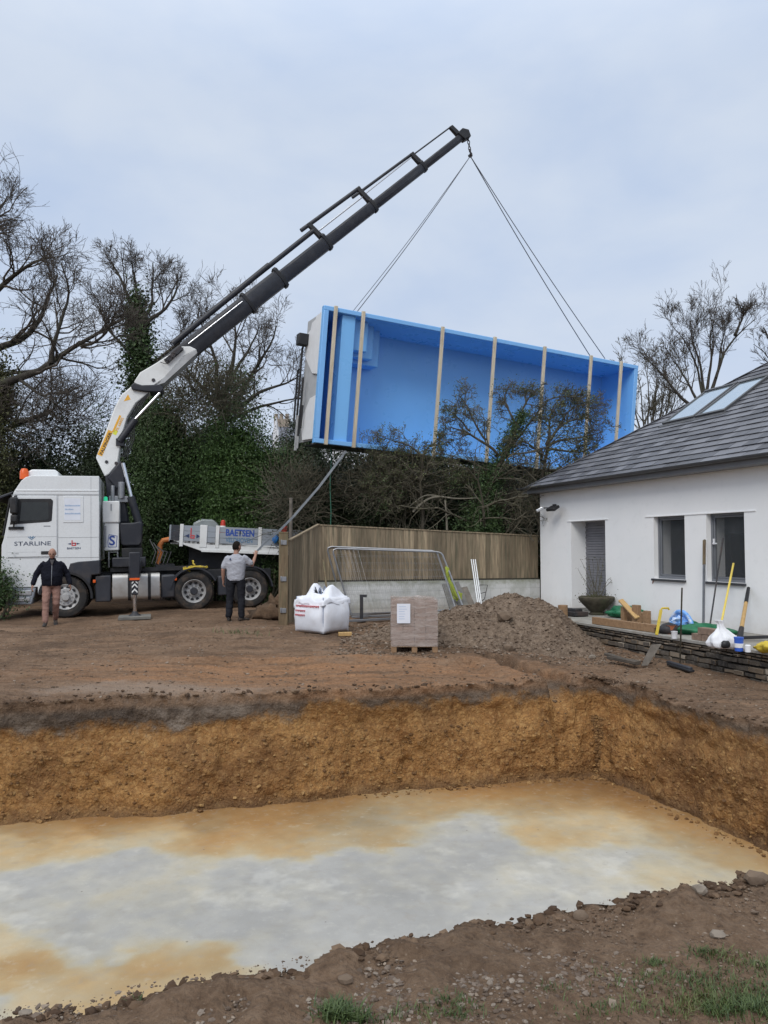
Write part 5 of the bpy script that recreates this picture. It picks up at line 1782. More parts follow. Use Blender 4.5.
    for k in range(4): vb.tube([V(.8 + .1 * k, -hw - .12, 6.86 + .1 * k), V(.95 + .1 * k, -hw - .2, 6.80 + .1 * k), V(1.05 + .12 * k, -hw - .12, 7.02 + .1 * k)], .014, 5)
    vb.build('valve_block', MT['iron'], jo, bevel=.008)
    # telescopic boom: nested hexagonal sections along the axis
    a0, a1 = V(.72, 0, 6.58), V(9.96, 0, 14.82)
    ax = unit(a1 - a0); an = V(-ax[2], 0, ax[0]); LB = np.linalg.norm(a1 - a0)
    def hexsec(s0, s1, h, w, nm, m, off=0.):
        b = MB(CM)
        pr = [(-h / 2, -w * .28), (-h / 2, w * .28), (-h * .18, w / 2), (h * .34, w / 2), (h / 2, w * .36), (h / 2, -w * .36), (h * .34, -w / 2), (-h * .18, -w / 2)]
        b.prism([a0 + ax * s0 + an * (p + off) + V(0, q, 0) for p, q in pr], ax * (s1 - s0))
        return b.build(nm, m, jo2[0] if jo2 else tk, bevel=.008, seg=1)
    jo2 = []
    first = hexsec(.05, 4.60, .52, .40, 'telescopic_boom', MT['dark_crane'], .0)
    jo2.append(first)
    secs = [(4.5, 6.42, .40, .33), (6.3, 8.35, .335, .28), (8.2, 10.5, .275, .24), (10.4, 12.32, .22, .20)]
    for s0, s1, h, w in secs: hexsec(s0, s1, h, w, 'boom_section', MT['dark_crane'], -.02)
    # collars at the end of each section
    for s, h, w in ((3.3, .55, .43), (4.55, .55, .43), (6.38, .44, .37), (8.30, .37, .32), (10.45, .30, .27)):
        b = MB(CM)
        pr = [(-h * .56, -w * .28), (-h * .56, w * .28), (-h * .2, w / 2), (h * .5, w / 2), (h * .64, w * .25), (h * .64, -w * .25), (h * .5, -w / 2), (-h * .2, -w / 2)]
        b.prism([a0 + ax * s + an * (p - .01) + V(0, q, 0) for p, q in pr], ax * .11)
        b.build('collar', MT['black_plastic'], first, bevel=.01, seg=1)
    def rod(s0, h0, s1, h1, r, m, nm, y=0.):
        b = MB(CM); b.cyl(a0 + ax * s0 + an * h0 + V(0, y, 0), a0 + ax * s1 + an * h1 + V(0, y, 0), r, 12)
        return b.build(nm, m, first)
    # extension rams on the boom's back, stepping outward
    rod(.9, .42, 4.6, .50, .085, MT['dark_crane'], 'extension_ram')
    rod(3.2, .47, 6.45, .50, .075, MT['dark_crane'], 'extension_ram')
    rod(6.05, .72, 8.4, .66, .062, MT['dark_crane'], 'extension_ram')
    rod(6.4, .40, 8.4, .40, .025, MT['chrome'], 'extension_ram')
    rod(8.0, .56, 10.55, .50, .045, MT['dark_crane'], 'extension_ram')
    rod(8.35, .42, 10.5, .44, .02, MT['chrome'], 'extension_ram')
    rod(10.5, .46, 12.15, .43, .024, MT['dark_crane'], 'extension_ram')
    rod(1.2, .10, 3.2, .10, .018, MT['chrome'], 'extension_ram', -.26)
    for s, h0, h1 in ((6.40, .20, .78), (8.36, .16, .72), (10.50, .12, .56), (12.16, .08, .47)):
        b = MB(CM)
        b.prism([a0 + ax * (s - .07) + an * h0 + V(0, -.07, 0), a0 + ax * (s + .09) + an * h0 + V(0, -.07, 0), a0 + ax * (s + .03) + an * (h1 - .03) + V(0, -.07, 0), a0 + ax * (s - .10) + an * (h1 - .02) + V(0, -.07, 0)], (0, .14, 0))
        b.build('ram_bracket', MT['black_plastic'], first, bevel=.02)
    # boom head and hook
    hd = MB(CM)
    tip = a0 + ax * 12.3
    hd.prism([tip + ax * -.18 + an * .14 + V(0, -.14, 0), tip + ax * .06 + an * .16 + V(0, -.14, 0), tip + ax * .20 + an * .0 + V(0, -.14, 0), tip + ax * .12 + an * -.20 + V(0, -.14, 0), tip + ax * -.12 + an * -.16 + V(0, -.14, 0)], (0, .28, 0))
    hd.build('boom_head', MT['black_plastic'], first, bevel=.02)
    hk = MB(CM)
    t2 = tip + ax * .12 + an * -.12
    for k in range(4):
        c = t2 + V(0.015 * k, 0, -.10 - .10 * k)
        th = np.linspace(0, 2 * PI, 13)
        if k % 2: ring = [c + V(.035 * math.cos(t), 0, .065 * math.sin(t)) for t in th]
        else: ring = [c + V(0, .035 * math.cos(t), .065 * math.sin(t)) for t in th]
        hk.tube(ring, .014, 6, cap=False)
    hb = t2 + V(.06, 0, -.56)
    hk.cyl(hb + V(0, 0, .14), hb + V(0, 0, .05), .035, 10)
    hk.tube([hb + V(0, 0, .06), hb + V(.05, 0, .0), hb + V(.06, 0, -.06), hb + V(.02, 0, -.11), hb + V(-.04, 0, -.10), hb + V(-.06, 0, -.05)], [.025, .03, .03, .03, .024, .012], 8)
    hk.build('hook', MT['iron'], first)
    global HOOK
    HOOK = CB + CD * (hb[0] + .01) + V(0, 0, hb[2] - .08)
    # lifting rams: barrel and bright rod
    r1 = MB(CM); r1.cyl(V(-.15, -.30, 4.02), V(.10, -.30, 3.02), .055, 14); ro = r1.build('lift_rod', MT['chrome'], tk)
    r2 = MB(CM); r2.cyl(V(.07, -.30, 3.10), V(.32, -.30, 2.28), .105, 16); r2.build('lift_ram', MT['dark_crane'], tk)
    r1 = MB(CM); r1.cyl(V(.10, -.26, 5.18), V(.80, -.26, 6.02), .052, 14); r1.build('knuckle_rod', MT['chrome'], tk)
    r2 = MB(CM); r2.cyl(V(-.25, -.26, 4.62), V(.16, -.26, 5.25), .10, 16); r2.bb(V(-.34, -.3, 4.5), V(-.14, .2, 4.7)); r2.build('knuckle_ram', MT['dark_crane'], tk)
    pb = MB(CM)
    pb.prism(pz([(-.55, 3.62), (-.22, 4.1), (-.10, 3.9), (-.10, 3.5), (-.3, 3.3)], -.28), (0, .56, 0))
    pb.build('pivot_bracket', MT['dark_crane'], tk, bevel=.03)
    ho = MB(CM)
    for k in range(4): ho.tube([V(-.18 + .05 * k, -.27, 4.2), V(-.02 + .05 * k, -.30, 4.7), V(-.05 + .06 * k, -.28, 5.2), V(.22 + .05 * k, -.28, 5.72), V(.5, -.3, 6.0)], .018, 6)
    ho.build('hose', MT['black_plastic'], tk)

def build_outrigger(tk):
    # stabiliser beam drawn out towards the viewer with its leg on a pad
    b = MB(TM)
    b.bb(V(1.56, -1.55, 1.12), V(1.84, .6, 1.40))
    bm_ = b.build('outrigger_beam', MT['dark_crane'], tk, bevel=.02)
    l = MB(TM)
    l.prism([V(1.70 + x, -1.70 - .11, z) for x, z in ((-.11, .92), (-.13, 1.62), (.13, 1.62), (.11, .92))], (0, .22, 0))
    l.bb(V(1.62, -1.79, .60), V(1.78, -1.61, .95))
    lg = l.build('outrigger_leg', MT['dark_crane'], tk, bevel=.02)
    s = MB(TM); s.bb(V(1.585, -1.815, .955), V(1.815, -1.805, 1.005)); s.build('reflector', MT['orange_light'], lg)
    cv = MB(TM)
    for z in (.64, .76, .86):
        for sg in (-1, 1):
            cv.prism([V(1.70, -1.794, z + .07), V(1.70 + sg * .065, -1.794, z), V(1.70 + sg * .065, -1.794, z + .045), V(1.70, -1.794, z + .115)], (0, .003, 0))
    cv.build('chevron', MT['white_crane'], lg)
    r = MB(TM); r.cyl(V(1.70, -1.70, .62), V(1.70, -1.70, .12), .048, 16); r.build('ram_rod', MT['chrome'], lg)
    f = MB(TM); f.lathe([(.16, 0), (.15, .03), (.07, .09), (.055, .13), (0, .13)], (1.70, -1.70, .075), None, 20); f.build('foot', MT['iron'], lg)
    c = TO + TX * 1.70 - TY * 1.70
    z0 = float(hground([c[0]], [c[1]])[0])
    p = MB(TM)
    p.bb(V(1.33, -2.05, z0 - c[2] + .0), V(2.07, -1.35, z0 - c[2] + .075))
    o = p.build('outrigger_pad', MT['concrete'], None, bevel=.012, base=True)
    tag(o, 'grey square pad under the foot of the lorry\'s stabiliser leg', 'pad')
# ------------------------------------------------------------------ trailer behind the lorry
_tp = R(-2.3)
RX = np.array([math.cos(_yaw * .55) * math.cos(_tp), math.sin(_yaw * .55) * math.cos(_tp), math.sin(_tp)])
RY = unit(np.array([-RX[1], RX[0], 0]))
RZ = np.cross(RX, RY)
RO = P(169, 548, 21.9)
RM = frame(RO, RX, RY, RZ)
def build_trailer():
    tr = thing('flatbed_trailer', 'white flatbed trailer with grey drop sides standing behind the lorry', 'trailer', M=Matrix(RM.tolist()))
    L, W = 8.2, 2.4
    def loc(px, py):
        p = PL(px, py, RO, RY) - RO
        return p @ RX, p @ RZ
    zt = loc(225, 527)[1]; zb = loc(225, 544)[1]; zr = loc(225, 552)[1]
    b = MB(RM)
    b.prism([V(.0, 0, zb), V(.02, 0, zr + .28), V(.9, 0, zr), V(L, 0, zr), V(L, 0, zb)], (0, .09, 0))
    b.prism([V(.0, W - .09, zb), V(.02, W - .09, zr + .28), V(.9, W - .09, zr), V(L, W - .09, zr), V(L, W - .09, zb)], (0, .09, 0))
    b.bb(V(.02, .09, zb - .06), V(L, W - .09, zb))
    b.build('bed', MT['white_crane'], tr, bevel=.012)
    lo = MB(RM)
    lo.bb(V(.9, -.02, zr - .02), V(L, .02, zr + .05))
    lo.build('rail', MT['white_crane'], tr)
    nk = MB(RM)
    nk.bb(V(.5, .7, zr - .5), V(L, .85, zr + .1)); nk.bb(V(.5, 1.6, zr - .5), V(L, 1.75, zr + .1)); nk.bb(V(1.6, .6, zr - .9), V(1.9, 1.8, zr))
    nk.build('chassis', MT['black_plastic'], tr)
    xs = [loc(p, 535)[0] for p in (173, 181.5, 203, 207, 219, 258, 261, 300)]
    # posts and boards along the near side
    posts = [loc(p, 535)[0] for p in (181.5, 203.5, 217.5, 260)] + [6.6, L - .05]
    for k, x in enumerate(posts):
        w = .10 if k in (1,) else .05
        MB(RM).bb(V(x - w, -.015, zb - .12), V(x + w, .075, zt + .03)).build('post', MT['white_crane'], tr, bevel=.008)
    edges = [.03] + posts
    for i in range(len(posts)):
        a, c = edges[i] + (.05 if i else 0), edges[i + 1] - .05
        if i == 2: a += .05
        if c - a < .04: continue
        o = MB(RM)
        n = 3
        h = (zt - zb) / n
        for j in range(n): o.bb(V(a + .004, .01, zb + j * h + .004), V(c - .004, .045, zb + (j + 1) * h - .004))
        pn = o.build('drop_side', MT['board_grey'] if i else MT['dark_plastic'], tr, bevel=.006, seg=1)
        wp = lambda x, z: RO + RX * x + RZ * z - RY * (-.008)
        if i == 3:
            x0 = loc(226, 530)[0]; x1 = loc(254.5, 530)[0]
            lettering('BAETSEN', x1 - x0, .20, frame(wp(x0, zb + .235), RX, RZ, -RY), MT['blue_ink'], pn, bold=.035)
            x1 = loc(253, 530)[0]
            lettering('VELDHOVEN', x1 - x0, .14, frame(wp(x0, zb + .055), RX, RZ, -RY), MT['teal_ink'], pn, bold=.02)
        if i == 1:
            m = (a + c) / 2
            e = MB(RM)
            e.bb(V(m - .06, .002, zb + .12), V(m - .03, .009, zt - .07)); e.bb(V(m - .03, .002, zb + .12), V(m + .06, .009, zb + .15)); e.bb(V(m + .03, .002, zb + .15), V(m + .06, .009, zb + .22)); e.bb(V(m - .03, .002, zb + .195), V(m + .03, .009, zb + .22))
            e.build('emblem', MT['red_ink'], pn)
            e = MB(RM)
            e.prism([V(m - .21, .002, zb + .19), V(m - .09, .002, zb + .13), V(m - .09, .002, zb + .25)], (0, .006, 0)); e.prism([V(m + .22, .002, zb + .19), V(m + .11, .002, zb + .13), V(m + .11, .002, zb + .25)], (0, .006, 0))
            e.build('emblem', MT['navy_ink'], pn)
    # far side and head boards
    o = MB(RM); o.bb(V(.03, W - .045, zb), V(L, W - .01, zt)); o.build('drop_side', MT['board_grey'], tr)
    o = MB(RM); o.bb(V(-.02, .05, zb), V(.028, W - .05, zt)); o.build('head_board', MT['board_grey'], tr)
    lg = MB(RM)
    gz = -.1 - RO[2]
    for y in (.35, W - .5): lg.bb(V(3.4, y, gz), V(3.55, y + .15, zr))
    lg.build('landing_leg', MT['black_plastic'], tr)
    ax = np.array([[1, 0, 0], [0, 0, 1], [0, 1, 0]], float)
    for x in (5.4, 6.7):
        w = MB(RM); w.lathe([(.05, .04), (.28, .06), (.30, .02), (.46, 0), (.50, .05), (.50, .27), (.46, .3), (.05, .28)], (x, .03, gz + .62 + (x - 3.4) * .04), ax, 28); w.build('wheel', MT['rubber'], tr)
        w = MB(RM); w.lathe([(.05, .04), (.28, .06), (.30, .02), (.46, 0), (.50, .05), (.50, .27), (.46, .3), (.05, .28)], (x, W - .33, gz + .62 + (x - 3.4) * .04), ax, 28); w.build('wheel', MT['rubber'], tr)
    # load: clear cage tank, safety cone, straps
    x0, z0 = loc(195, 527); x1, z1 = loc(216, 519)
    top = loc(205, 518.5)[1]
    cm, ct, cb_, co_ = nt('cloudy_clear_sheet')
    cb_.inputs['Base Color'].default_value = (.42, .46, .47, 1)
    cb_.inputs['Roughness'].default_value = .2
    cb_.inputs['Alpha'].default_value = .55
    o = MB(RM)
    o.prism([V(x0 - .15, .5, zb + .05), V(x0 - .1, .5, top - .12), V(x0 + .12, .5, top), V(x1 - .1, .5, top), V(x1 + .05, .5, top - .15), V(x1 + .1, .5, zb + .05)], (0, 1.1, 0))
    o = o.build('wrapped_bundle', cm, None, bevel=.06, seg=3, base=True)
    tag(o, 'clear plastic wrapped bundle loaded at the front of the trailer', 'bundle')
    xc = loc(222.5, 525)[0]
    zc0, zc1 = loc(222.5, 527)[1], loc(222.5, 519)[1]
    c = thing('safety_cone', 'small red safety cone poking up over the trailer side', 'cone', loc=RO + RX * xc + RY * .3 + RZ * (zt - .2))
    MB(RM).lathe([(.10, zt - .2), (.09, zt - .05), (.06, zc1 - .05), (.03, zc1 - .02), (0, zc1 - .02)], (xc, .3, 0), None, 18).build('cone_body', MT['red_paint'], c)
    MB(RM).lathe([(.088, zt + .0), (.08, zt + .04)], (xc, .3, 0), None, 18).build('reflective_band', MT['white_crane'], c)
    # blue and red gear hung on the tail
    p = PL(275.5, 539, RO - RY * .08, RY)
    o = MB().blob(p, (.10, .07, .13), 2, .25, 1.4, 3).build('blue_canister', MT['blue_plastic'], None, base=True)
    tag(o, 'bright blue canister hanging at the trailer side by the gate post', 'canister')
    p = PL(284, 531, RO - RY * .08, RY)
    o = MB().box(p, (.16, .05, .30), np.array(Matrix.Rotation(.2, 3, 'Y'))).build('warning_board', MT['red_paint'], None, bevel=.01, base=True)
    tag(o, 'small red warning board behind the top of the gate post', 'board')
    # orange swan neck tow arm beside the trailer nose
    q = [PL(x, y, RO + RY * .2, RY) for x, y in ((171, 539), (163, 540.5), (160, 545), (160, 553), (158, 563), (160, 575))]
    o = MB().tube(q, .075, 10).build('towing_arm', MT['orange_paint'], None, base=True)
    tag(o, 'bent orange steel arm standing at the nose of the trailer', 'arm')
    # yellow ratchet straps dropped on the mudguard
    m0 = V(3.10, -.0, 1.20)
    b = MB(TM)
    for k in range(4):
        pts = [V(2.96 + .10 * k + RNG.uniform(-.05, .05), RNG.uniform(.0, .4), 1.16 + .02 * k)]
        for j in range(5): pts.append(pts[-1] + V(RNG.uniform(-.05, .13), RNG.uniform(-.12, .12), RNG.uniform(-.05, .06)))
        b.tube(pts, .02, 5)
    b.tube([V(2.9, .02, 1.13), V(3.2, -.02, 1.20), V(3.42, -.02, 1.19), V(3.5, .1, 1.15)], .022, 5)
    o = b.build('ratchet_strap', MT['yellow'], None, base=True)
    tag(o, 'tangled yellow ratchet straps lying on the rear mudguard of the lorry', 'strap')
# ------------------------------------------------------------------ the hoisted pool shell
PA = V(.91125055, .40830023, -.05397556)
PN = V(-.40529712, .91230163, .05865131)        # into the pool
PB = V(.07318934, -.0315699, .99681827)
PC = V(3.19878431, 22.63712443, 6.0777647)
PM = frame(PC, PA, PN, PB)
PLN, PW, PD = 10.84, 3.70, 1.5
def build_pool():
    pt = thing('pool_shell', 'sky blue fibreglass swimming pool shell hoisted on its side from the crane', 'pool shell', M=Matrix(PM.tolist()))
    l, w, d, t = PLN / 2, PW / 2, PD, .035
    il, iw = l - .14, w - .12
    sh = MB(PM)
    # inner faces taper a little inward with depth
    k = .07
    def rect(a, b_, y): return [V(-a, y, -b_), V(a, y, -b_), V(a, y, b_), V(-a, y, b_)]
    I0, I1 = rect(il, iw, .0), rect(il - k, iw - k, d)
    O0, O1 = rect(il + t, iw + t, .0), rect(il - k + t, iw - k + t, d + t)
    n = 0
    for i in range(4):
        j = (i + 1) % 4
        sh.add([I0[i], I0[j], I1[j], I1[i]], [(0, 1, 2, 3)])
        sh.add([O0[i], O0[j], O1[j], O1[i]], [(3, 2, 1, 0)])
    sh.add(I1, [(0, 1, 2, 3)]); sh.add(O1, [(3, 2, 1, 0)])
    so = sh.build('basin', MT['pool'], pt, sharp=30)
    # rim
    rm = MB(PM)
    rm.bb(V(-l, -.02, iw), V(l, .035, w)); rm.bb(V(-l, -.02, -w), V(l, .035, -iw)); rm.bb(V(-l, -.02, -iw), V(-il, .035, iw)); rm.bb(V(il, -.02, -iw), V(l, .035, iw))
    rm.build('rim', MT['pool_rim'], pt, bevel=.012)
    lipb = MB(PM)
    lipb.bb(V(-l, .035, w - .05), V(l, .16, w)); lipb.bb(V(-l, .035, -w), V(l, .16, -w + .05)); lipb.bb(V(-l, .035, -w + .05), V(-l + .05, .16, w - .05)); lipb.bb(V(l - .05, .035, -w + .05), V(l, .16, w - .05))
    lipb.build('rim_return', MT['pool'], pt)
    def loc(px, py, y=0.):
        p = PL(px, py, PC + PN * y, PN) - PC
        return p @ PA, p @ PB
    # cover housing across the left end
    x0 = loc(338.5, 370, .10)[0]; x1 = loc(352, 370, .10)[0]
    hb = MB(PM)
    hb.bb(V(x0, .09, -iw + .002), V(x1, d - .002, iw - .002))
    hb.build('cover_housing', MT['pool'], pt, bevel=.02, seg=3)
    # corner steps against the upper wall beside it
    st = MB(PM)
    for i, (dx, dz, y) in enumerate(((.50, .86, .36), (.80, .98, .66), (1.12, 1.10, .96))):
        st.bb(V(x1 - .05, y, iw - dz), V(x1 + dx, y + .302 if i < 2 else d - .004, iw - .003))
    st.build('corner_step', MT['pool'], pt, bevel=.025, seg=3)
    # battens braced across the opening
    for px in (333, 361, 441.5, 494.5, 545, 592, 622.5):
        xa = loc(px, 350, -.07)[0]
        top = loc(px, 350)[1]
        b = MB(PM)
        b.bb(V(xa - .048, -.088, -w - .03), V(xa + .048, -.023, w + .02))
        b.build('batten', MT['batten'], pt, bevel=.006, seg=1)
    # fittings on the far wall: jets
    for (px, py) in ((593, 372), (606, 377), (618, 380)):
        x, z = loc(px, py, d - .01)
        j = MB(PM)
        if abs(x) < il - .15:
            j.lathe([(.06, 0), (.06, .02), (.03, .025), (0, .012)], (x, d - .004, z), np.array([[1, 0, 0], [0, 0, -1], [0, 1, 0]]).astype(float), 18)
            j.build('jet', MT['pool_rim'], pt)
    # outer face of the left end: white sheets, pipework, pump box
    ex = -(il + t)
    pn = MB(PM)
    def sheet(pts, x, m, nm, th=.05):
        b = MB(PM); b.prism([V(x, y, z) for y, z in pts], (-th, 0, 0)); return b.build(nm, m, pt, bevel=.008, seg=1)
    MB(PM).bb(V(ex - .05, .17, -iw - .03), V(ex - .002, d + .02, iw)).build('end_wall', MT['foam'], pt)
    sheet([(.18, 1.72), (.62, 1.70), (.66, 1.62), (.98, 1.58), (1.05, 1.40), (1.42, 1.32), (1.46, .75), (1.05, .42), (.62, .10), (.18, .02)], ex - .052, MT['insul'], 'insulation_sheet')
    sheet([(.18, -.55), (.66, -.58), (1.10, -.95), (1.28, -1.25), (1.08, -1.72), (.18, -1.74)], ex - .052, MT['insul'], 'insulation_sheet')
    rb = MB(PM)
    for z in (-1.2, -.4, .4, 1.2): rb.bb(V(ex - .10, .2, z - .03), V(ex - .053, 1.45, z + .03))
    pp = MB(PM)
    xe = ex - .19
    pp.tube([V(xe, 1.30, 1.02), V(xe, 1.42, .9), V(xe, 1.44, -.2), V(xe, 1.44, -1.7)], .032, 10)
    pp.tube([V(xe, 1.44, .35), V(xe - .02, 1.62, .32), V(xe - .02, 1.64, -.3), V(xe - .02, 1.64, -1.1), V(xe, 1.5, -1.2)], .03, 10)
    pp.tube([V(xe, 1.12, .05), V(xe, 1.14, -.5), V(xe, 1.2, -1.3), V(xe, 1.2, -1.6)], .03, 10)
    pp.tube([V(xe, .98, -.75), V(xe, 1.02, -1.4)], .03, 8)
    pp.build('pipe', MT['black_plastic'], pt)
    lg = MB(PM)
    lg.bb(V(xe - .03, 1.33, -2.0), V(xe + .03, 1.40, -1.0)); lg.bb(V(xe - .02, 1.18, -1.95), V(xe + .02, 1.22, -1.1))
    lg.build('support_strut', MT['foam'], pt)
    sk = MB(PM)
    sk.bb(V(ex - .38, 1.16, .98), V(ex - .06, 1.46, 1.30))
    sk.build('skimmer_box', MT['black_plastic'], pt, bevel=.015)
    # stiffening ribs on the other outer faces; dark sheet imitates the underside's shadow
    ri = MB(PM)
    for q in np.linspace(-il + .4, il - .4, 12):
        ri.bb(V(q - .03, .17, -iw - .11), V(q + .03, 1.42, -iw - .036)); ri.bb(V(q - .03, .17, iw + .036), V(q + .03, 1.40, iw + .09)); ri.bb(V(q - .03, d + .036, -iw + .2), V(q + .03, d + .1, iw - .2))
    ri.build('stiffening_rib', MT['foam'], pt)
    bk = MB(PM)
    bk.bb(V(-il, .18, -iw - .13), V(il, 1.30, -iw - .112))
    bk.build('underside_shadow', MT['dark_plastic'], pt)

def ribbon(name, pts, w, th, mat_, parent=None):
    b = MB()
    pts = [np.array(p, float) for p in pts]
    for p, q in zip(pts[:-1], pts[1:]): b.beam(p, q, w, th)
    return b.build(name, mat_, parent)

def build_slings():
    w = PW / 2
    def pp(x, y, z): return PC + PA * x + PN * y + PB * z
    def loc(px, py, y=0.):
        p = PL(px, py, PC + PN * y, PN) - PC
        return p @ PA, p @ PB
    for nm, px, lab, y0, y1, dx in (('lifting_sling', 357, 'long pale sling from the crane hook to the steps end of the pool shell', .10, 1.05, .12), ('lifting_sling', 607, 'long pale sling from the crane hook to the far right end of the pool shell', .0, .5, .0)):
        sl = thing(nm, lab, 'sling', loc=HOOK, group='lifting slings on the pool')
        xa, _ = loc(px, 330)
        # each leg: hook, over the upper long side, and down round the shell
        for y, off in ((y0, 0), (y1, .05)):
            a = pp(xa + off, max(y, .05) if px < 400 else y, w + .02)
            if px > 400 and y > .2: a = pp(xa - .06, y, w + .02)
            b = MB()
            n = 10
            p = [HOOK + (a - HOOK) * i / n - V(0, 0, .10 * math.sin(PI * i / n)) for i in range(n + 1)]
            for i in range(n): b.beam(p[i], p[i + 1], .034, .012)
            b.build('strand', MT['rope'], sl)
        b = MB()
        path = [pp(xa, .17, w + .02), pp(xa, 1.5, w - .02), pp(xa, 1.62, w - .15), pp(xa, 1.62, -w + .2), pp(xa, 1.5, -w), pp(xa, .17, -w - .15)]
        for i in range(len(path) - 1): b.beam(path[i], path[i + 1], .06, .015)
        b.build('wrap', MT['rope'], sl)
        MB().blob(HOOK + V(0, 0, .03), (.05, .05, .07), 1, .1).build('eye', MT['iron'], sl)

def build_taglines(hand):
    a = P(346, 451, 20.95)
    mid = [P(319, 487, 20.1), P(293, 517, 19.2), P(279, 531, 18.6), P(265, 543, 18.0), hand]
    b = MB()
    pts = [a] + mid
    for i in range(len(pts) - 1):
        wd = .062 - .02 * i / 4
        b.beam(pts[i], pts[i + 1], wd, .012, up=(0, 1, .3))
    o = b.build('tag_line', MT['strap'], None)
    tag(o, 'grey webbing tag line running from under the pool to the man\'s raised hand', 'strap')
    a = PC + PA * loc2(338, 449)[0] + PN * .6 + PB * (-PW / 2)
    e = V(a[0] + .02, a[1] - .3, .8)
    n = 12
    pts = [a + (e - a) * i / n + V(.015 * math.sin(i * 1.3), 0, 0) for i in range(n + 1)]
    o = MB().tube(pts, .014, 5).build('hanging_rope', MT['green_rope'], None)
    tag(o, 'thin dark green rope hanging straight down from the pool shell', 'rope')

def loc2(px, py, y=0.):
    p = PL(px, py, PC + PN * y, PN) - PC
    return p @ PA, p @ PB
# ------------------------------------------------------------------ people
def loft(b, rings, n=14):
    """rings: (centre, xdir*rx, ydir*ry) closed at both ends"""
    vs, fs = [], []
    for c, ax, ay in rings:
        for j in range(n):
            a = 2 * PI * j / n
            vs.append(np.array(c, float) + np.array(ax, float) * math.cos(a) + np.array(ay, float) * math.sin(a))
    k = len(rings)
    for i in range(k - 1):
        for j in range(n):
            p, q = i * n + j, i * n + (j + 1) % n
            fs.append((p, q, q + n, p + n))
    fs.append(tuple(range(n - 1, -1, -1))); fs.append(tuple(range((k - 1) * n, k * n)))
    b.add(vs, fs)

def fuse(b, name, m, parent, voxel=.010, smooth=4, wrinkle=0., seed=0, M=None):
    """one continuous skin over the overlapping pieces"""
    me = bpy.data.meshes.new(name)
    me.from_pydata(b.v, [], b.f)
    tmp = bpy.data.objects.new(name, me)
    COL.objects.link(tmp)
    r = tmp.modifiers.new('r', 'REMESH'); r.mode = 'VOXEL'; r.voxel_size = voxel
    s = tmp.modifiers.new('s', 'SMOOTH'); s.factor = .5; s.iterations = smooth
    dg = bpy.context.evaluated_depsgraph_get()
    out = bpy.data.meshes.new_from_object(tmp.evaluated_get(dg))
    bpy.data.objects.remove(tmp)
    n = len(out.vertices)
    co = np.empty(n * 3, np.float32); out.vertices.foreach_get('co', co); co = co.reshape(-1, 3).astype(float)
    if wrinkle:
        no = np.empty(n * 3, np.float32); out.vertices.foreach_get('normal', no); no = no.reshape(-1, 3)
        co = co + no * (wrinkle * (fbm(co * np.array([9, 9, 16]), 3, seed) + .5 * fbm(co * 30, 2, seed + 5)))[:, None]
    if M is not None: co = co @ np.array(M)[:3, :3].T + np.array(M)[:3, 3]
    out.vertices.foreach_set('co', co.astype(np.float32).ravel())
    out.polygons.foreach_set('use_smooth', np.full(len(out.polygons), True))
    out.update(); out.name = name
    out.materials.clear()
    return link_mesh(name, out, m, parent)

def limb(b, pts, rs, n=12):
    """smooth tapering limb through joints"""
    pts = np.array(pts, float)
    b.tube(pts, rs, n)
    for p, r in zip(pts, rs): b.blob(p, (r * .99,) * 3, 1, 0)

def hand(b, wrist, d, palm_n, curl=.5, side=1, scale=1.):
    """palm and five fingers; d = direction of the hand, palm_n = palm normal, side = +1 thumb towards +cross"""
    d, nrm = unit(d), unit(palm_n)
    s = unit(np.cross(d, nrm)) * side
    w = np.array(wrist, float)
    c = w + d * .05 * scale
    loft(b, [(w - d * .01, s * .026, nrm * .020), (w + d * .03 * scale, s * .036, nrm * .017), (w + d * .085 * scale, s * .041, nrm * .014), (w + d * .098 * scale, s * .036, nrm * .010)], 10)
    for k, (off, ln) in enumerate(((.030, .074), (.010, .084), (-.011, .078), (-.031, .060))):
        p = w + d * .085 * scale + s * off
        dd = d.copy()
        pts = [p - d * .02, p]
        for j, f in enumerate((.42, .33, .25)):
            a = curl * (.5 + .5 * j)
            dd = unit(dd * math.cos(a) + nrm * math.sin(a))
            pts.append(pts[-1] + dd * ln * f * scale)
        b.tube(pts, [.0095, .0095, .0088, .0082, .0066], 8)
    p = w + d * .025 * scale + s * .028
    t1 = unit(s * .75 + d * .6 + nrm * .3)
    pts = [p - s * .012, p, p + t1 * .038 * scale, p + t1 * .038 * scale + unit(t1 * .5 + d * .7 + nrm * .4) * .032 * scale]
    b.tube(pts, [.012, .012, .010, .0078], 8)

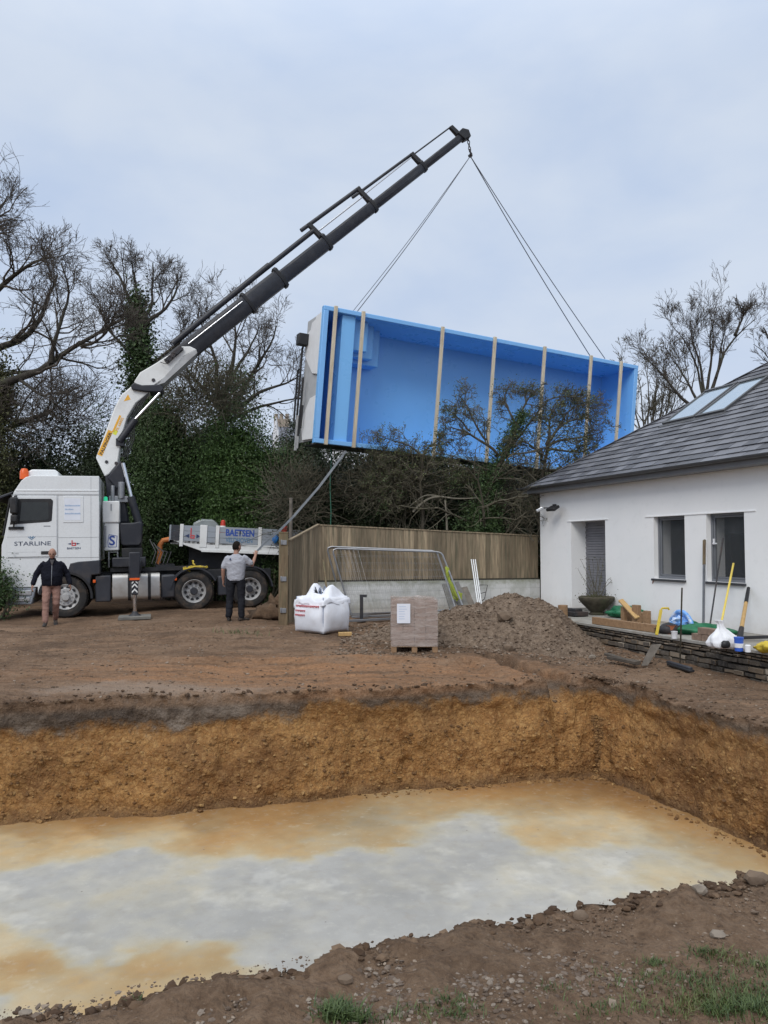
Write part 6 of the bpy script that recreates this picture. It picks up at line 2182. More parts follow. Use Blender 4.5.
def head(b, c, f, up):
    """skull with face; f facing, up crown"""
    f, up = unit(f), unit(up)
    r = np.cross(f, up)
    Mh = np.stack([r, f, up], 1)
    bm = bmesh.new(); bmesh.ops.create_icosphere(bm, subdivisions=3, radius=1)
    v = np.array([x.co[:] for x in bm.verts]); fc = [tuple(x.index for x in q.verts) for q in bm.faces]; bm.free()
    x, y, z = v.T
    jaw = sstep(.0, -.95, z)
    sx = .076 * (1 - .30 * jaw); sy = .094 * (1 - .16 * jaw * (y < 0) )
    p = np.stack([x * sx, y * sy + .012 * jaw, z * .116], 1)
    fr = np.maximum(y, 0)
    p[:, 1] += .022 * np.exp(-((x / .16) ** 2 + ((z + .12) / .20) ** 2)) * fr          # nose
    p[:, 1] -= .010 * (np.exp(-(((x - .38) / .17) ** 2 + ((z - .05) / .12) ** 2)) + np.exp(-(((x + .38) / .17) ** 2 + ((z - .05) / .12) ** 2))) * fr
    p[:, 1] += .006 * np.exp(-((x / .6) ** 2 + ((z - .22) / .10) ** 2)) * fr           # brow
    p[:, 1] += .006 * np.exp(-((x / .25) ** 2 + ((z + .5) / .07) ** 2)) * fr           # lips
    p[:, 1] += .012 * np.exp(-((x / .3) ** 2 + ((z + .85) / .16) ** 2)) * fr           # chin
    p = p * 1.06
    b.add(p @ Mh.T + np.array(c), fc)
    for s in (-1, 1):
        b.blob(np.array(c) + Mh @ V(s * .079, -.008, -.012), (.012, .022, .034), 1, 0)
    return Mh

def face_bits(parent, M, c, Mh, hair_m, style):
    W = lambda p: np.array(c) + Mh @ (np.array(p, float) * 1.06)
    e = MB(M)
    for s in (-1, 1): e.blob(W((s * .030, .080, .006)), (.014, .010, .008), 1, 0); e.blob(W((s * .031, .090, .026)), (.020, .006, .005), 1, 0)
    e.build('eyes_and_brows', MT['shoe'], parent)
    m = MB(M); m.blob(W((0, .096, -.058)), (.026, .007, .006), 1, 0); m.build('mouth', MT['red_ink'] if False else mat('lips', (.30, .13, .11), .5, bump=0), parent)
    bm = bmesh.new(); bmesh.ops.create_icosphere(bm, subdivisions=3, radius=1)
    v = np.array([x.co[:] for x in bm.verts]); f = [tuple(x.index for x in q.verts) for q in bm.faces]; bm.free()
    x, y, z = v.T
    if style == 'full': keep = (z > .30 + .25 * y) | ((y < -.05) & (z > -.45)) | ((y < .25) & (z > .05))
    else: keep = ((y < -.1) & (z > -.4) & (z < .35)) | ((np.abs(x) > .72) & (y < .3) & (z > -.15) & (z < .3))
    th = 1.12 if style == 'full' else 1.05
    p = np.stack([x * .077 * th, y * .094 * th - .002, z * .116 * (1.09 if style == 'full' else 1.03)], 1)
    p = p * (1 + .04 * fbm(v * 5, 3, 5))[:, None]
    f = [q for q in f if all(keep[i] for i in q)]
    h = MB(M); h.add(p * 1.06 @ Mh.T + np.array(c), f)
    o = h.build('hair', hair_m, parent)
    sd = o.modifiers.new('s', 'SOLIDIFY'); sd.thickness = .012; sd.offset = -1

def shoe(b, ankle, d, up=(0, 0, 1), tilt=0.):
    d = unit(d); z = np.array(up, float)
    s = np.cross(d, z)
    a = np.array(ankle, float)
    h = a[2]
    dt = unit(d - z * tilt); zt = unit(np.cross(s, dt))
    base = a - zt * (.085)
    loft(b, [(base - dt * .075 + zt * .04, s * .030, zt * .038), (base - dt * .04 + zt * .042, s * .038, zt * .042), (base + dt * .04 + zt * .042, s * .042, zt * .045), (base + dt * .12 + zt * .032, s * .048, zt * .033), (base + dt * .18 + zt * .022, s * .040, zt * .022), (base + dt * .205 + zt * .018, s * .022, zt * .012)], 12)
    b.tube([a + zt * .05, base + zt * .05], [.046, .046], 10)

def build_walker():
    px, gz = 51, -.075
    c = G(px, 625.5, gz); c[2] = float(hground([c[0]], [c[1]])[0])
    f = unit(V(-c[0] * .9, -c[1], 0))
    M = frame(c, np.cross(f, V(0, 0, 1)), f, V(0, 0, 1))
    p = thing('person', 'man in navy jacket and dusty pink trousers walking in front of the lorry cab', 'person', M=Matrix(M.tolist()))
    sR, sL = V(.195, .02, 1.43), V(-.195, .02, 1.43)
    eR, eL = V(.33, -.03, 1.17), V(-.32, -.05, 1.17)
    wR, wL = V(.40, .05, .93), V(-.39, .06, .93)
    hR, kR, aR = V(.10, 0, .93), V(.115, .17, .52), V(.11, .23, .085)
    hL, kL, aL = V(-.10, 0, .93), V(-.10, .06, .50), V(-.085, -.20, .12)
    X, Yd = V(1, 0, 0), V(0, 1, 0)
    # body
    b = MB()
    loft(b, [(V(0, 0, .86), X * .15, Yd * .10), (V(0, 0, .98), X * .165, Yd * .12), (V(0, .03, 1.12), X * .16, Yd * .13), (V(0, .01, 1.30), X * .17, Yd * .11), (V(0, .01, 1.42), X * .16, Yd * .09), (V(0, .02, 1.49), X * .075, Yd * .065)], 16)
    b.tube([V(0, .015, 1.44), V(0, .03, 1.53), V(0, .05, 1.60)], [.062, .056, .056], 12)
    hc = V(0, .075, 1.64)
    Mh = head(b, hc, V(.08, .93, -.34), V(.02, .34, .93))
    for s, e, w in ((sR, eR, wR), (sL, eL, wL)): limb(b, [s * V(.84, 1, 1) - V(0, 0, .03), e, w], [.046, .040, .028])
    for h, k, a in ((hR, kR, aR), (hL, kL, aL)): limb(b, [h, k, a], [.078, .052, .038])
    hand(b, wR, V(.15, .12, -1), V(-.7, -.2, 0), .45, 1)
    hand(b, wL, V(-.18, .15, -1), V(.7, -.2, 0), .45, -1)
    body = fuse(b, 'body', MT['skin'], p, .0065, 2, M=M)
    face_bits(p, M, hc, Mh, MT['hair_grey'], 'bald')
    j = MB()
    loft(j, [(V(0, .02, .90), X * .205, Yd * .155), (V(0, .03, .98), X * .225, Yd * .175), (V(0, .045, 1.12), X * .232, Yd * .18), (V(0, .02, 1.30), X * .232, Yd * .15), (V(0, .015, 1.41), X * .205, Yd * .12), (V(0, .02, 1.48), X * .10, Yd * .085), (V(0, .03, 1.535), X * .078, Yd * .075)], 18)
    for s, e, w in ((sR, eR, wR), (sL, eL, wL)): limb(j, [s * V(.93, 1, 1) - V(0, 0, .03), e, w + (e - w) * .06], [.078, .070, .054])
    fuse(j, 'jacket', MT['navy_cloth'], p, .012, 4, .012, 3, M)
    z = MB(M); z.tube([V(0, .20, .92), V(0, .232, 1.10), V(0, .182, 1.30), V(0, .130, 1.44)], .007, 5); z.build('zip', MT['steel'], p)
    z = MB(M); z.prism([V(-.05, .122, 1.50), V(.05, .122, 1.50), V(0, .165, 1.37)], (0, .012, 0)); z.build('pullover', MT['iron'], p)
    t = MB()
    loft(t, [(V(0, .0, .86), X * .15, Yd * .115), (V(0, .01, .95), X * .175, Yd * .135), (V(0, .02, 1.0), X * .175, Yd * .135)], 14)
    for h, k, a in ((hR, kR, aR), (hL, kL, aL)): limb(t, [h, (h + k) / 2, k, k + (a - k) * .5, a + (k - a) * .06], [.105, .096, .075, .070, .064])
    fuse(t, 'trousers', MT['pink_cloth'], p, .012, 4, .012, 4, M)
    s = MB(M); shoe(s, aR, V(.1, 1, 0)); s.build('shoe', MT['shoe'], p)
    s = MB(M); shoe(s, aL, V(-.1, 1, 0), tilt=.35); s.build('shoe', MT['shoe'], p)

def build_rigger():
    c = G(235.5, 620.5, .08); c[2] = float(hground([c[0]], [c[1]])[0])
    f = unit(V(.05, 1, 0))
    M = frame(c, np.cross(f, V(0, 0, 1)), f, V(0, 0, 1))
    p = thing('person', 'dark haired man in grey t-shirt seen from behind holding the tag line', 'person', M=Matrix(M.tolist()))
    sR, sL = V(.20, 0, 1.43), V(-.20, 0, 1.42)
    eR, wR = V(.345, .10, 1.24), V(.385, .26, 1.46)
    eL, wL = V(-.285, -.03, 1.14), V(-.30, .06, .90)
    hR, kR, aR = V(.105, 0, .93), V(.125, .02, .51), V(.135, .0, .085)
    hL, kL, aL = V(-.105, 0, .93), V(-.135, .03, .51), V(-.155, .0, .085)
    X, Yd = V(1, 0, 0), V(0, 1, 0)
    b = MB()
    loft(b, [(V(0, 0, .86), X * .15, Yd * .10), (V(0, 0, .98), X * .16, Yd * .11), (V(0, .01, 1.12), X * .155, Yd * .11), (V(0, .0, 1.30), X * .175, Yd * .11), (V(0, 0, 1.42), X * .165, Yd * .085), (V(0, 0, 1.49), X * .075, Yd * .06)], 16)
    b.tube([V(0, 0, 1.44), V(0, .005, 1.53), V(0, .02, 1.60)], [.062, .058, .056], 12)
    hc = V(.01, .03, 1.655)
    Mh = head(b, hc, V(.5, .83, .22), V(-.1, -.18, .97))
    for s, e, w in ((sR, eR, wR), (sL, eL, wL)): limb(b, [s * V(.84, 1, 1) - V(0, 0, .03), (s + e) / 2, e, (e + w) / 2, w], [.046, .046, .042, .040, .029])
    for h, k, a in ((hR, kR, aR), (hL, kL, aL)): limb(b, [h, k, a], [.078, .052, .038])
    hand(b, wR, V(.1, .25, .9), V(-.3, .8, -.2), 1.15, 1)
    hand(b, wL, V(-.05, .15, -1), V(.8, .1, 0), .5, -1)
    fuse(b, 'body', MT['skin'], p, .0065, 2, M=M)
    face_bits(p, M, hc, Mh, MT['hair_dark'], 'full')
    j = MB()
    loft(j, [(V(0, 0, .90), X * .195, Yd * .14), (V(0, 0, .99), X * .20, Yd * .145), (V(0, .0, 1.12), X * .205, Yd * .15), (V(0, -.01, 1.30), X * .225, Yd * .145), (V(0, -.005, 1.42), X * .205, Yd * .108), (V(0, 0, 1.475), X * .10, Yd * .08), (V(0, .005, 1.50), X * .072, Yd * .068)], 18)
    for s, e in ((sR, eR), (sL, eL)): limb(j, [s * V(.92, 1, 1) - V(0, 0, .025), s + (e - s) * .75], [.076, .076])
    fuse(j, 'tshirt', MT['grey_cloth'], p, .012, 4, .012, 8, M)
    g = MB(M); g.prism([V(-.115, -.137, 1.36), V(-.075, -.144, 1.36), V(-.085, -.140, 1.40), (-.105, -.136, 1.405)], (0, -.012, 0)); g.build('back_print', MT['navy_ink'], p)
    t = MB()
    loft(t, [(V(0, .0, .85), X * .155, Yd * .12), (V(0, .0, .95), X * .178, Yd * .135), (V(0, .0, 1.0), X * .175, Yd * .132)], 14)
    for h, k, a in ((hR, kR, aR), (hL, kL, aL)): limb(t, [h, (h + k) / 2, k, k + (a - k) * .5, a + (k - a) * .06], [.108, .098, .080, .080, .074])
    fuse(t, 'trousers', MT['dark_cloth'], p, .012, 4, .013, 6, M)
    s = MB(M); shoe(s, aR, V(.75, .7, 0)); s.build('shoe', MT['shoe'], p)
    s = MB(M); shoe(s, aL, V(-.15, 1, 0)); s.build('shoe', MT['shoe'], p)
    hw = wR + unit(V(.1, .25, .9)) * .085 + V(-.3, .8, -.2) * .03
    return np.array(M)[:3, :3] @ hw + np.array(M)[:3, 3]
# ------------------------------------------------------------------ things standing about the site
def gz(x, y): return float(hall(np.array([x]), np.array([y]))[0])

def build_bag():
    c = G(323, 636, .0)
    z0 = gz(c[0], c[1] + .5)
    a = R(-38)
    s = .80
    ctr = V(c[0] - .07, c[1] + .62, z0)
    M = frame(ctr, V(math.cos(a), math.sin(a), 0), V(-math.sin(a), math.cos(a), 0), V(0, 0, 1))
    t = thing('bulk_bag', 'white woven bulk bag of sand with its flaps open and red print', 'bag', M=Matrix(M.tolist()))
    # body: soft box bulging out, from grid shells
    n = 22
    v, f = [], []
    hh = .70
    for k in range(13):
        z = hh * k / 12
        bul = .085 * math.sin(PI * min(1, k / 12 * 1.0)) + (-.03 if k == 0 else 0)
        for j in range(4 * n):
            q, u = divmod(j, n); u = u / n * 2 - 1
            h = s / 2 + bul * (1 - u ** 4)
            h *= 1 - .05 * k / 12
            u2 = abs(u) ** 6; h *= 1 - .05 * u2
            x, y = {0: (u * h, -h), 1: (h, u * h), 2: (-u * h, h), 3: (-h, -u * h)}[q]
            v.append((x, y, z))
    m = 4 * n
    for k in range(12):
        for j in range(m): f.append((k * m + j, k * m + (j + 1) % m, (k + 1) * m + (j + 1) % m, (k + 1) * m + j))
    v = np.array(v)
    nz = .022 * fbm(v * np.array([3.5, 3.5, 6]), 3, 81) + .01 * fbm(v * 12, 2, 82)
    v = v + np.stack([v[:, 0] * 1.2, v[:, 1] * 1.2, 0 * nz], 1) * nz[:, None]
    b = MB(M); b.add(v, f)
    sides = b.build('sides', MT['bag_white'], t, sharp=60)
    sd = sides.modifiers.new('s', 'SOLIDIFY'); sd.thickness = .012
    # cloth gathered over the top, open in the middle, with two flaps pulled up
    h = s / 2
    n = 44
    gu = np.linspace(-1.16, 1.16, n)
    U, W_ = np.meshgrid(gu, gu, indexing='ij')
    u, w_ = U.ravel(), W_.ravel()
    r = np.maximum(np.abs(u), np.abs(w_))
    q = np.stack([u, w_, 0 * u], 1)
    z = .66 + .07 * (1 - r ** 2) + .20 * np.exp(-((u + .62) / .36) ** 2 - ((w_ - .25) / .55) ** 2) + .19 * np.exp(-((u - .50) / .26) ** 2 - ((w_ - .1) / .5) ** 2) + .08 * np.exp(-((u - .1) / .5) ** 2 - ((w_ + .75) / .22) ** 2)
    z = z + .075 * fbm(q * 1.9, 2, 91) + .022 * fbm(q * 5, 2, 92) * (r < .95) - .42 * np.maximum(r - 1.0, 0) - .10 * np.exp(-((u + .1) / .3) ** 2 - ((w_ + .1) / .35) ** 2)
    z = z - .5 * np.maximum(r - 1.0, 0) * sstep(-.6, -.95, u)
    sq = (1 - .06 * np.minimum(np.abs(u) * np.abs(w_), 1) ** 3) * np.minimum(1, 1 / r) * (1 + .05 * np.maximum(r - 1, 0) / .16) * (1 + .03 * fbm(q * 2.2, 2, 95))
    vs = np.stack([u * h * 1.04 * sq, w_ * h * 1.04 * sq, z], 1)
    fs = [(i * n + j, (i + 1) * n + j, (i + 1) * n + j + 1, i * n + j + 1) for i in range(n - 1) for j in range(n - 1) if (gu[i] + .08) ** 2 / .10 + (gu[j] + .12) ** 2 / .22 > 1 + .5 * math.sin(i * .9 + j)]
    b = MB(M); b.add(vs, fs)
    o = b.build('flaps', MT['bag_white'], t, sharp=70)
    qm = o.modifiers.new('s', 'SOLIDIFY'); qm.thickness = .008
    sn = MB(M); sn.blob((-.03, -.04, .56), (.33, .33, .10), 3, .25, 1.6, 5); sn.build('sand', MT['sand'], t)
    # seams and lifting loops at the corners
    sm = MB(M)
    for (x, y) in ((h, -h), (-h, -h), (h, h)): sm.tube([V(x * .93, y * .93, .02), V(x * .945, y * .945, .35), V(x * .90, y * .90, .70)], .007, 6)
    sm.build('seam', MT['seam_blue'], t)
    lp = MB(M)
    for (x, y) in ((h * .2, -h * .5), (-h * .3, h * .4)): lp.tube([V(x, y, .66), V(x + .02, y, .84), V(x + .05, y, .89), V(x + .08, y, .84), V(x + .08, y, .68)], .010, 6)
    lp.build('lifting_loop', MT['seam_blue'], t)
    MX, MY = V(math.cos(a), math.sin(a), 0), V(-math.sin(a), math.cos(a), 0)
    W = lambda p: ctr + MX * p[0] + MY * p[1] + V(0, 0, p[2])
    for k, (w, hgt, z) in enumerate(((.60, .040, .50), (.30, .036, .41), (.28, .036, .325))):
        # three faded printed lines: broken red strokes, too worn to read
        ln = MB(M)
        def sf(x, zz):
            k = zz / hh
            hx = h * (1 - .05 * k)
            return -(hx + .085 * math.sin(PI * min(k, 1)) * (1 - (x / hx) ** 4)) * 1.0 - .012
        x = -.30
        while x < -.30 + w:
            ww = RNG.uniform(.018, .036)
            y = sf(x, z + .03)
            ln.bb(V(x, y - .012, z), V(x + ww * .45, y + .03, z + hgt)); ln.bb(V(x, y - .012, z + hgt * RNG.uniform(.0, .7)), V(x + ww, y + .03, z + hgt * .95))
            x += ww + .022
        ln.build('printed_line', MT['faded_red'], t)

def build_pallet():
    c0 = G(391.5, 653, -.03); c1 = G(437.5, 653, -.03)
    x = unit(c1 - c0); x[2] = 0; x = unit(x)
    y = V(-x[1], x[0], 0)
    w = np.linalg.norm(c1 - c0)
    c0[2] = min(gz(c0[0], c0[1]), -.02)
    M = frame(c0, x, y, V(0, 0, 1))
    t = thing('pallet', 'orange brown wooden pallet under the wrapped block stack', 'pallet', M=Matrix(M.tolist()))
    d = 1.0
    for k in range(3):
        xx = [.04, w / 2, w - .04][k]
        b = MB(M)
        for yy in (.05, d / 2, d - .05): b.bb(V(xx - .045, yy - .06, .015), V(xx + .045, yy + .06, .10))
        b.bb(V(xx - .05, 0, .0), V(xx + .05, d, .017))
        b.build('runner', MT['timber'], t, bevel=.004, seg=1)
    b = MB(M)
    for k in range(6): b.bb(V(0, k * d / 6 + .01, .103), V(w, (k + 1) * d / 6 - .03, .122))
    b.build('deck_boards', MT['timber'], t, bevel=.003, seg=1)
    s = thing('wrapped_stack', 'square stack of brown paving blocks in clear film with white label', 'block stack', M=Matrix(frame(c0 + V(0, 0, .125), x, y, V(0, 0, 1)).tolist()))
    b = MB(M)
    for k in range(7):
        for i in range(4):
            for jj in range(4):
                j1, j2 = RNG.uniform(-.004, .004), RNG.uniform(-.004, .004)
                q = w / 4; r = d / 4
                b.bb(V(i * q + .003 + j1, jj * r + .003 + j2, .128 + k * .105), V((i + 1) * q - .003 + j1, (jj + 1) * r - .003 + j2, .128 + k * .105 + .101))
    b.build('block_layers', MT['block_brown'], s, bevel=.004, seg=1)
    m, tt, bb_, out = nt('stretch_film')
    bb_.inputs['Base Color'].default_value = (.52, .45, .41, 1)
    bb_.inputs['Roughness'].default_value = .22
    gg = NB(tt)
    tc = gg.n('ShaderNodeTexCoord')
    mp = gg.n('ShaderNodeMapping'); mp.inputs['Scale'].default_value = (1, 1, 5); gg.l(tc.outputs['Object'], mp.inputs[0])
    n1 = gg.noise(mp.outputs[0], 3.2, 5, .6, .6)
    gg.l(gg.rng(n1, .35, .7, .22, .74), bb_.inputs['Alpha'])
    gg.l(gg.bump(gg.noise(mp.outputs[0], 9, 4), .5, .02), bb_.inputs['Normal'])
    n = 16
    b = MB(M)
    vs = []
    for k in range(n + 1):
        z = .115 + .765 * k / n
        for q in range(4):
            for i in range(n):
                u = i / n
                p = {0: (u * w, 0), 1: (w, u * d), 2: (w - u * w, d), 3: (0, d - u * d)}[q]
                ox, oy = p[0] - w / 2, p[1] - d / 2
                vs.append((w / 2 + ox * 1.022, d / 2 + oy * 1.018, z))
    vs = np.array(vs)
    nn = .006 * fbm(vs * np.array([6, 6, 14]), 3, 121)
    vs[:, 0] += nn * np.sign(vs[:, 0] - w / 2); vs[:, 1] += nn * np.sign(vs[:, 1] - d / 2)
    mm = 4 * n
    fs = [(k * mm + j, k * mm + (j + 1) % mm, (k + 1) * mm + (j + 1) % mm, (k + 1) * mm + j) for k in range(n) for j in range(mm)]
    b.add(vs, fs)
    b.build('stretch_film', m, s)
    b = MB(M)
    # loose film gathered over the top
    n = 20
    vs = np.array([(w * (-.01 + 1.02 * i / n), d * (-.008 + 1.016 * j / n), .875) for i in range(n + 1) for j in range(n + 1)])
    vs[:, 2] += .022 * fbm(vs * np.array([6, 5, 1]), 3, 131) + .012
    b.add(vs, [(i * (n + 1) + j, (i + 1) * (n + 1) + j, (i + 1) * (n + 1) + j + 1, i * (n + 1) + j + 1) for i in range(n) for j in range(n)])
    b.build('top_film', m, s)
    b = MB(M); b.bb(V(.09, -.030, .50), V(.31, -.026, .82)); lb = b.build('paper_label', MT['wrap_label'], s)
    ln = MB(M)
    for k in range(6): ln.bb(V(.12, -.0325, .77 - .04 * k), V(.12 + RNG.uniform(.09, .16), -.0305, .775 - .04 * k))
    ln.build('printed_line', MT['pale_blue_ink'], lb)

def build_site_fence():
    # two steel mesh panels leaning back against the timber fence
    for k, (tl, tr, br, bl, lab) in enumerate(((P(326.5, 546.5, 18.55), P(436.5, 551, 18.95), G(457, 613, .35), G(345, 617, .04), 'steel mesh site fence panel leaning on the timber fence, the rear one'),
                                              (P(332, 548.5, 18.40), P(441.5, 552, 18.80), G(465, 612, .35), G(352, 618, .04), 'steel mesh site fence panel leaning on the timber fence, the front one'))):
        t = thing('site_fence_panel', lab, 'fence panel', loc=bl, group='steel fence panels leaning on the timber fence')
        tl, tr, br, bl = [np.array(q, float) for q in (tl, tr, br, bl)]
        b = MB()
        r = .022
        cr = .12
        ex = unit(tr - tl); 
        b.tube([bl, tl + (bl - tl) * .06, tl + (bl - tl) * .02 + ex * .03, tl + ex * cr, tr - ex * cr, tr + (br - tr) * .02 - ex * .03, tr + (br - tr) * .06, br], r, 8)
        b.tube([bl + (tl - bl) * .04, br + (tr - br) * .04], .02, 8)
        b.build('frame', MT['steel'], t)
        m = MB()
        for i in range(1, 26):
            u = i / 26
            m.tube([tl + (tr - tl) * u, bl + (br - bl) * u], .0018, 3, cap=False)
        for i in range(1, 9):
            u = i / 9
            m.tube([tl + (bl - tl) * u, tr + (br - tr) * u], .0018, 3, cap=False)
        m.build('mesh', MT['steel'], t)
    # hi vis vests / straps tied to it
    b = MB()
    for (x, y, dx, dy, dz, s) in ((447.5, 573, .04, .03, .14, 1), (453, 590, .07, .04, .16, 2), (457, 596, .10, .04, .10, 3)):
        b.blob(P(x, y, 17.95), (dx, dy, dz), 3, .7, 2.2, s)
    b.tube([P(446, 567, 18.05), P(449, 580, 17.95), P(455, 594, 17.9), P(461, 600, 17.9)], [.03, .035, .05, .03], 6)
    o = b.build('hi_vis_vest', MT['hivis'], None, base=True)
    tag(o, 'yellow green hi vis vest hung on the end of the site fence panel', 'vest')
    # grey kerb slabs leaning at the end of the panels
    for k, (p, q, w, lab) in enumerate(((P(446, 584, 18.6), P(455, 612, 17.9), .20, 'narrow grey concrete plank leaning under the fence panel end, leftmost'), (P(454, 583, 18.7), P(466, 612, 17.9), .24, 'grey concrete plank leaning under the yellow green vest'), (P(462, 588, 18.7), P(472, 612, 18.0), .26, 'pale concrete slab leaning beside the vest, nearest the metal lengths'))):
        b = MB(); b.beam(p, q, w, .05, up=(0, -1, .4))
        o = b.build('concrete_plank', MT['concrete'] if k < 2 else MT['slate_slab'], None, bevel=.006, base=True)
        tag(o, lab, 'concrete plank', 'concrete planks under the fence panel')
    # three bright metal lengths
    for k, (x0, x1, lab) in enumerate(((471.2, 478.0, 'bright aluminium length leaning on the fence, leftmost of three'), (473.2, 479.8, 'bright aluminium length leaning on the fence, middle of three'), (475.2, 481.6, 'bright aluminium length leaning on the fence, rightmost of three'))):
        b = MB(); b.beam(P(x0, 559.5, 19.1), P(x1, 606, 18.1), .028, .03, up=(0, -1, .3))
        o = b.build('metal_length', MT['alu'], None, bevel=.004, base=True)
        tag(o, lab, 'metal length', 'aluminium lengths leaning on the fence')
    b = MB()
    q = [P(479.5, 585, 18.6), P(487.5, 585, 18.6), P(484.5, 599, 18.4), P(479, 603, 18.3)]
    b.tube(q + [q[0]], .010, 6)
    b.tube([(q[0] + q[3]) / 2, (q[1] + q[2]) / 2], .008, 6)
    o = b.build('wire_bracket', MT['iron'], None, base=True)
    tag(o, 'small dark metal frame leaning on the white wall beside the aluminium lengths', 'metal frame')
    # short black post with a brace, steel bars on the ground
    c = G(361.5, 622, .05)
    b = MB(); b.beam(c, c + V(0, 0, .56), .075, .06, up=(0, 1, 0)); b.box(c + V(.04, 0, .58), (.16, .06, .06)); b.box(c + V(0, 0, .015), (.2, .14, .03))
    o = b.build('black_post', MT['iron'], None, bevel=.006, base=True)
    tag(o, 'short black steel post standing before the white wall', 'post')
    for k, (a, q, lab) in enumerate((((349, 621), (404, 618), 'long grey steel bar lying on the earth before the white wall'), ((352, 617), (391, 615.5), 'shorter grey bar lying at the foot of the white wall'))):
        b = MB(); b.beam(G(*a, .10), G(*q, .10), .06, .05)
        o = b.build('steel_bar', MT['steel'], None, bevel=.005, base=True)
        tag(o, lab, 'steel bar', 'steel bars lying on the earth')
    b = MB(); b.blob(G(378, 618, .05) + V(0, 0, .12), (.10, .08, .16), 2, .5, 2, 5)
    # block near the bag
    c = G(345, 635, .0)
    b = MB(); b.box((c[0], c[1], gz(c[0], c[1]) + .03), (.26, .12, .07), np.array(Matrix.Rotation(.15, 3, 'Z')))
    o = b.build('timber_offcut', MT['ash_wood'], None, bevel=.006, base=True)
    tag(o, 'pale timber offcut lying at the foot of the bulk bag', 'offcut')
    # slim stake against the corner of fence
    b = MB(); b.beam(P(323, 560, 18.2), P(327, 592, 17.6), .04, .03)
    o = b.build('wooden_stake', MT['post_wood'], None, base=True); tag(o, 'thin wooden stake leaning in the fence corner behind the bulk bag', 'stake')
    # white pole behind the gate post
    c = P(291, 499, 19.6)
    b = MB(); b.cyl(V(c[0], c[1], -.1), c, .045, 12); b.lathe([(.052, 0), (.052, .03), (0, .04)], c - V(0, 0, .005), None, 12)
    o = b.build('white_pole', MT['slate_slab'], None, base=True); tag(o, 'slim pale pole rising behind the gate post', 'pole')
    # mound of earth at the foot of the gate post
    b = MB(); c = G(268, 620, .05); b.blob(c + V(0, .1, .12), (.42, .28, .24), 3, .7, 2.2, 15); b.blob(c + V(.14, .25, .22), (.2, .16, .34), 3, .7, 2.2, 16)
    m = mat('clay_spoil', (.105, .066, .04), .95, var=.35, scale=12, bump=.8, bscale=30)
    o = b.build('earth_clump', m, None, sharp=80, base=True); tag(o, 'clump of brown earth at the foot of the gate post', 'earth clump')

def T(px, py):       # terrace point
    return G(px, py, TZ)

def on_wall(px, py, off=-.04):
    return PL(px, py, V(HC[0], HC[1], 0) + V(HW[0], HW[1], 0) * off, V(HW[0], HW[1], 0))

def crumple(c):
    """standing plastic sack gathered to a point"""
    b = MB()
    n = 40
    prof = [(.12, 0), (.17, .02), (.185, .08), (.16, .15), (.10, .22), (.05, .29), (.035, .35), (.055, .40)]
    zz = np.linspace(0, .40, 26)
    rr = np.interp(zz, [p[1] for p in prof], [p[0] for p in prof])
    v = np.array([(r * math.cos(2 * PI * j / n) * 1.15, r * math.sin(2 * PI * j / n) * .85, z) for r, z in zip(rr, zz) for j in range(n)])
    a = np.arctan2(v[:, 1], v[:, 0])
    k = 1 + .30 * fbm(np.stack([np.cos(a) * 2.2, np.sin(a) * 2.2, v[:, 2] * 5], 1), 3, 141) + .12 * np.sin(a * 7 + v[:, 2] * 14)
    v[:, :2] *= k[:, None]
    v[:, 0] += -.25 * np.maximum(v[:, 2] - .15, 0)
    f = [(i * n + j, i * n + (j + 1) % n, (i + 1) * n + (j + 1) % n, (i + 1) * n + j) for i in range(25) for j in range(n)]
    return b.add(v + np.array(c), f)

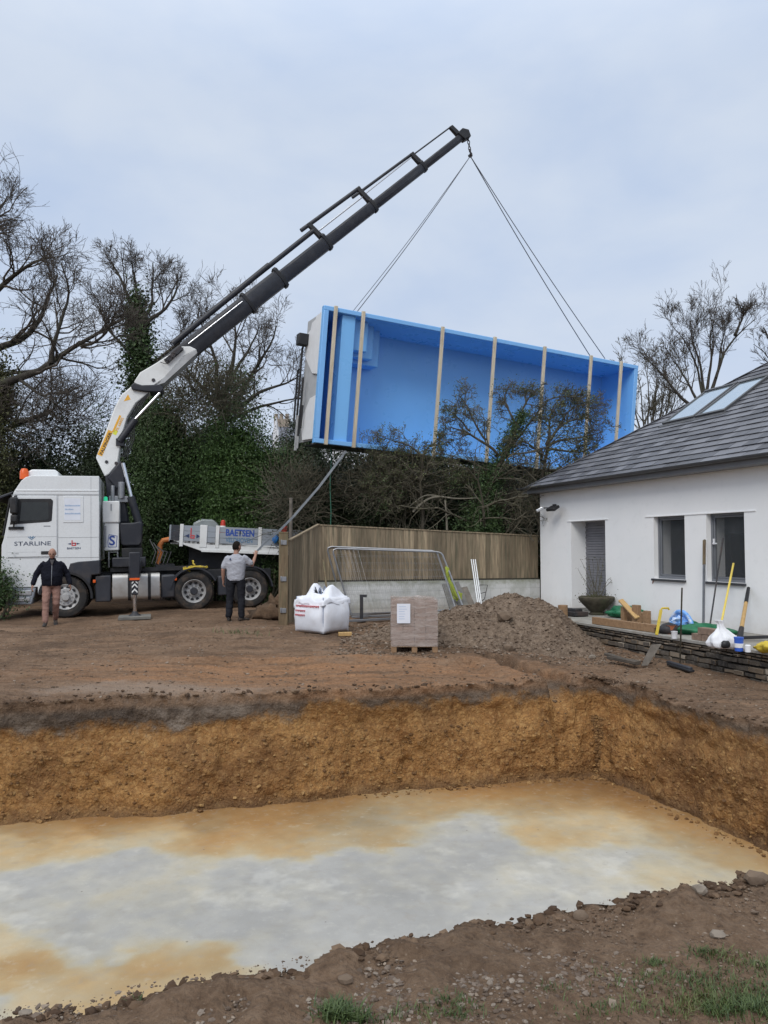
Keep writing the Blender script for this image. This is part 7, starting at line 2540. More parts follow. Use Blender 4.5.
def build_terrace_things():
    U, Wv = V(HU[0], HU[1], 0), V(HW[0], HW[1], 0)
    Z = V(0, 0, 1)
    def rotz(a): return np.array(Matrix.Rotation(a, 3, 'Z'))
    ha = math.atan2(HU[1], HU[0])
    # stone bowl planter with a bare shrub
    c = T(592, 615) + Wv * .12
    t = thing('stone_planter', 'mossy conical stone bowl by the doorway', 'planter', loc=c)
    MB().lathe([(.16, 0), (.17, .03), (.13, .06), (.20, .13), (.31, .24), (.38, .33), (.385, .38), (.36, .40), (.32, .37), (.2, .34), (0, .34)], c, None, 28).build('bowl', MT['stone_bowl'], t)
    s = thing('potted_shrub', 'bare thin shrub with a few leaves in the stone bowl', 'shrub', loc=c + Z * .28)
    b = MB(); L = []
    for k in range(15):
        a = RNG.uniform(0, 2 * PI); sp = RNG.uniform(.1, .55)
        p = [c + Z * .27 + V(math.cos(a), math.sin(a), 0) * .05]
        h = RNG.uniform(.5, 1.05)
        for i in range(1, 6): p.append(p[0] + V(math.cos(a), math.sin(a), 0) * sp * (i / 5) ** 1.3 + Z * h * (i / 5) + V(*RNG.normal(0, .02, 3)))
        b.tube(p, [.008, .007, .006, .005, .004, .003], 5)
        L += p[2:]
    b.build('stems', MT['twig_brown'], s)
    LP = np.repeat(np.array(L), 3, 0) + RNG.normal(0, .03, (len(L) * 3, 3))
    low = c + Z * .36 + RNG.normal(0, 1, (700, 3)) * np.array([.17, .17, .07])
    leaf_obj('leaves', np.concatenate([LP, low]), .030, MT['leaf_olive'], s)
    # log and dark tray at the left end
    c = T(563, 617.5)
    b = MB(); b.cyl(c, c + Z * .26, .10, 14); o = b.build('log', MT['timber'], None, bevel=.01, base=True); tag(o, 'short upright brown log at the far left end of the terrace', 'log')
    c = T(574, 616)
    b = MB(); b.box(c + Z * .06, (.55, .35, .09), rotz(ha)); b.box(c + Z * .13 + U * -.05, (.36, .2, .06), rotz(ha + .3)); o = b.build('slate_stack', MT['iron'], None, bevel=.008, base=True); tag(o, 'dark stack of flat pieces beside the upright log', 'stack')
    # timber framing pieces
    p, q = T(594, 624), T(657, 633)
    b = MB(); b.beam(p + Z * .07, q + Z * .07, .10, .13); o = b.build('timber_beam', MT['timber'], None, bevel=.006, base=True); tag(o, 'long orange brown timber beam lying along the terrace edge', 'beam')
    for px, py, h, w, lab, lean in ((622, 622, .30, .10, 'short upright timber block behind the long beam, left of the leaning board', 0), (634.5, 624, .36, .16, 'broad upright timber block under the leaning board', .1), (645, 626, .28, .12, 'upright timber block nearest the yellow handle', 0)):
        c = T(px, py) + Wv * .05
        b = MB(); b.box(c + Z * h / 2, (w, .09, h), rotz(ha + lean)); o = b.build('timber_block', MT['timber'], None, bevel=.006, base=True); tag(o, lab, 'timber block', 'timber blocks on the terrace')
    c = T(628, 622) + Wv * .2
    b = MB(); b.box(c + Z * .1, (.5, .3, .18), rotz(ha)); o = b.build('timber_crate', MT['timber'], None, bevel=.006, base=True); tag(o, 'low timber box behind the upright blocks', 'box')
    p, q = P(620.5, 600, T(628, 622)[1]), P(637.5, 618, T(637, 624)[1] - .1)
    b = MB(); b.beam(p, q, .10, .035, up=(0, -1, .5)); o = b.build('leaning_board', MT['ash_wood'], None, bevel=.005, base=True); tag(o, 'short pale board leaning diagonally over the timber blocks', 'board')
    # green sheets, blue and white sack, coil
    c = T(614, 618) + Wv * .25
    b = MB(); b.blob(c + Z * .10, (.34, .26, .13), 3, .5, 2, 4); b.blob(c + Z * .14 + U * .25, (.22, .2, .1), 3, .5, 2, 5); o = b.build('green_tarpaulin', MT['green'], None, sharp=80, base=True); tag(o, 'crumpled green tarpaulin between the stone bowl and the timber', 'tarpaulin')
    c = T(690, 636) + Wv * .35
    b = MB(); b.blob(c + Z * .09 - U * .1, (.40, .20, .10), 3, .45, 2, 14); b.blob(c + Z * .12 - U * .5, (.22, .2, .12), 3, .5, 2, 15); b.blob(c + Z * .08 + U * .32, (.26, .16, .07), 3, .5, 2, 16)
    M = frame((0, 0, 0), U, Wv, Z)
    o = b.build('green_sack', MT['green'], None, sharp=80, base=True); tag(o, 'long crumpled green sack below the first window, left of the bricks', 'sack')
    c = T(667, 633) + Wv * .3
    b = MB(); th = np.linspace(-.2, PI + .2, 15)
    for k in range(5): b.tube([c + U * (.29 - .045 * k) * math.cos(x) + Z * (.02 + (.34 - .045 * k) * max(math.sin(x), -.05)) + Wv * .03 * k for x in th], .035, 8)
    b.blob(c + Z * .16, (.19, .13, .12), 3, .6, 2.2, 61)
    o = b.build('blue_hose_coil', MT['bluebag'], None, base=True); tag(o, 'blue and white coil of pipe standing on the terrace', 'pipe coil')
    c = T(663, 634) + Wv * .12
    b = MB(); b.blob(c + Z * .08, (.20, .16, .10), 2, .5, 2, 6); o = b.build('dark_bundle', MT['iron'], None, sharp=80, base=True); tag(o, 'dark bundle lying before the blue coil', 'bundle')
    c = T(670, 634)
    b = MB(); b.lathe([(.07, 0), (.09, .14), (.10, .15), (.085, .15), (.06, .02), (0, .02)], c, None, 18); o = b.build('terracotta_pot', MT['terracotta'], None, base=True); tag(o, 'small terracotta pot before the green sack', 'pot')
    c = T(674.5, 638.5)
    b = MB(); b.lathe([(.045, 0), (.05, .11), (.053, .115), (.046, .115), (.042, .01), (0, .01)], c, None, 16); o = b.build('white_cup', MT['whitebag'], None, base=True); tag(o, 'small white cup on the terrace edge', 'cup')
    # yellow D-handled tool stuck up at the terrace edge
    p, q = P(656.5, 635, T(656, 637)[1] - .2), P(661, 610, T(656, 637)[1] - .1)
    t = thing('yellow_hand_tool', 'bright yellow handled tool leaning on the terrace edge', 'tool', loc=p)
    MB().beam(p, q, .045, .03, up=(0, 1, 0)).build('shaft', MT['yellow'], t, bevel=.006)
    MB().tube([q + V(.0, 0, 0), q + V(.02, 0, .03), q + V(.12, 0, .03), q + V(.13, 0, .0)], .016, 8).build('grip', MT['yellow'], t)
    # bricks
    for k, (dx, dz, lab) in enumerate(((-.22, 0, 'old brick lying left of the brick pile'), (0, 0, 'old brick in the lower row of the pile, middle'), (.22, 0, 'old brick in the lower row of the pile, beside the white sack'), (-.08, .105, 'old brick on top of the pile, left'), (.14, .105, 'old brick on top of the pile, right'))):
        c = T(706, 642) + U * dx + Wv * .08
        b = MB(); b.box(c + Z * (.052 + dz), (.215, .14, .10), rotz(ha + RNG.uniform(-.1, .1))); o = b.build('brick', MT['brick'], None, bevel=.006, base=True); tag(o, lab, 'brick', 'old bricks piled on the terrace')
    # broom on the earth below
    top, bot = P(682, 588, 11.75), G(680, 664, -.14)
    t = thing('broom', 'dark handled broom with grey head standing before the stone wall', 'broom', loc=bot)
    MB().cyl(bot, top, .013, 8).build('handle', MT['bark_brown'], t)
    a, c = G(668, 665, -.14), G(691, 672, -.14)
    MB().beam(a + Z * .05, c + Z * .05, .07, .045).build('head', MT['dark_plastic'], t, bevel=.015)
    MB().beam(a + Z * .02 - V(0, .05, 0), c + Z * .02 - V(0, .04, 0), .09, .035).build('bristles', MT['black_plastic'], t, bevel=.01)
    # slab leaning on the wall
    b = MB(); p, q = P(654, 645, 12.25), G(644, 666, -.14)
    b.prism([p + V(-.05, 0, 0), p + V(.12, .02, .01), q + V(.05, 0, 0), q + V(-.06, -.02, .0)], V(.0, -.03, .01)); o = b.build('leaning_slab', MT['slate_slab'], None, bevel=.004, base=True); tag(o, 'pale slate slab leaning on the stone wall', 'slab')
    b = MB(); p, q = G(610, 661, -.13), G(638, 666, -.13)
    b.beam(p + Z * .06, q + Z * .05, .14, .05); b.beam(p + Z * .10 - U * .1, q + Z * .03, .10, .04); o = b.build('broken_slab', mat('dark_wet_slate', (.075, .062, .05), .85, var=.4, scale=9, bump=.5), None, bevel=.008, base=True); tag(o, 'broken slate slabs lying at the foot of the stone wall', 'broken slabs')
    # long things leaning on the house front
    def leaner(name, lab, top, foot, r, m, n=8, w=None, off=.03):
        a = on_wall(*top, off=-off)
        f = T(*foot)
        b = MB()
        b.cyl(f, a, r, n) if w is None else b.beam(f, a, w, r * 2, up=tuple(-Wv))
        o = b.build(name, m, None, bevel=0 if w is None else .003, base=True)
        return tag(o, lab, name.replace('_', ' '))
    leaner('garden_cane', 'thin reddish cane leaning on the house below the first window', (653, 580.5), (650.5, 617), .009, MT['terracotta'])
    a, f = on_wall(704.3, 540, -.05), T(703.5, 632)
    t = thing('straight_edge', 'tall straight edge leaning on the house between the windows', 'straight edge', loc=f)
    mid = f + (a - f) * .72
    MB().beam(f, mid, .045, .025, up=tuple(-Wv)).build('blade', MT['steel'], t)
    MB().beam(mid, a, .05, .03, up=tuple(-Wv)).build('tip', MT['post_wood'], t)
    leaner('iron_bar', 'thin dark iron bar leaning on the second window', (723, 538), (708.5, 635), .014, MT['iron'], off=.06)
    leaner('yellow_pole', 'bright yellow pole leaning on the house under the second window', (733.5, 563.5), (718.5, 637), .018, MT['yellow_pole'], 10)
    a, f = on_wall(748.5, 588, -.05), T(739.5, 640)
    t = thing('sledgehammer', 'wooden shafted hammer with black grip leaning on the house', 'hammer', loc=f)
    k1, k2 = f + (a - f) * .22, f + (a - f) * .70
    MB().tube([k1, k2], [.034, .03], 10).build('shaft', MT['ash_wood'], t)
    MB().tube([k2, a], [.033, .028], 10).build('grip', MT['black_plastic'], t)
    MB().tube([f, k1], [.05, .04], 10).build('head', MT['iron'], t)
    b = MB(); b.beam(T(742, 641) + Z * .05, T(764, 641) + Z * .06 + Wv * .1, .04, .05); o = b.build('iron_wedge', MT['iron'], None, bevel=.006, base=True); tag(o, 'dark iron bar lying beside the hammer foot', 'iron bar')
    # white sack with a dark mouth, blue tub, yellow bag
    c = T(724, 648)
    t = thing('white_sack', 'crumpled white plastic sack on the terrace edge by the bricks', 'sack', loc=c)
    crumple(c).build('sack_body', MT['whitebag'], t, sharp=45)
    MB().blob(c + Z * .07 - V(.04, .15, 0), (.07, .04, .06), 2, .3, 2, 26).build('sack_mouth', MT['black_plastic'], t, sharp=80)
    c = T(739, 651)
    t = thing('blue_tub', 'blue and white printed tub beside the white sack', 'tub', loc=c)
    MB().lathe([(.055, 0), (.062, .17), (.066, .175), (.066, .195), (0, .20)], c, None, 20).build('tub_body', mat('blue_printed_tub', (.04, .12, .52), .4, var=.1), t)
    MB().lathe([(.0605, .05), (.064, .11)], c, None, 20).build('tub_label', MT['whitebag'], t)
    c = T(748, 652)
    b = MB(); b.lathe([(.04, 0), (.04, .09), (.03, .1), (0, .1)], c, None, 16); o = b.build('white_tin', MT['whitebag'], None, base=True); tag(o, 'small white tin between the blue tub and the yellow bag', 'tin')
    c = T(766, 652)
    b = MB(); b.blob(c + Z * .07, (.14, .12, .08), 3, .5, 2.3, 33); b.blob(c + Z * .09 + U * .18, (.16, .12, .08), 3, .4, 2.3, 34); o = b.build('yellow_bag', MT['yellow'], None, sharp=80, base=True); tag(o, 'bright yellow bag at the right edge of the terrace', 'bag')
# ------------------------------------------------------------------ trees and bushes
def leaf_mat(name, a, b_, c=None, rough=.5):
    m, t, b, out = nt(name)
    g = NB(t)
    geo = g.n('ShaderNodeNewGeometry')
    col = g.mix(geo.outputs['Random Per Island'], a, b_)
    n = g.noise(geo.outputs['Position'], 1.3, 3)
    if c is not None: col = g.mix(g.rng(n, .5, .68, 0, .75), col, c)
    g.l(col, b.inputs['Base Color'])
    b.inputs['Roughness'].default_value = rough
    b.inputs['Specular IOR Level'].default_value = .35
    return m

def build_leaf_mats():
    MT['leaf_dark'] = leaf_mat('dark_evergreen_leaf', (.018, .029, .014), (.048, .070, .030), (.034, .038, .02))
    MT['leaf_holly'] = leaf_mat('holly_leaf', (.030, .062, .016), (.090, .160, .040), (.05, .085, .022))
    MT['leaf_ivy'] = leaf_mat('ivy_leaf', (.026, .050, .017), (.075, .125, .042), (.055, .07, .03))
    MT['leaf_olive'] = leaf_mat('olive_leaf', (.045, .050, .018), (.095, .095, .035), (.06, .07, .025))
    MT['leaf_thorn'] = leaf_mat('dull_thorn_leaf', (.060, .074, .030), (.150, .160, .070), (.085, .10, .042))
    MT['leaf_brown'] = leaf_mat('bronze_leaf', (.040, .038, .020), (.095, .085, .044), (.05, .06, .025))

def leaf_mesh(name, pos, size, aspect=.55):
    n = len(pos)
    q = RNG.normal(0, 1, (n, 3)); q /= np.linalg.norm(q, axis=1)[:, None]
    r = RNG.normal(0, 1, (n, 3))
    s = np.cross(q, r); s /= np.linalg.norm(s, axis=1)[:, None] + 1e-9
    nn = np.cross(q, s)
    sz = size * RNG.uniform(.6, 1.35, n)[:, None]
    a = pos - q * sz * .5
    b = pos + s * sz * aspect * .5 + nn * sz * .08
    c = pos + q * sz * .5
    d = pos - s * sz * aspect * .5 + nn * sz * .08
    v = np.stack([a, b, c, d], 1).reshape(-1, 3)
    return mesh_np(name, v, np.arange(n * 4).reshape(-1, 4), smooth=False)

def leaf_obj(name, pos, size, m, parent):
    return link_mesh(name, leaf_mesh(name, np.asarray(pos, float), size), m, parent)

def seg_mesh(name, p0, p1, r0, r1, k=4):
    """many tapering twigs at once"""
    n = len(p0)
    t = p1 - p0
    t = t / (np.linalg.norm(t, axis=1)[:, None] + 1e-9)
    ref = np.where(np.abs(t[:, 2:3]) < .9, np.array([[0, 0, 1.]]), np.array([[1., 0, 0]]))
    x = np.cross(ref, t); x /= np.linalg.norm(x, axis=1)[:, None] + 1e-9
    y = np.cross(t, x)
    a = 2 * PI * np.arange(k) / k
    ring = x[:, None, :] * np.cos(a)[None, :, None] + y[:, None, :] * np.sin(a)[None, :, None]
    v0 = p0[:, None, :] + ring * np.asarray(r0)[:, None, None]
    v1 = p1[:, None, :] + ring * np.asarray(r1)[:, None, None]
    v = np.concatenate([v0, v1], 1).reshape(-1, 3)
    base = (np.arange(n) * 2 * k)[:, None]
    j = np.arange(k)[None]
    f = np.stack([base + j, base + (j + 1) % k, base + k + (j + 1) % k, base + k + j], 2).reshape(-1, 4)
    return mesh_np(name, v, f)

def polys_to_segs(pl, rad):
    return pl[:, :-1].reshape(-1, 3), pl[:, 1:].reshape(-1, 3), rad[:, :-1].ravel(), rad[:, 1:].ravel()

def grow(par, prad, n_child, ratio, ang, m=5, trop=.15, jit=.22, rr=.62, tmin=.25, minlen=.0, outward=None, rmin=.004):
    """children of the polylines par (N,k,3)"""
    N, k, _ = par.shape
    pi = np.repeat(np.arange(N), n_child)
    t = RNG.uniform(tmin, 1., len(pi))
    x = t * (k - 1)
    i = np.minimum(x.astype(int), k - 2); f = (x - i)[:, None]
    p0 = par[pi, i] * (1 - f) + par[pi, i + 1] * f
    tan = par[pi, i + 1] - par[pi, i]
    tan /= np.linalg.norm(tan, axis=1)[:, None] + 1e-9
    plen = np.linalg.norm(np.diff(par, axis=1), axis=2).sum(1)[pi]
    r0 = (prad[pi, i] * (1 - f[:, 0]) + prad[pi, i + 1] * f[:, 0]) * rr
    q = RNG.normal(0, 1, (len(pi), 3)); q -= tan * (q * tan).sum(1)[:, None]; q /= np.linalg.norm(q, axis=1)[:, None] + 1e-9
    a = ang * RNG.uniform(.6, 1.3, len(pi))[:, None]
    d = tan * np.cos(a) + q * np.sin(a)
    L = plen * ratio * RNG.uniform(.55, 1.2, len(pi)) * (1.15 - .5 * t) + minlen
    out = np.empty((len(pi), m, 3)); rad = np.empty((len(pi), m))
    out[:, 0] = p0
    for s in range(1, m):
        d = d + RNG.normal(0, jit, d.shape) + np.array([0, 0, trop])
        d /= np.linalg.norm(d, axis=1)[:, None]
        out[:, s] = out[:, s - 1] + d * (L / (m - 1))[:, None]
    w = np.linspace(1, .45, m)[None]
    rad = np.maximum(r0[:, None] * w, rmin)
    return out, rad

def resample(path, m):
    path = np.asarray(path, float)
    s = np.concatenate([[0], np.cumsum(np.linalg.norm(np.diff(path, axis=0), axis=1))])
    x = np.linspace(0, s[-1], m)
    # Catmull style smoothing through linear resample + relax
    p = np.stack([np.interp(x, s, path[:, i]) for i in range(3)], 1)
    for _ in range(2): p[1:-1] = .25 * p[:-2] + .5 * p[1:-1] + .25 * p[2:]
    return p

def bare_tree(name, label, limbs, levels, bark, twig, group=None, knots=.08, cat='tree', ivy=None, tips=None):
    """limbs: list of (path, r0, r1); levels: list of dicts for grow()"""
    t = thing(name, label, cat, loc=limbs[0][0][0], group=group)
    b = MB()
    P0, R0 = [], []
    for path, r0, r1 in limbs:
        p = resample(path, 11)
        n = len(p)
        wob = np.stack([fbm(p * .9 + 3, 2, 201), fbm(p * .9 + 7, 2, 202), fbm(p * .9 + 11, 2, 203)], 1) * knots * 2
        wob[0] = 0
        p = p + wob
        r = r0 + (r1 - r0) * np.linspace(0, 1, n) ** .8
        b.tube(p, r, 9)
        P0.append(p); R0.append(r)
    P0, R0 = np.array(P0), np.array(R0)
    b.build('trunk', bark, t, sharp=80)
    S = []
    pl, rd = P0, R0
    skip = 1 if levels and levels[0].pop('skip_trunk', False) else 0
    pl, rd = pl[skip:], rd[skip:]
    for lv in levels:
        pl, rd = grow(pl, rd, **lv)
        S.append(polys_to_segs(pl, rd))
    a = [np.concatenate([s[i] for s in S]) for i in range(4)]
    link_mesh('crown', seg_mesh('crown', *a, k=4), twig, t)
    if tips is not None:
        n, size, m = tips
        e = pl[:, -1]
        k = RNG.integers(0, len(e), n)
        leaf_obj('leaves', e[k] + RNG.normal(0, .045, (n, 3)), size, m, t)
        # greener sprays gathered on some of the twigs
        j = np.repeat(RNG.integers(0, len(e), 60), 34)
        leaf_obj('leaf_sprays', e[j] + RNG.normal(0, .10, (len(j), 3)), size, MT['leaf_ivy'], t)
    if ivy is not None:
        pos, size, m = ivy
        leaf_obj('ivy', pos, size, m, t)
    return t

def bush(name, label, c, rad, n, size, m, group=None, seed=0, clumps=130, cat='bush', stems=8, twig='bark', inner=.35, zbase=None, parent=None, lump=.35):
    """leafy bush: clumps spread through an uneven crown, stems inside"""
    c, rad = np.array(c, float), np.array(rad, float)
    d = RNG.normal(0, 1, (clumps, 3)); d /= np.linalg.norm(d, axis=1)[:, None]
    rr = (inner + (1 - inner) * RNG.random(clumps) ** .5) * (1 + lump * fbm(d * 1.7 + seed, 3, seed))
    cc = c + d * rad * rr[:, None]
    ci = RNG.integers(0, clumps, n)
    cs = RNG.uniform(.10, .24, clumps) * rad.mean() ** .5 * 1.15
    off = RNG.normal(0, 1, (n, 3)) * cs[ci][:, None] * np.array([1, 1, .8])
    pos = cc[ci] + off
    zb = (c[2] - rad[2]) if zbase is None else zbase
    pos = pos[pos[:, 2] > zb - .05]
    t = parent
    if t is None:
        t = thing(name, label, cat, loc=(c[0], c[1], zb), group=group)
    b = MB()
    for k in range(stems):
        e = cc[RNG.integers(0, clumps)]
        s = V(c[0] + RNG.normal(0, rad[0] * .25), c[1] + RNG.normal(0, rad[1] * .25), zb - .1)
        b.tube(resample([s, (s + e) / 2 + RNG.normal(0, .15, 3), e], 6), np.linspace(.05, .012, 6), 5)
    b.build('trunk', MT[twig], t)
    # larger shaded leaves fill the inside of the crown
    k = n // 5
    d2 = RNG.normal(0, 1, (k, 3)); d2 /= np.linalg.norm(d2, axis=1)[:, None]
    ins = c + d2 * rad * (.82 * RNG.random(k) ** .4)[:, None]
    ins = ins[ins[:, 2] > zb]
    cr = leaf_mesh('crown', np.concatenate([pos, ins]), np.concatenate([np.full(len(pos), size), np.full(len(ins), size * 2.1)])[:, None])
    link_mesh('crown', cr, m, t)
    return t

def twig_mass(name, label, c, rad, n, L, m, seed=0, group=None, cat='shrub', leaves=0, lm=None, ls=.05, r=.008, parent=None):
    """tangle of thin bare stems"""
    c, rad = np.array(c, float), np.array(rad, float)
    t = parent or thing(name, label, cat, loc=(c[0], c[1], c[2] - rad[2]), group=group)
    d = RNG.normal(0, 1, (n, 3)); d /= np.linalg.norm(d, axis=1)[:, None]
    p = c + d * rad * (RNG.random(n) ** .5)[:, None]
    dr = d * .5 + RNG.normal(0, .6, (n, 3)) + np.array([0, 0, .5]); dr /= np.linalg.norm(dr, axis=1)[:, None]
    m_ = 6
    out = np.empty((n, m_, 3)); out[:, 0] = p
    l = L * RNG.uniform(.4, 1.3, n)
    for s in range(1, m_):
        dr = dr + RNG.normal(0, .28, dr.shape); dr /= np.linalg.norm(dr, axis=1)[:, None]
        out[:, s] = out[:, s - 1] + dr * (l / (m_ - 1))[:, None]
    rad_ = np.repeat(np.linspace(1, .4, m_)[None], n, 0) * r * RNG.uniform(.6, 1.8, n)[:, None]
    a = polys_to_segs(out, rad_)
    link_mesh('stems', seg_mesh('stems', *a, k=3), m, t)
    if leaves:
        i = RNG.integers(0, n, leaves); j = RNG.integers(1, m_, leaves)
        pos = out[i, j] + RNG.normal(0, .05, (leaves, 3))
        leaf_obj('leaves', pos, ls, lm, t)
    return t

def build_trees():
    bk, tw = MT['bark'], MT['twig']
    # --- great bare tree at the left, trunk just outside the frame
    Y = 25.
    q = lambda x, y, dy=0: P(x, y, Y + dy)
    base = q(-60, 600); base[2] = -.2
    limbs = [
        ([base, q(-52, 480), q(-45, 400), q(-40, 330), q(-34, 265), q(-26, 230), q(-14, 205)], .42, .05),
        ([q(-45, 400), q(-10, 392, -.6), q(20, 380, -.9), q(52, 363, -1), q(76, 354, -1), q(90, 338, -.9), (q(103, 322, -.6)), q(125, 318, -.3)], .20, .03),
        ([q(-42, 352), q(-5, 350, .5), q(20, 340, .9), q(40, 326, 1), q(46, 302, 1.2), q(57, 272, 1.2)], .17, .03),
        ([q(-40, 330), q(-12, 300), q(8, 284), q(30, 266, -.5), q(54, 258, -.8)], .15, .025),
        ([q(-30, 250), q(-10, 236, .6), q(2, 212, .8), q(10, 196, 1)], .11, .02),
        ([q(52, 363, -1), q(60, 330, -1.2), q(70, 300, -1), q(64, 262, -1)], .08, .02),
        ([q(20, 380, -.9), q(38, 395, -1.4), q(60, 392, -1.6), q(82, 400, -1.5)], .06, .015),
        ([q(82, 347, -.9), q(96, 345, -1.2), q(110, 328, -1), (q(118, 300, -1))], .06, .015),
        ([q(-45, 400), q(-20, 430, -.6), q(10, 425, -1), q(30, 440, -1.3)], .10, .02)]
    ivy = np.concatenate([RNG.normal(0, 1, (5000, 3)) * np.array([.28, .28, .55]) + q(-4, 395 + 10 * k, -.4) for k in range(2)] + [RNG.normal(0, 1, (6000, 3)) * np.array([.36, .4, 1.6]) + q(-8, 470, -.6)])
    bare_tree('bare_tree', 'large bare tree with long sweeping limbs at the left edge', limbs,
              [dict(n_child=10, ratio=.30, ang=.8, m=7, trop=.10, jit=.25, rr=.5, minlen=.3), dict(n_child=6, ratio=.60, ang=.75, m=6, trop=.06, jit=.22, rr=.5, minlen=.15), dict(n_child=5, ratio=.65, ang=.7, m=5, trop=.04, jit=.22, rr=.55, rmin=.006, minlen=.1), dict(n_child=2, ratio=.6, ang=.6, m=3, trop=.04, jit=.2, rr=.6, rmin=.004)],
              bk, tw, group='bare trees', ivy=(ivy, .10, MT['leaf_olive']))
    # --- ivy clad tree behind the crane
    Y = 28.
    base = q(150, 600); base[2] = 0
    limbs = [([base, q(150, 480), q(147, 400), q(142, 350), q(137, 310)], .34, .10),
             ([q(142, 350), q(150, 320), q(152, 290), q(150, 262)], .10, .02), ([q(137, 315), q(125, 290), q(116, 272), q(110, 262)], .10, .02), ([q(140, 335), q(160, 315), q(175, 290), q(178, 272)], .10, .02),
             ([q(137, 310), q(136, 285), q(130, 265)], .09, .02), ([q(145, 372), q(165, 350), q(185, 335), q(196, 318)], .10, .02), ([q(142, 360), q(120, 345), q(105, 325), q(98, 305)], .08, .02)]
    iv = []
    for k in range(40):
        u = k / 39
        c = q(150, 500) * (1 - u) + q(136, 305) * u
        iv.append(c + RNG.normal(0, 1, (520, 3)) * np.array([.50 - .30 * u, .45 - .25 * u, .35]) * (1 + .35 * math.sin(k * 1.7)))
    bare_tree('ivy_tree', 'bare crowned tree with a thick column of ivy behind the crane elbow', limbs,
              [dict(n_child=6, tmin=.4, ratio=.46, ang=.6, m=6, trop=.14, jit=.18, rr=.55, skip_trunk=True), dict(n_child=6, ratio=.62, ang=.65, m=6, trop=.08, jit=.2, rr=.5, minlen=.15), dict(n_child=5, ratio=.65, ang=.65, m=5, trop=.05, jit=.2, rr=.55, rmin=.006, minlen=.1), dict(n_child=2, ratio=.6, ang=.6, m=3, trop=.04, jit=.2, rr=.6, rmin=.004)],
              bk, tw, group='bare trees', ivy=(np.concatenate(iv), .13, MT['leaf_ivy']))
    # --- spreading bare tree right of it, behind the boom
    Y = 29.
    base = q(222, 600); base[2] = 0
    limbs = [([base, q(222, 500), q(222, 430), q(224, 400)], .32, .16),
             ([q(224, 405), q(215, 370), q(205, 335), q(198, 312)], .12, .02), ([q(224, 400), q(235, 365), q(238, 335), q(232, 312)], .12, .02), ([q(224, 410), q(250, 380), q(268, 350), q(275, 325)], .13, .02),
             ([q(224, 415), q(255, 395), q(280, 385), q(300, 375)], .12, .02), ([q(222, 420), q(255, 408), q(285, 400), q(302, 398)], .10, .02), ([q(222, 410), q(200, 385), q(180, 360), q(172, 340)], .10, .02),
             ([q(232, 380), q(252, 345), q(258, 325)], .08, .02)]
    iv = [q(224, 420 - 4 * k) + RNG.normal(0, 1, (260, 3)) * np.array([.55, .5, .3]) for k in range(12)]
    iv += [q(232 + 3 * k, 400 - 6 * k) + RNG.normal(0, 1, (160, 3)) * np.array([.35, .35, .25]) for k in range(5)]
    bare_tree('bare_tree', 'spreading bare tree behind the crane boom left of the pool', limbs,
              [dict(n_child=6, tmin=.4, ratio=.45, ang=.65, m=6, trop=.08, jit=.2, rr=.55, skip_trunk=True), dict(n_child=6, ratio=.64, ang=.65, m=6, trop=.04, jit=.2, rr=.5, minlen=.15), dict(n_child=5, ratio=.66, ang=.65, m=5, trop=.0, jit=.2, rr=.55, rmin=.006, minlen=.1), dict(n_child=2, ratio=.6, ang=.6, m=3, trop=.0, jit=.2, rr=.6, rmin=.004)],
              bk, tw, group='bare trees', ivy=(np.concatenate(iv), .12, MT['leaf_ivy']))
    # --- bare trees beyond the house roof
    Y = 31.
    base = q(700, 575); base[2] = 0
    limbs = [([base, q(705, 460), q(704, 425), q(706, 395)], .20, .10),
             ([q(706, 405), q(716, 375), q(730, 340), q(748, 325), q(758, 315)], .09, .012), ([q(705, 400), q(700, 365), q(692, 340), q(690, 318)], .075, .01), ([q(704, 410), q(690, 385), q(672, 360), q(665, 345)], .075, .01),
             ([q(706, 395), q(712, 350), q(712, 325), q(717, 308)], .07, .01), ([q(705, 405), q(695, 360), q(682, 338), q(674, 326)], .065, .01), ([q(716, 378), q(722, 346), q(727, 322)], .06, .01), ([q(735, 335), q(742, 318), q(744, 305)], .07, .015), ([q(704, 412), q(680, 395), q(660, 372), q(642, 352)], .09, .015)]
    bare_tree('bare_tree', 'bare tree with upswept branches rising beyond the house roof', limbs,
              [dict(n_child=8, ratio=.42, ang=.5, m=6, trop=.16, jit=.15, rr=.55, skip_trunk=True), dict(n_child=5, ratio=.6, ang=.55, m=6, trop=.10, jit=.18, rr=.5, minlen=.15), dict(n_child=4, ratio=.65, ang=.55, m=5, trop=.06, jit=.18, rr=.55, rmin=.006, minlen=.1), dict(n_child=2, ratio=.6, ang=.55, m=3, trop=.04, jit=.2, rr=.6, rmin=.004)],
              bk, tw, group='bare trees')
    Y = 34.
    base = q(655, 560); base[2] = 0
    limbs = [([base, q(652, 470), q(650, 430)], .25, .12)] + [([q(650, 470), q(650 + dx * .5, 420), q(650 + dx, 360 + abs(dx) * .4)], .065, .01) for dx in (-26, -14, -4, 6, 16, 26, 34)]
    bare_tree('bare_tree', 'thicket like brown bare tree between the pool and the house roof', limbs,
              [dict(n_child=8, ratio=.42, ang=.5, m=6, trop=.16, jit=.18, rr=.5, skip_trunk=True), dict(n_child=6, ratio=.55, ang=.6, m=5, trop=.1, jit=.2, rr=.6), dict(n_child=4, ratio=.6, ang=.6, m=4, trop=.05, jit=.2, rr=.6, rmin=.009)],
              MT['bark_brown'], MT['twig_brown'], group='bare trees')
    Y = 30.
    base = q(800, 560); base[2] = 0
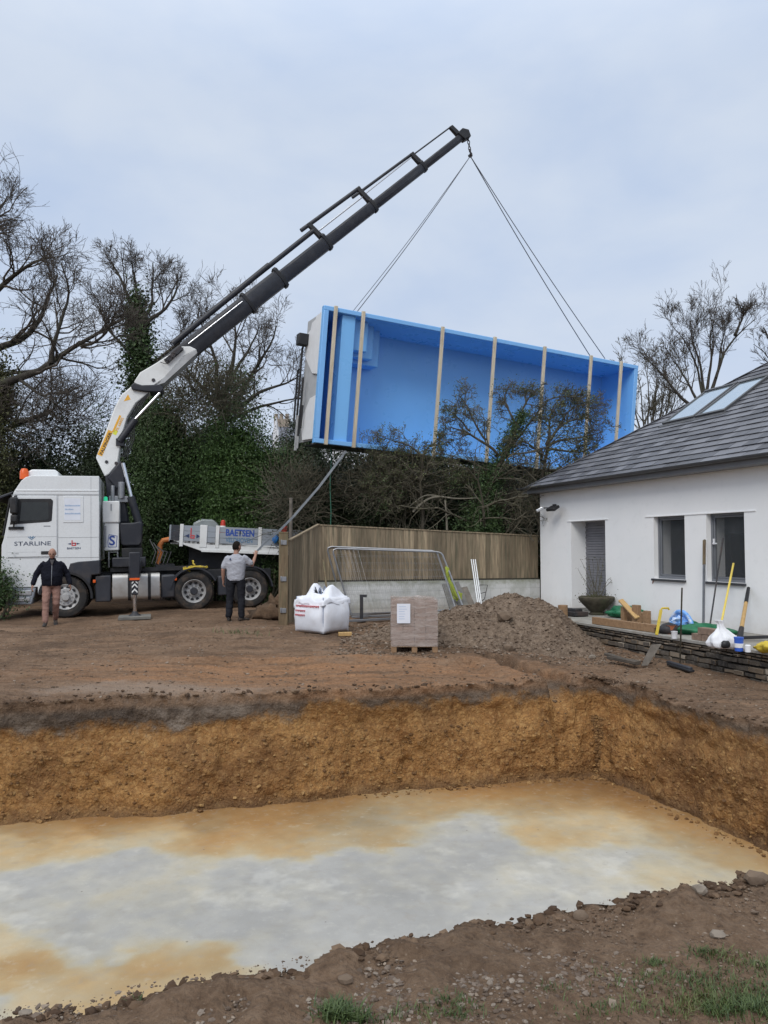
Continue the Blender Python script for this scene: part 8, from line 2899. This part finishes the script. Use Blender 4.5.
    limbs = [([base, q(800, 430), q(798, 390)], .28, .12), ([q(798, 395), q(780, 370), q(765, 355), q(752, 345)], .065, .01), ([q(798, 390), q(790, 350), q(775, 320)], .065, .01), ([q(798, 400), q(812, 360), q(820, 320)], .065, .01), ([q(780, 370), q(772, 350), q(762, 330)], .07, .02)]
    bare_tree('bare_tree', 'bare tree reaching in at the right edge above the roof', limbs,
              [dict(n_child=8, ratio=.42, ang=.55, m=6, trop=.12, jit=.18, rr=.55, skip_trunk=True), dict(n_child=5, ratio=.55, ang=.6, m=5, trop=.1, jit=.2, rr=.6), dict(n_child=4, ratio=.6, ang=.6, m=4, trop=.05, jit=.2, rr=.6, rmin=.007)],
              bk, tw, group='bare trees')
    # --- thorn tree in front of the pool, ivy up its leaning stem
    Y = 20.9
    base = q(484, 570); base[2] = .1
    limbs = [([base, q(486, 520), q(489, 482), q(497, 458), q(508, 440), q(517, 425), q(523, 412)], .11, .04),
             ([q(497, 456), q(490, 446, -.2), q(478, 436, -.3), q(466, 430, -.3), q(449, 426, -.3)], .05, .015), ([q(486, 440, -.2), q(476, 422, -.2), q(470, 408, -.2), q(462, 398)], .035, .012), ([q(517, 425), q(512, 408), q(506, 396), q(512, 386)], .04, .012),
             ([q(523, 412), q(530, 398), q(538, 388)], .035, .012), ([q(508, 440), q(524, 430, .2), q(536, 418, .2), q(545, 402, .2)], .04, .012), ([q(545, 402, .2), q(560, 396, .1), q(576, 396)], .02, .01), ([q(489, 470), q(474, 462), q(460, 455), q(442, 452)], .03, .01), ([q(470, 431, -.3), q(458, 418, -.3), q(446, 410, -.3)], .03, .01)]
    iv = [(q(485, 540) * (1 - u) + q(489, 482) * u) + RNG.normal(0, 1, (300, 3)) * np.array([.20, .20, .16]) for u in np.linspace(0, 1, 14)]
    iv += [(q(489, 482) * (1 - u) + q(523, 414) * u) + RNG.normal(0, 1, (300, 3)) * np.array([.17, .17, .13]) * (1.15 - .5 * u) for u in np.linspace(0, 1, 13)]
    bare_tree('thorn_tree', 'small leaning thorn tree with an ivy covered stem before the pool', limbs,
              [dict(n_child=11, ratio=.40, ang=.75, m=6, trop=.02, jit=.3, rr=.5, skip_trunk=False, minlen=.12), dict(n_child=7, ratio=.55, ang=.8, m=5, trop=.0, jit=.32, rr=.6, rmin=.005), dict(n_child=5, ratio=.6, ang=.8, m=4, trop=.0, jit=.32, rr=.7, rmin=.0045)],
              MT['bark_brown'], MT['twig_brown'], group='thorn trees before the pool', ivy=(np.concatenate(iv), .065, MT['leaf_ivy']), tips=(3000, .042, MT['leaf_thorn']))
    base = q(545, 570, .3); base[2] = .1
    limbs = [([base, q(541, 520, .3), q(540, 480, .3), q(541, 460, .2), q(546, 445)], .09, .04), ([q(541, 462, .2), q(530, 445), q(520, 437), q(510, 440)], .04, .012), ([q(546, 445), q(556, 428), q(570, 418), q(586, 415)], .05, .012), ([q(546, 447), q(563, 440), q(580, 436), q(598, 430)], .045, .012),
             ([q(546, 445), q(548, 425), q(552, 408), q(560, 398)], .045, .012), ([q(556, 430), q(566, 410), q(578, 402), q(592, 405)], .03, .01), ([q(546, 450), q(562, 452), q(578, 452), q(590, 446)], .04, .012), ([q(541, 470, .2), q(556, 470), q(575, 462)], .035, .01)]
    pos = np.concatenate([q(x, y, RNG.uniform(-.3, .3)) + RNG.normal(0, 1, (260, 3)) * np.array([.22, .22, .14]) for x, y in ((548, 420), (556, 432), (566, 426), (575, 438), (584, 428), (562, 446), (574, 452), (586, 448), (592, 420), (540, 430), (552, 404), (572, 408), (530, 440), (548, 455), (560, 462))])
    bare_tree('thorn_tree', 'dense rounded thorn tree with bronze leaves against the pool by the roof', limbs,
              [dict(n_child=11, ratio=.42, ang=.75, m=6, trop=.03, jit=.3, rr=.5, skip_trunk=False, minlen=.12), dict(n_child=7, ratio=.55, ang=.8, m=5, trop=.0, jit=.32, rr=.6, rmin=.005), dict(n_child=5, ratio=.6, ang=.8, m=4, trop=.0, jit=.32, rr=.7, rmin=.0045)],
              MT['bark_brown'], MT['twig_brown'], group='thorn trees before the pool', ivy=(pos[::2], .055, MT['leaf_thorn']), tips=(3000, .042, MT['leaf_thorn']))
    # low brown thorn spreading left of it
    base = q(420, 560); base[2] = .1
    limbs = [([base, q(423, 500), q(424, 470), q(420, 452)], .08, .03), ([q(424, 480), q(410, 466), q(395, 458), q(378, 452)], .035, .01), ([q(424, 474), q(445, 468), q(462, 468)], .035, .01), ([q(420, 455), q(408, 444), q(392, 440), q(374, 436)], .03, .01), ([q(420, 455), q(426, 446), q(436, 440)], .03, .01), ([q(423, 490), q(400, 484), q(380, 486)], .03, .01), ([q(424, 485), q(446, 480), q(470, 484)], .03, .01)]
    pos = np.concatenate([q(x, y) + RNG.normal(0, 1, (150, 3)) * np.array([.22, .22, .12]) for x, y in ((400, 456), (420, 452), (440, 458), (412, 466), (392, 470), (432, 470), (456, 474), (384, 446), (404, 444), (430, 446), (446, 466))])
    bare_tree('thorn_tree', 'low wide thorn bush under the lower edge of the pool', limbs,
              [dict(n_child=12, ratio=.45, ang=.8, m=6, trop=.0, jit=.3, rr=.5, skip_trunk=False, minlen=.1), dict(n_child=7, ratio=.55, ang=.8, m=5, trop=.0, jit=.32, rr=.6, rmin=.005), dict(n_child=5, ratio=.6, ang=.8, m=4, trop=.0, jit=.32, rr=.7, rmin=.0045)],
              MT['bark_brown'], MT['twig_brown'], group='thorn trees before the pool', ivy=(pos[::2], .06, MT['leaf_thorn']), tips=(4500, .042, MT['leaf_thorn']))
    # pale bare branch arching out of the hedge
    Y = 20.6
    b = MB()
    b.tube(resample([q(413, 512), q(424, 500), q(438, 495), q(452, 499), q(478, 498)], 12), np.linspace(.035, .012, 12), 7)
    b.tube(resample([q(447, 530), q(446.5, 515), q(445, 500)], 6), np.linspace(.03, .02, 6), 7)
    b.tube(resample([q(438, 496), q(425, 494), q(410, 506)], 8), np.linspace(.02, .008, 8), 6)
    t = thing('dead_branch', 'pale bare branch arching out of the hedge above the fence', 'branch', loc=q(447, 530))
    b.build('limb', MT['twig_pale'], t)
    # --- evergreen hedge behind everything: separate bushes
    H = lambda x, y, Y_: P(x, y, Y_)
    def hedge(name, lab, px0, px1, ytop, Y_, n, size, m, seed, group='evergreens along the lane', zb=0., depth=1.2, **k):
        a, c = P(px0, ytop, Y_), P(px1, ytop, Y_)
        top = a[2]
        cx = (a[0] + c[0]) / 2
        rx = abs(c[0] - a[0]) / 2
        h = (top - zb) / 2
        return bush(name, lab, (cx, Y_, zb + h), (rx * .92, depth, h * .92), n, size, m, group, seed, zbase=zb, **k)
    hedge('holly_bush', 'bright green holly mass right behind the lorry and trailer', 196, 278, 402, 24.6, 60000, .072, MT['leaf_holly'], 1, clumps=260, lump=.3)
    hedge('holly_bush', 'deep green holly mass behind the crane column', 128, 210, 388, 25.2, 56000, .078, MT['leaf_ivy'], 2, clumps=260, lump=.35)
    hedge('evergreen_bush', 'dark bush behind the lorry cab roof', 60, 140, 432, 25.6, 46000, .078, MT['leaf_dark'], 3, clumps=220)
    hedge('evergreen_bush', 'dark bush at the far left behind the lorry windscreen', -30, 75, 428, 26.0, 46000, .078, MT['leaf_dark'], 4, clumps=220)
    hedge('evergreen_bush', 'dark bush under the left end of the pool', 262, 345, 416, 26.4, 50000, .08, MT['leaf_dark'], 5, clumps=240)
    hedge('evergreen_bush', 'black green bush behind the white pole and the fence corner', 270, 370, 455, 23.4, 46000, .078, MT['leaf_dark'], 6, clumps=220)
    hedge('evergreen_bush', 'black green bush behind the middle of the timber fence', 340, 456, 456, 22.8, 40000, .068, MT['leaf_dark'], 7, clumps=220, depth=.9)
    hedge('evergreen_bush', 'dark bush behind the fence at the foot of the leaning thorn', 424, 540, 460, 23.0, 40000, .068, MT['leaf_dark'], 8, clumps=220, depth=.9)
    hedge('evergreen_bush', 'dark bush between the fence end and the house corner', 500, 605, 462, 23.8, 22000, .10, MT['leaf_dark'], 9, clumps=200)
    hedge('evergreen_bush', 'ivy green bush low at the foot of the thorn tree', 455, 510, 496, 20.8, 9000, .075, MT['leaf_ivy'], 10, clumps=120, depth=.5)
    hedge('evergreen_bush', 'dark bush hidden low behind the middle of the pool', 320, 480, 424, 27.0, 46000, .12, MT['leaf_dark'], 13, clumps=300)
    hedge('evergreen_bush', 'dark bush hidden low behind the right half of the pool', 440, 640, 424, 27.5, 46000, .12, MT['leaf_dark'], 14, clumps=300)
    hedge('evergreen_bush', 'deep shaded evergreen filling the gap between the two holly masses', 150, 262, 410, 27.0, 52000, .09, MT['leaf_ivy'], 15, clumps=300)
    hedge('evergreen_bush', 'dark bush just left of the pool below the far chimneys', 240, 312, 432, 25.4, 30000, .08, MT['leaf_ivy'], 16, clumps=220)
    # thinner scrub that lets the sky through above the dark bushes on the left
    hedge('open_shrub', 'thin leafed shrub against the sky above the lorry cab', 20, 105, 385, 27.2, 9000, .075, MT['leaf_dark'], 11, clumps=240, lump=.5)
    hedge('open_shrub', 'loose leafed shrub between the ivy tree and the lorry cab', 78, 128, 400, 26.6, 6000, .07, MT['leaf_ivy'], 12, clumps=160, lump=.5)
    twig_mass('bramble', 'tangle of bare brown stems over the holly beside the crane boom', P(205, 395, 24.2), (1.5, .7, 1.1), 900, 1.1, MT['twig_brown'], leaves=1200, lm=MT['leaf_brown'], ls=.06, group='bare brambles in the hedge')
    twig_mass('bramble', 'tangle of bare stems behind the trailer tail and the gate post', P(296, 500, 21.6), (.8, .4, 1.0), 420, 1.2, MT['twig_brown'], group='bare brambles in the hedge', r=.007)
    twig_mass('bramble', 'thin bare stems standing between fence end and house corner', P(508, 505, 21.4), (1.0, .3, .8), 300, 1.3, MT['twig_brown'], group='bare brambles in the hedge', r=.008)
    twig_mass('bramble', 'dull stems over the dark bush below the pool', P(392, 486, 21.2), (1.5, .4, .7), 800, .9, MT['twig_brown'], leaves=1600, lm=MT['leaf_brown'], ls=.05, group='bare brambles in the hedge', r=.006)
    twig_mass('bramble', 'fine bare twigs against the sky above the lorry cab', P(62, 420, 26.8), (1.9, .6, 1.4), 700, 1.3, MT['twig'], group='bare brambles in the hedge', r=.008)
    # weeds at the gate post and the bush at the left edge
    c = G(264, 606, .05)
    bush('weed_bush', 'leafy weed growing beside the gate post', (c[0], c[1] + 1.0, .85), (.52, .35, .85), 3800, .055, MT['leaf_ivy'], None, 21, clumps=70, stems=14, twig='twig_brown', zbase=0)
    c = G(6, 620, -.08)
    bush('shrub', 'dull green shrub at the left edge before the lorry bumper', (c[0] - .50, c[1], .66), (.72, .55, .74), 8000, .055, MT['leaf_ivy'], None, 22, clumps=120, stems=14, twig='twig_brown', zbase=-.1)
    # tall olive conifer at the frame edge
    a = P(-6, 470, 23.2)
    bush('conifer', 'olive green conifer just showing at the left frame edge', (a[0] - .3, 23.2, 2.9), (.75, .7, 3.1), 15000, .075, MT['leaf_olive'], None, 23, clumps=190, stems=4, zbase=0)
    # distant wood that closes the view low down
    n = 60000
    x = RNG.uniform(-45, 50, n)
    hgt = 3.6 + 1.0 * fbm(np.stack([x * .25, 0 * x, 0 * x], 1), 3, 301)
    pos = np.stack([x, 44 + RNG.normal(0, 1.2, n), hgt * RNG.random(n) ** .7], 1)
    t = thing('far_wood', 'dark distant belt of evergreens closing the view', 'wood', loc=(0, 44, 0))
    o = leaf_obj('far_foliage', pos, .42, MT['leaf_dark'], None)
    bpy.data.objects.remove(t)
    o.name = 'distant_wood'
    tag(o, 'dark distant belt of evergreens closing the view', 'wood', kind='stuff')

def build_far_house():
    Y = 62.
    c = P(283, 430, Y)
    w = 62 / 769
    def q(px, py, dy=0): return P(px, py, Y + dy)
    t = thing('far_house', 'far off house with slate roof, white gable and buff chimney pots', 'house', loc=V(c[0], Y, 0))
    L, Rr = q(272, 424)[0], q(306, 424)[0]
    ze, zr = q(283, 440)[2], q(283, 417)[2]
    b = MB(); b.prism([V(L, Y, 0), V(Rr + 4, Y, 0), V(Rr + 4, Y, ze), V(L, Y, ze)], (0, 7, 0)); b.build('wall', MT['far_wall'], t)
    b = MB(); b.prism([V(L - .2, Y - .3, ze - .1), V(L - .2, Y + 3.5, zr), V(L - .2, Y + 7.3, ze - .1)], (Rr + 4.4 - L, 0, 0)); rf = b.build('roof', MT['far_roof'], t)
    g0, g1 = q(273.5, 424, -.6), q(279, 430, -.6)
    gz0, gz1 = q(276, 432, -.6)[2], q(276, 417.5, -.6)[2]
    m = (g0[0] + g1[0]) / 2
    b = MB(); b.prism([V(g0[0], Y - .9, 0), V(g1[0], Y - .9, 0), V(g1[0], Y - .9, gz0), V(m, Y - .9, gz1), V(g0[0], Y - .9, gz0)], (0, .5, 0)); b.build('gable', MT['far_wall'], t)
    b = MB(); x0, x1 = q(269, 410)[0], q(285, 410)[0]
    zc = q(276, 413)[2]
    b.bb(V(x0, Y + 2.8, zr - 1.2), V(x1, Y + 3.8, zc)); ch = b.build('chimney', MT['far_chimney'], rf)
    for px in (270.5, 276, 282):
        p = q(px, 412); z1 = q(px, 407)[2]
        MB().lathe([(.17, zc), (.15, z1 - .1), (.18, z1), (0, z1)], (p[0], Y + 3.3, 0), None, 12).build('chimney_pot', MT['far_chimney'], rf)
build_mats()
build_leaf_mats()
build_world()
build_light_camera()
build_ground()
build_slab()
build_heap()
build_stones()
build_grass()
build_house()
build_fence()
build_truck()
build_trailer()
build_pool()
build_slings()
build_walker()
_hand = build_rigger()
build_taglines(_hand)
build_bag()
build_pallet()
build_site_fence()
build_terrace_things()
build_trees()
build_far_house()
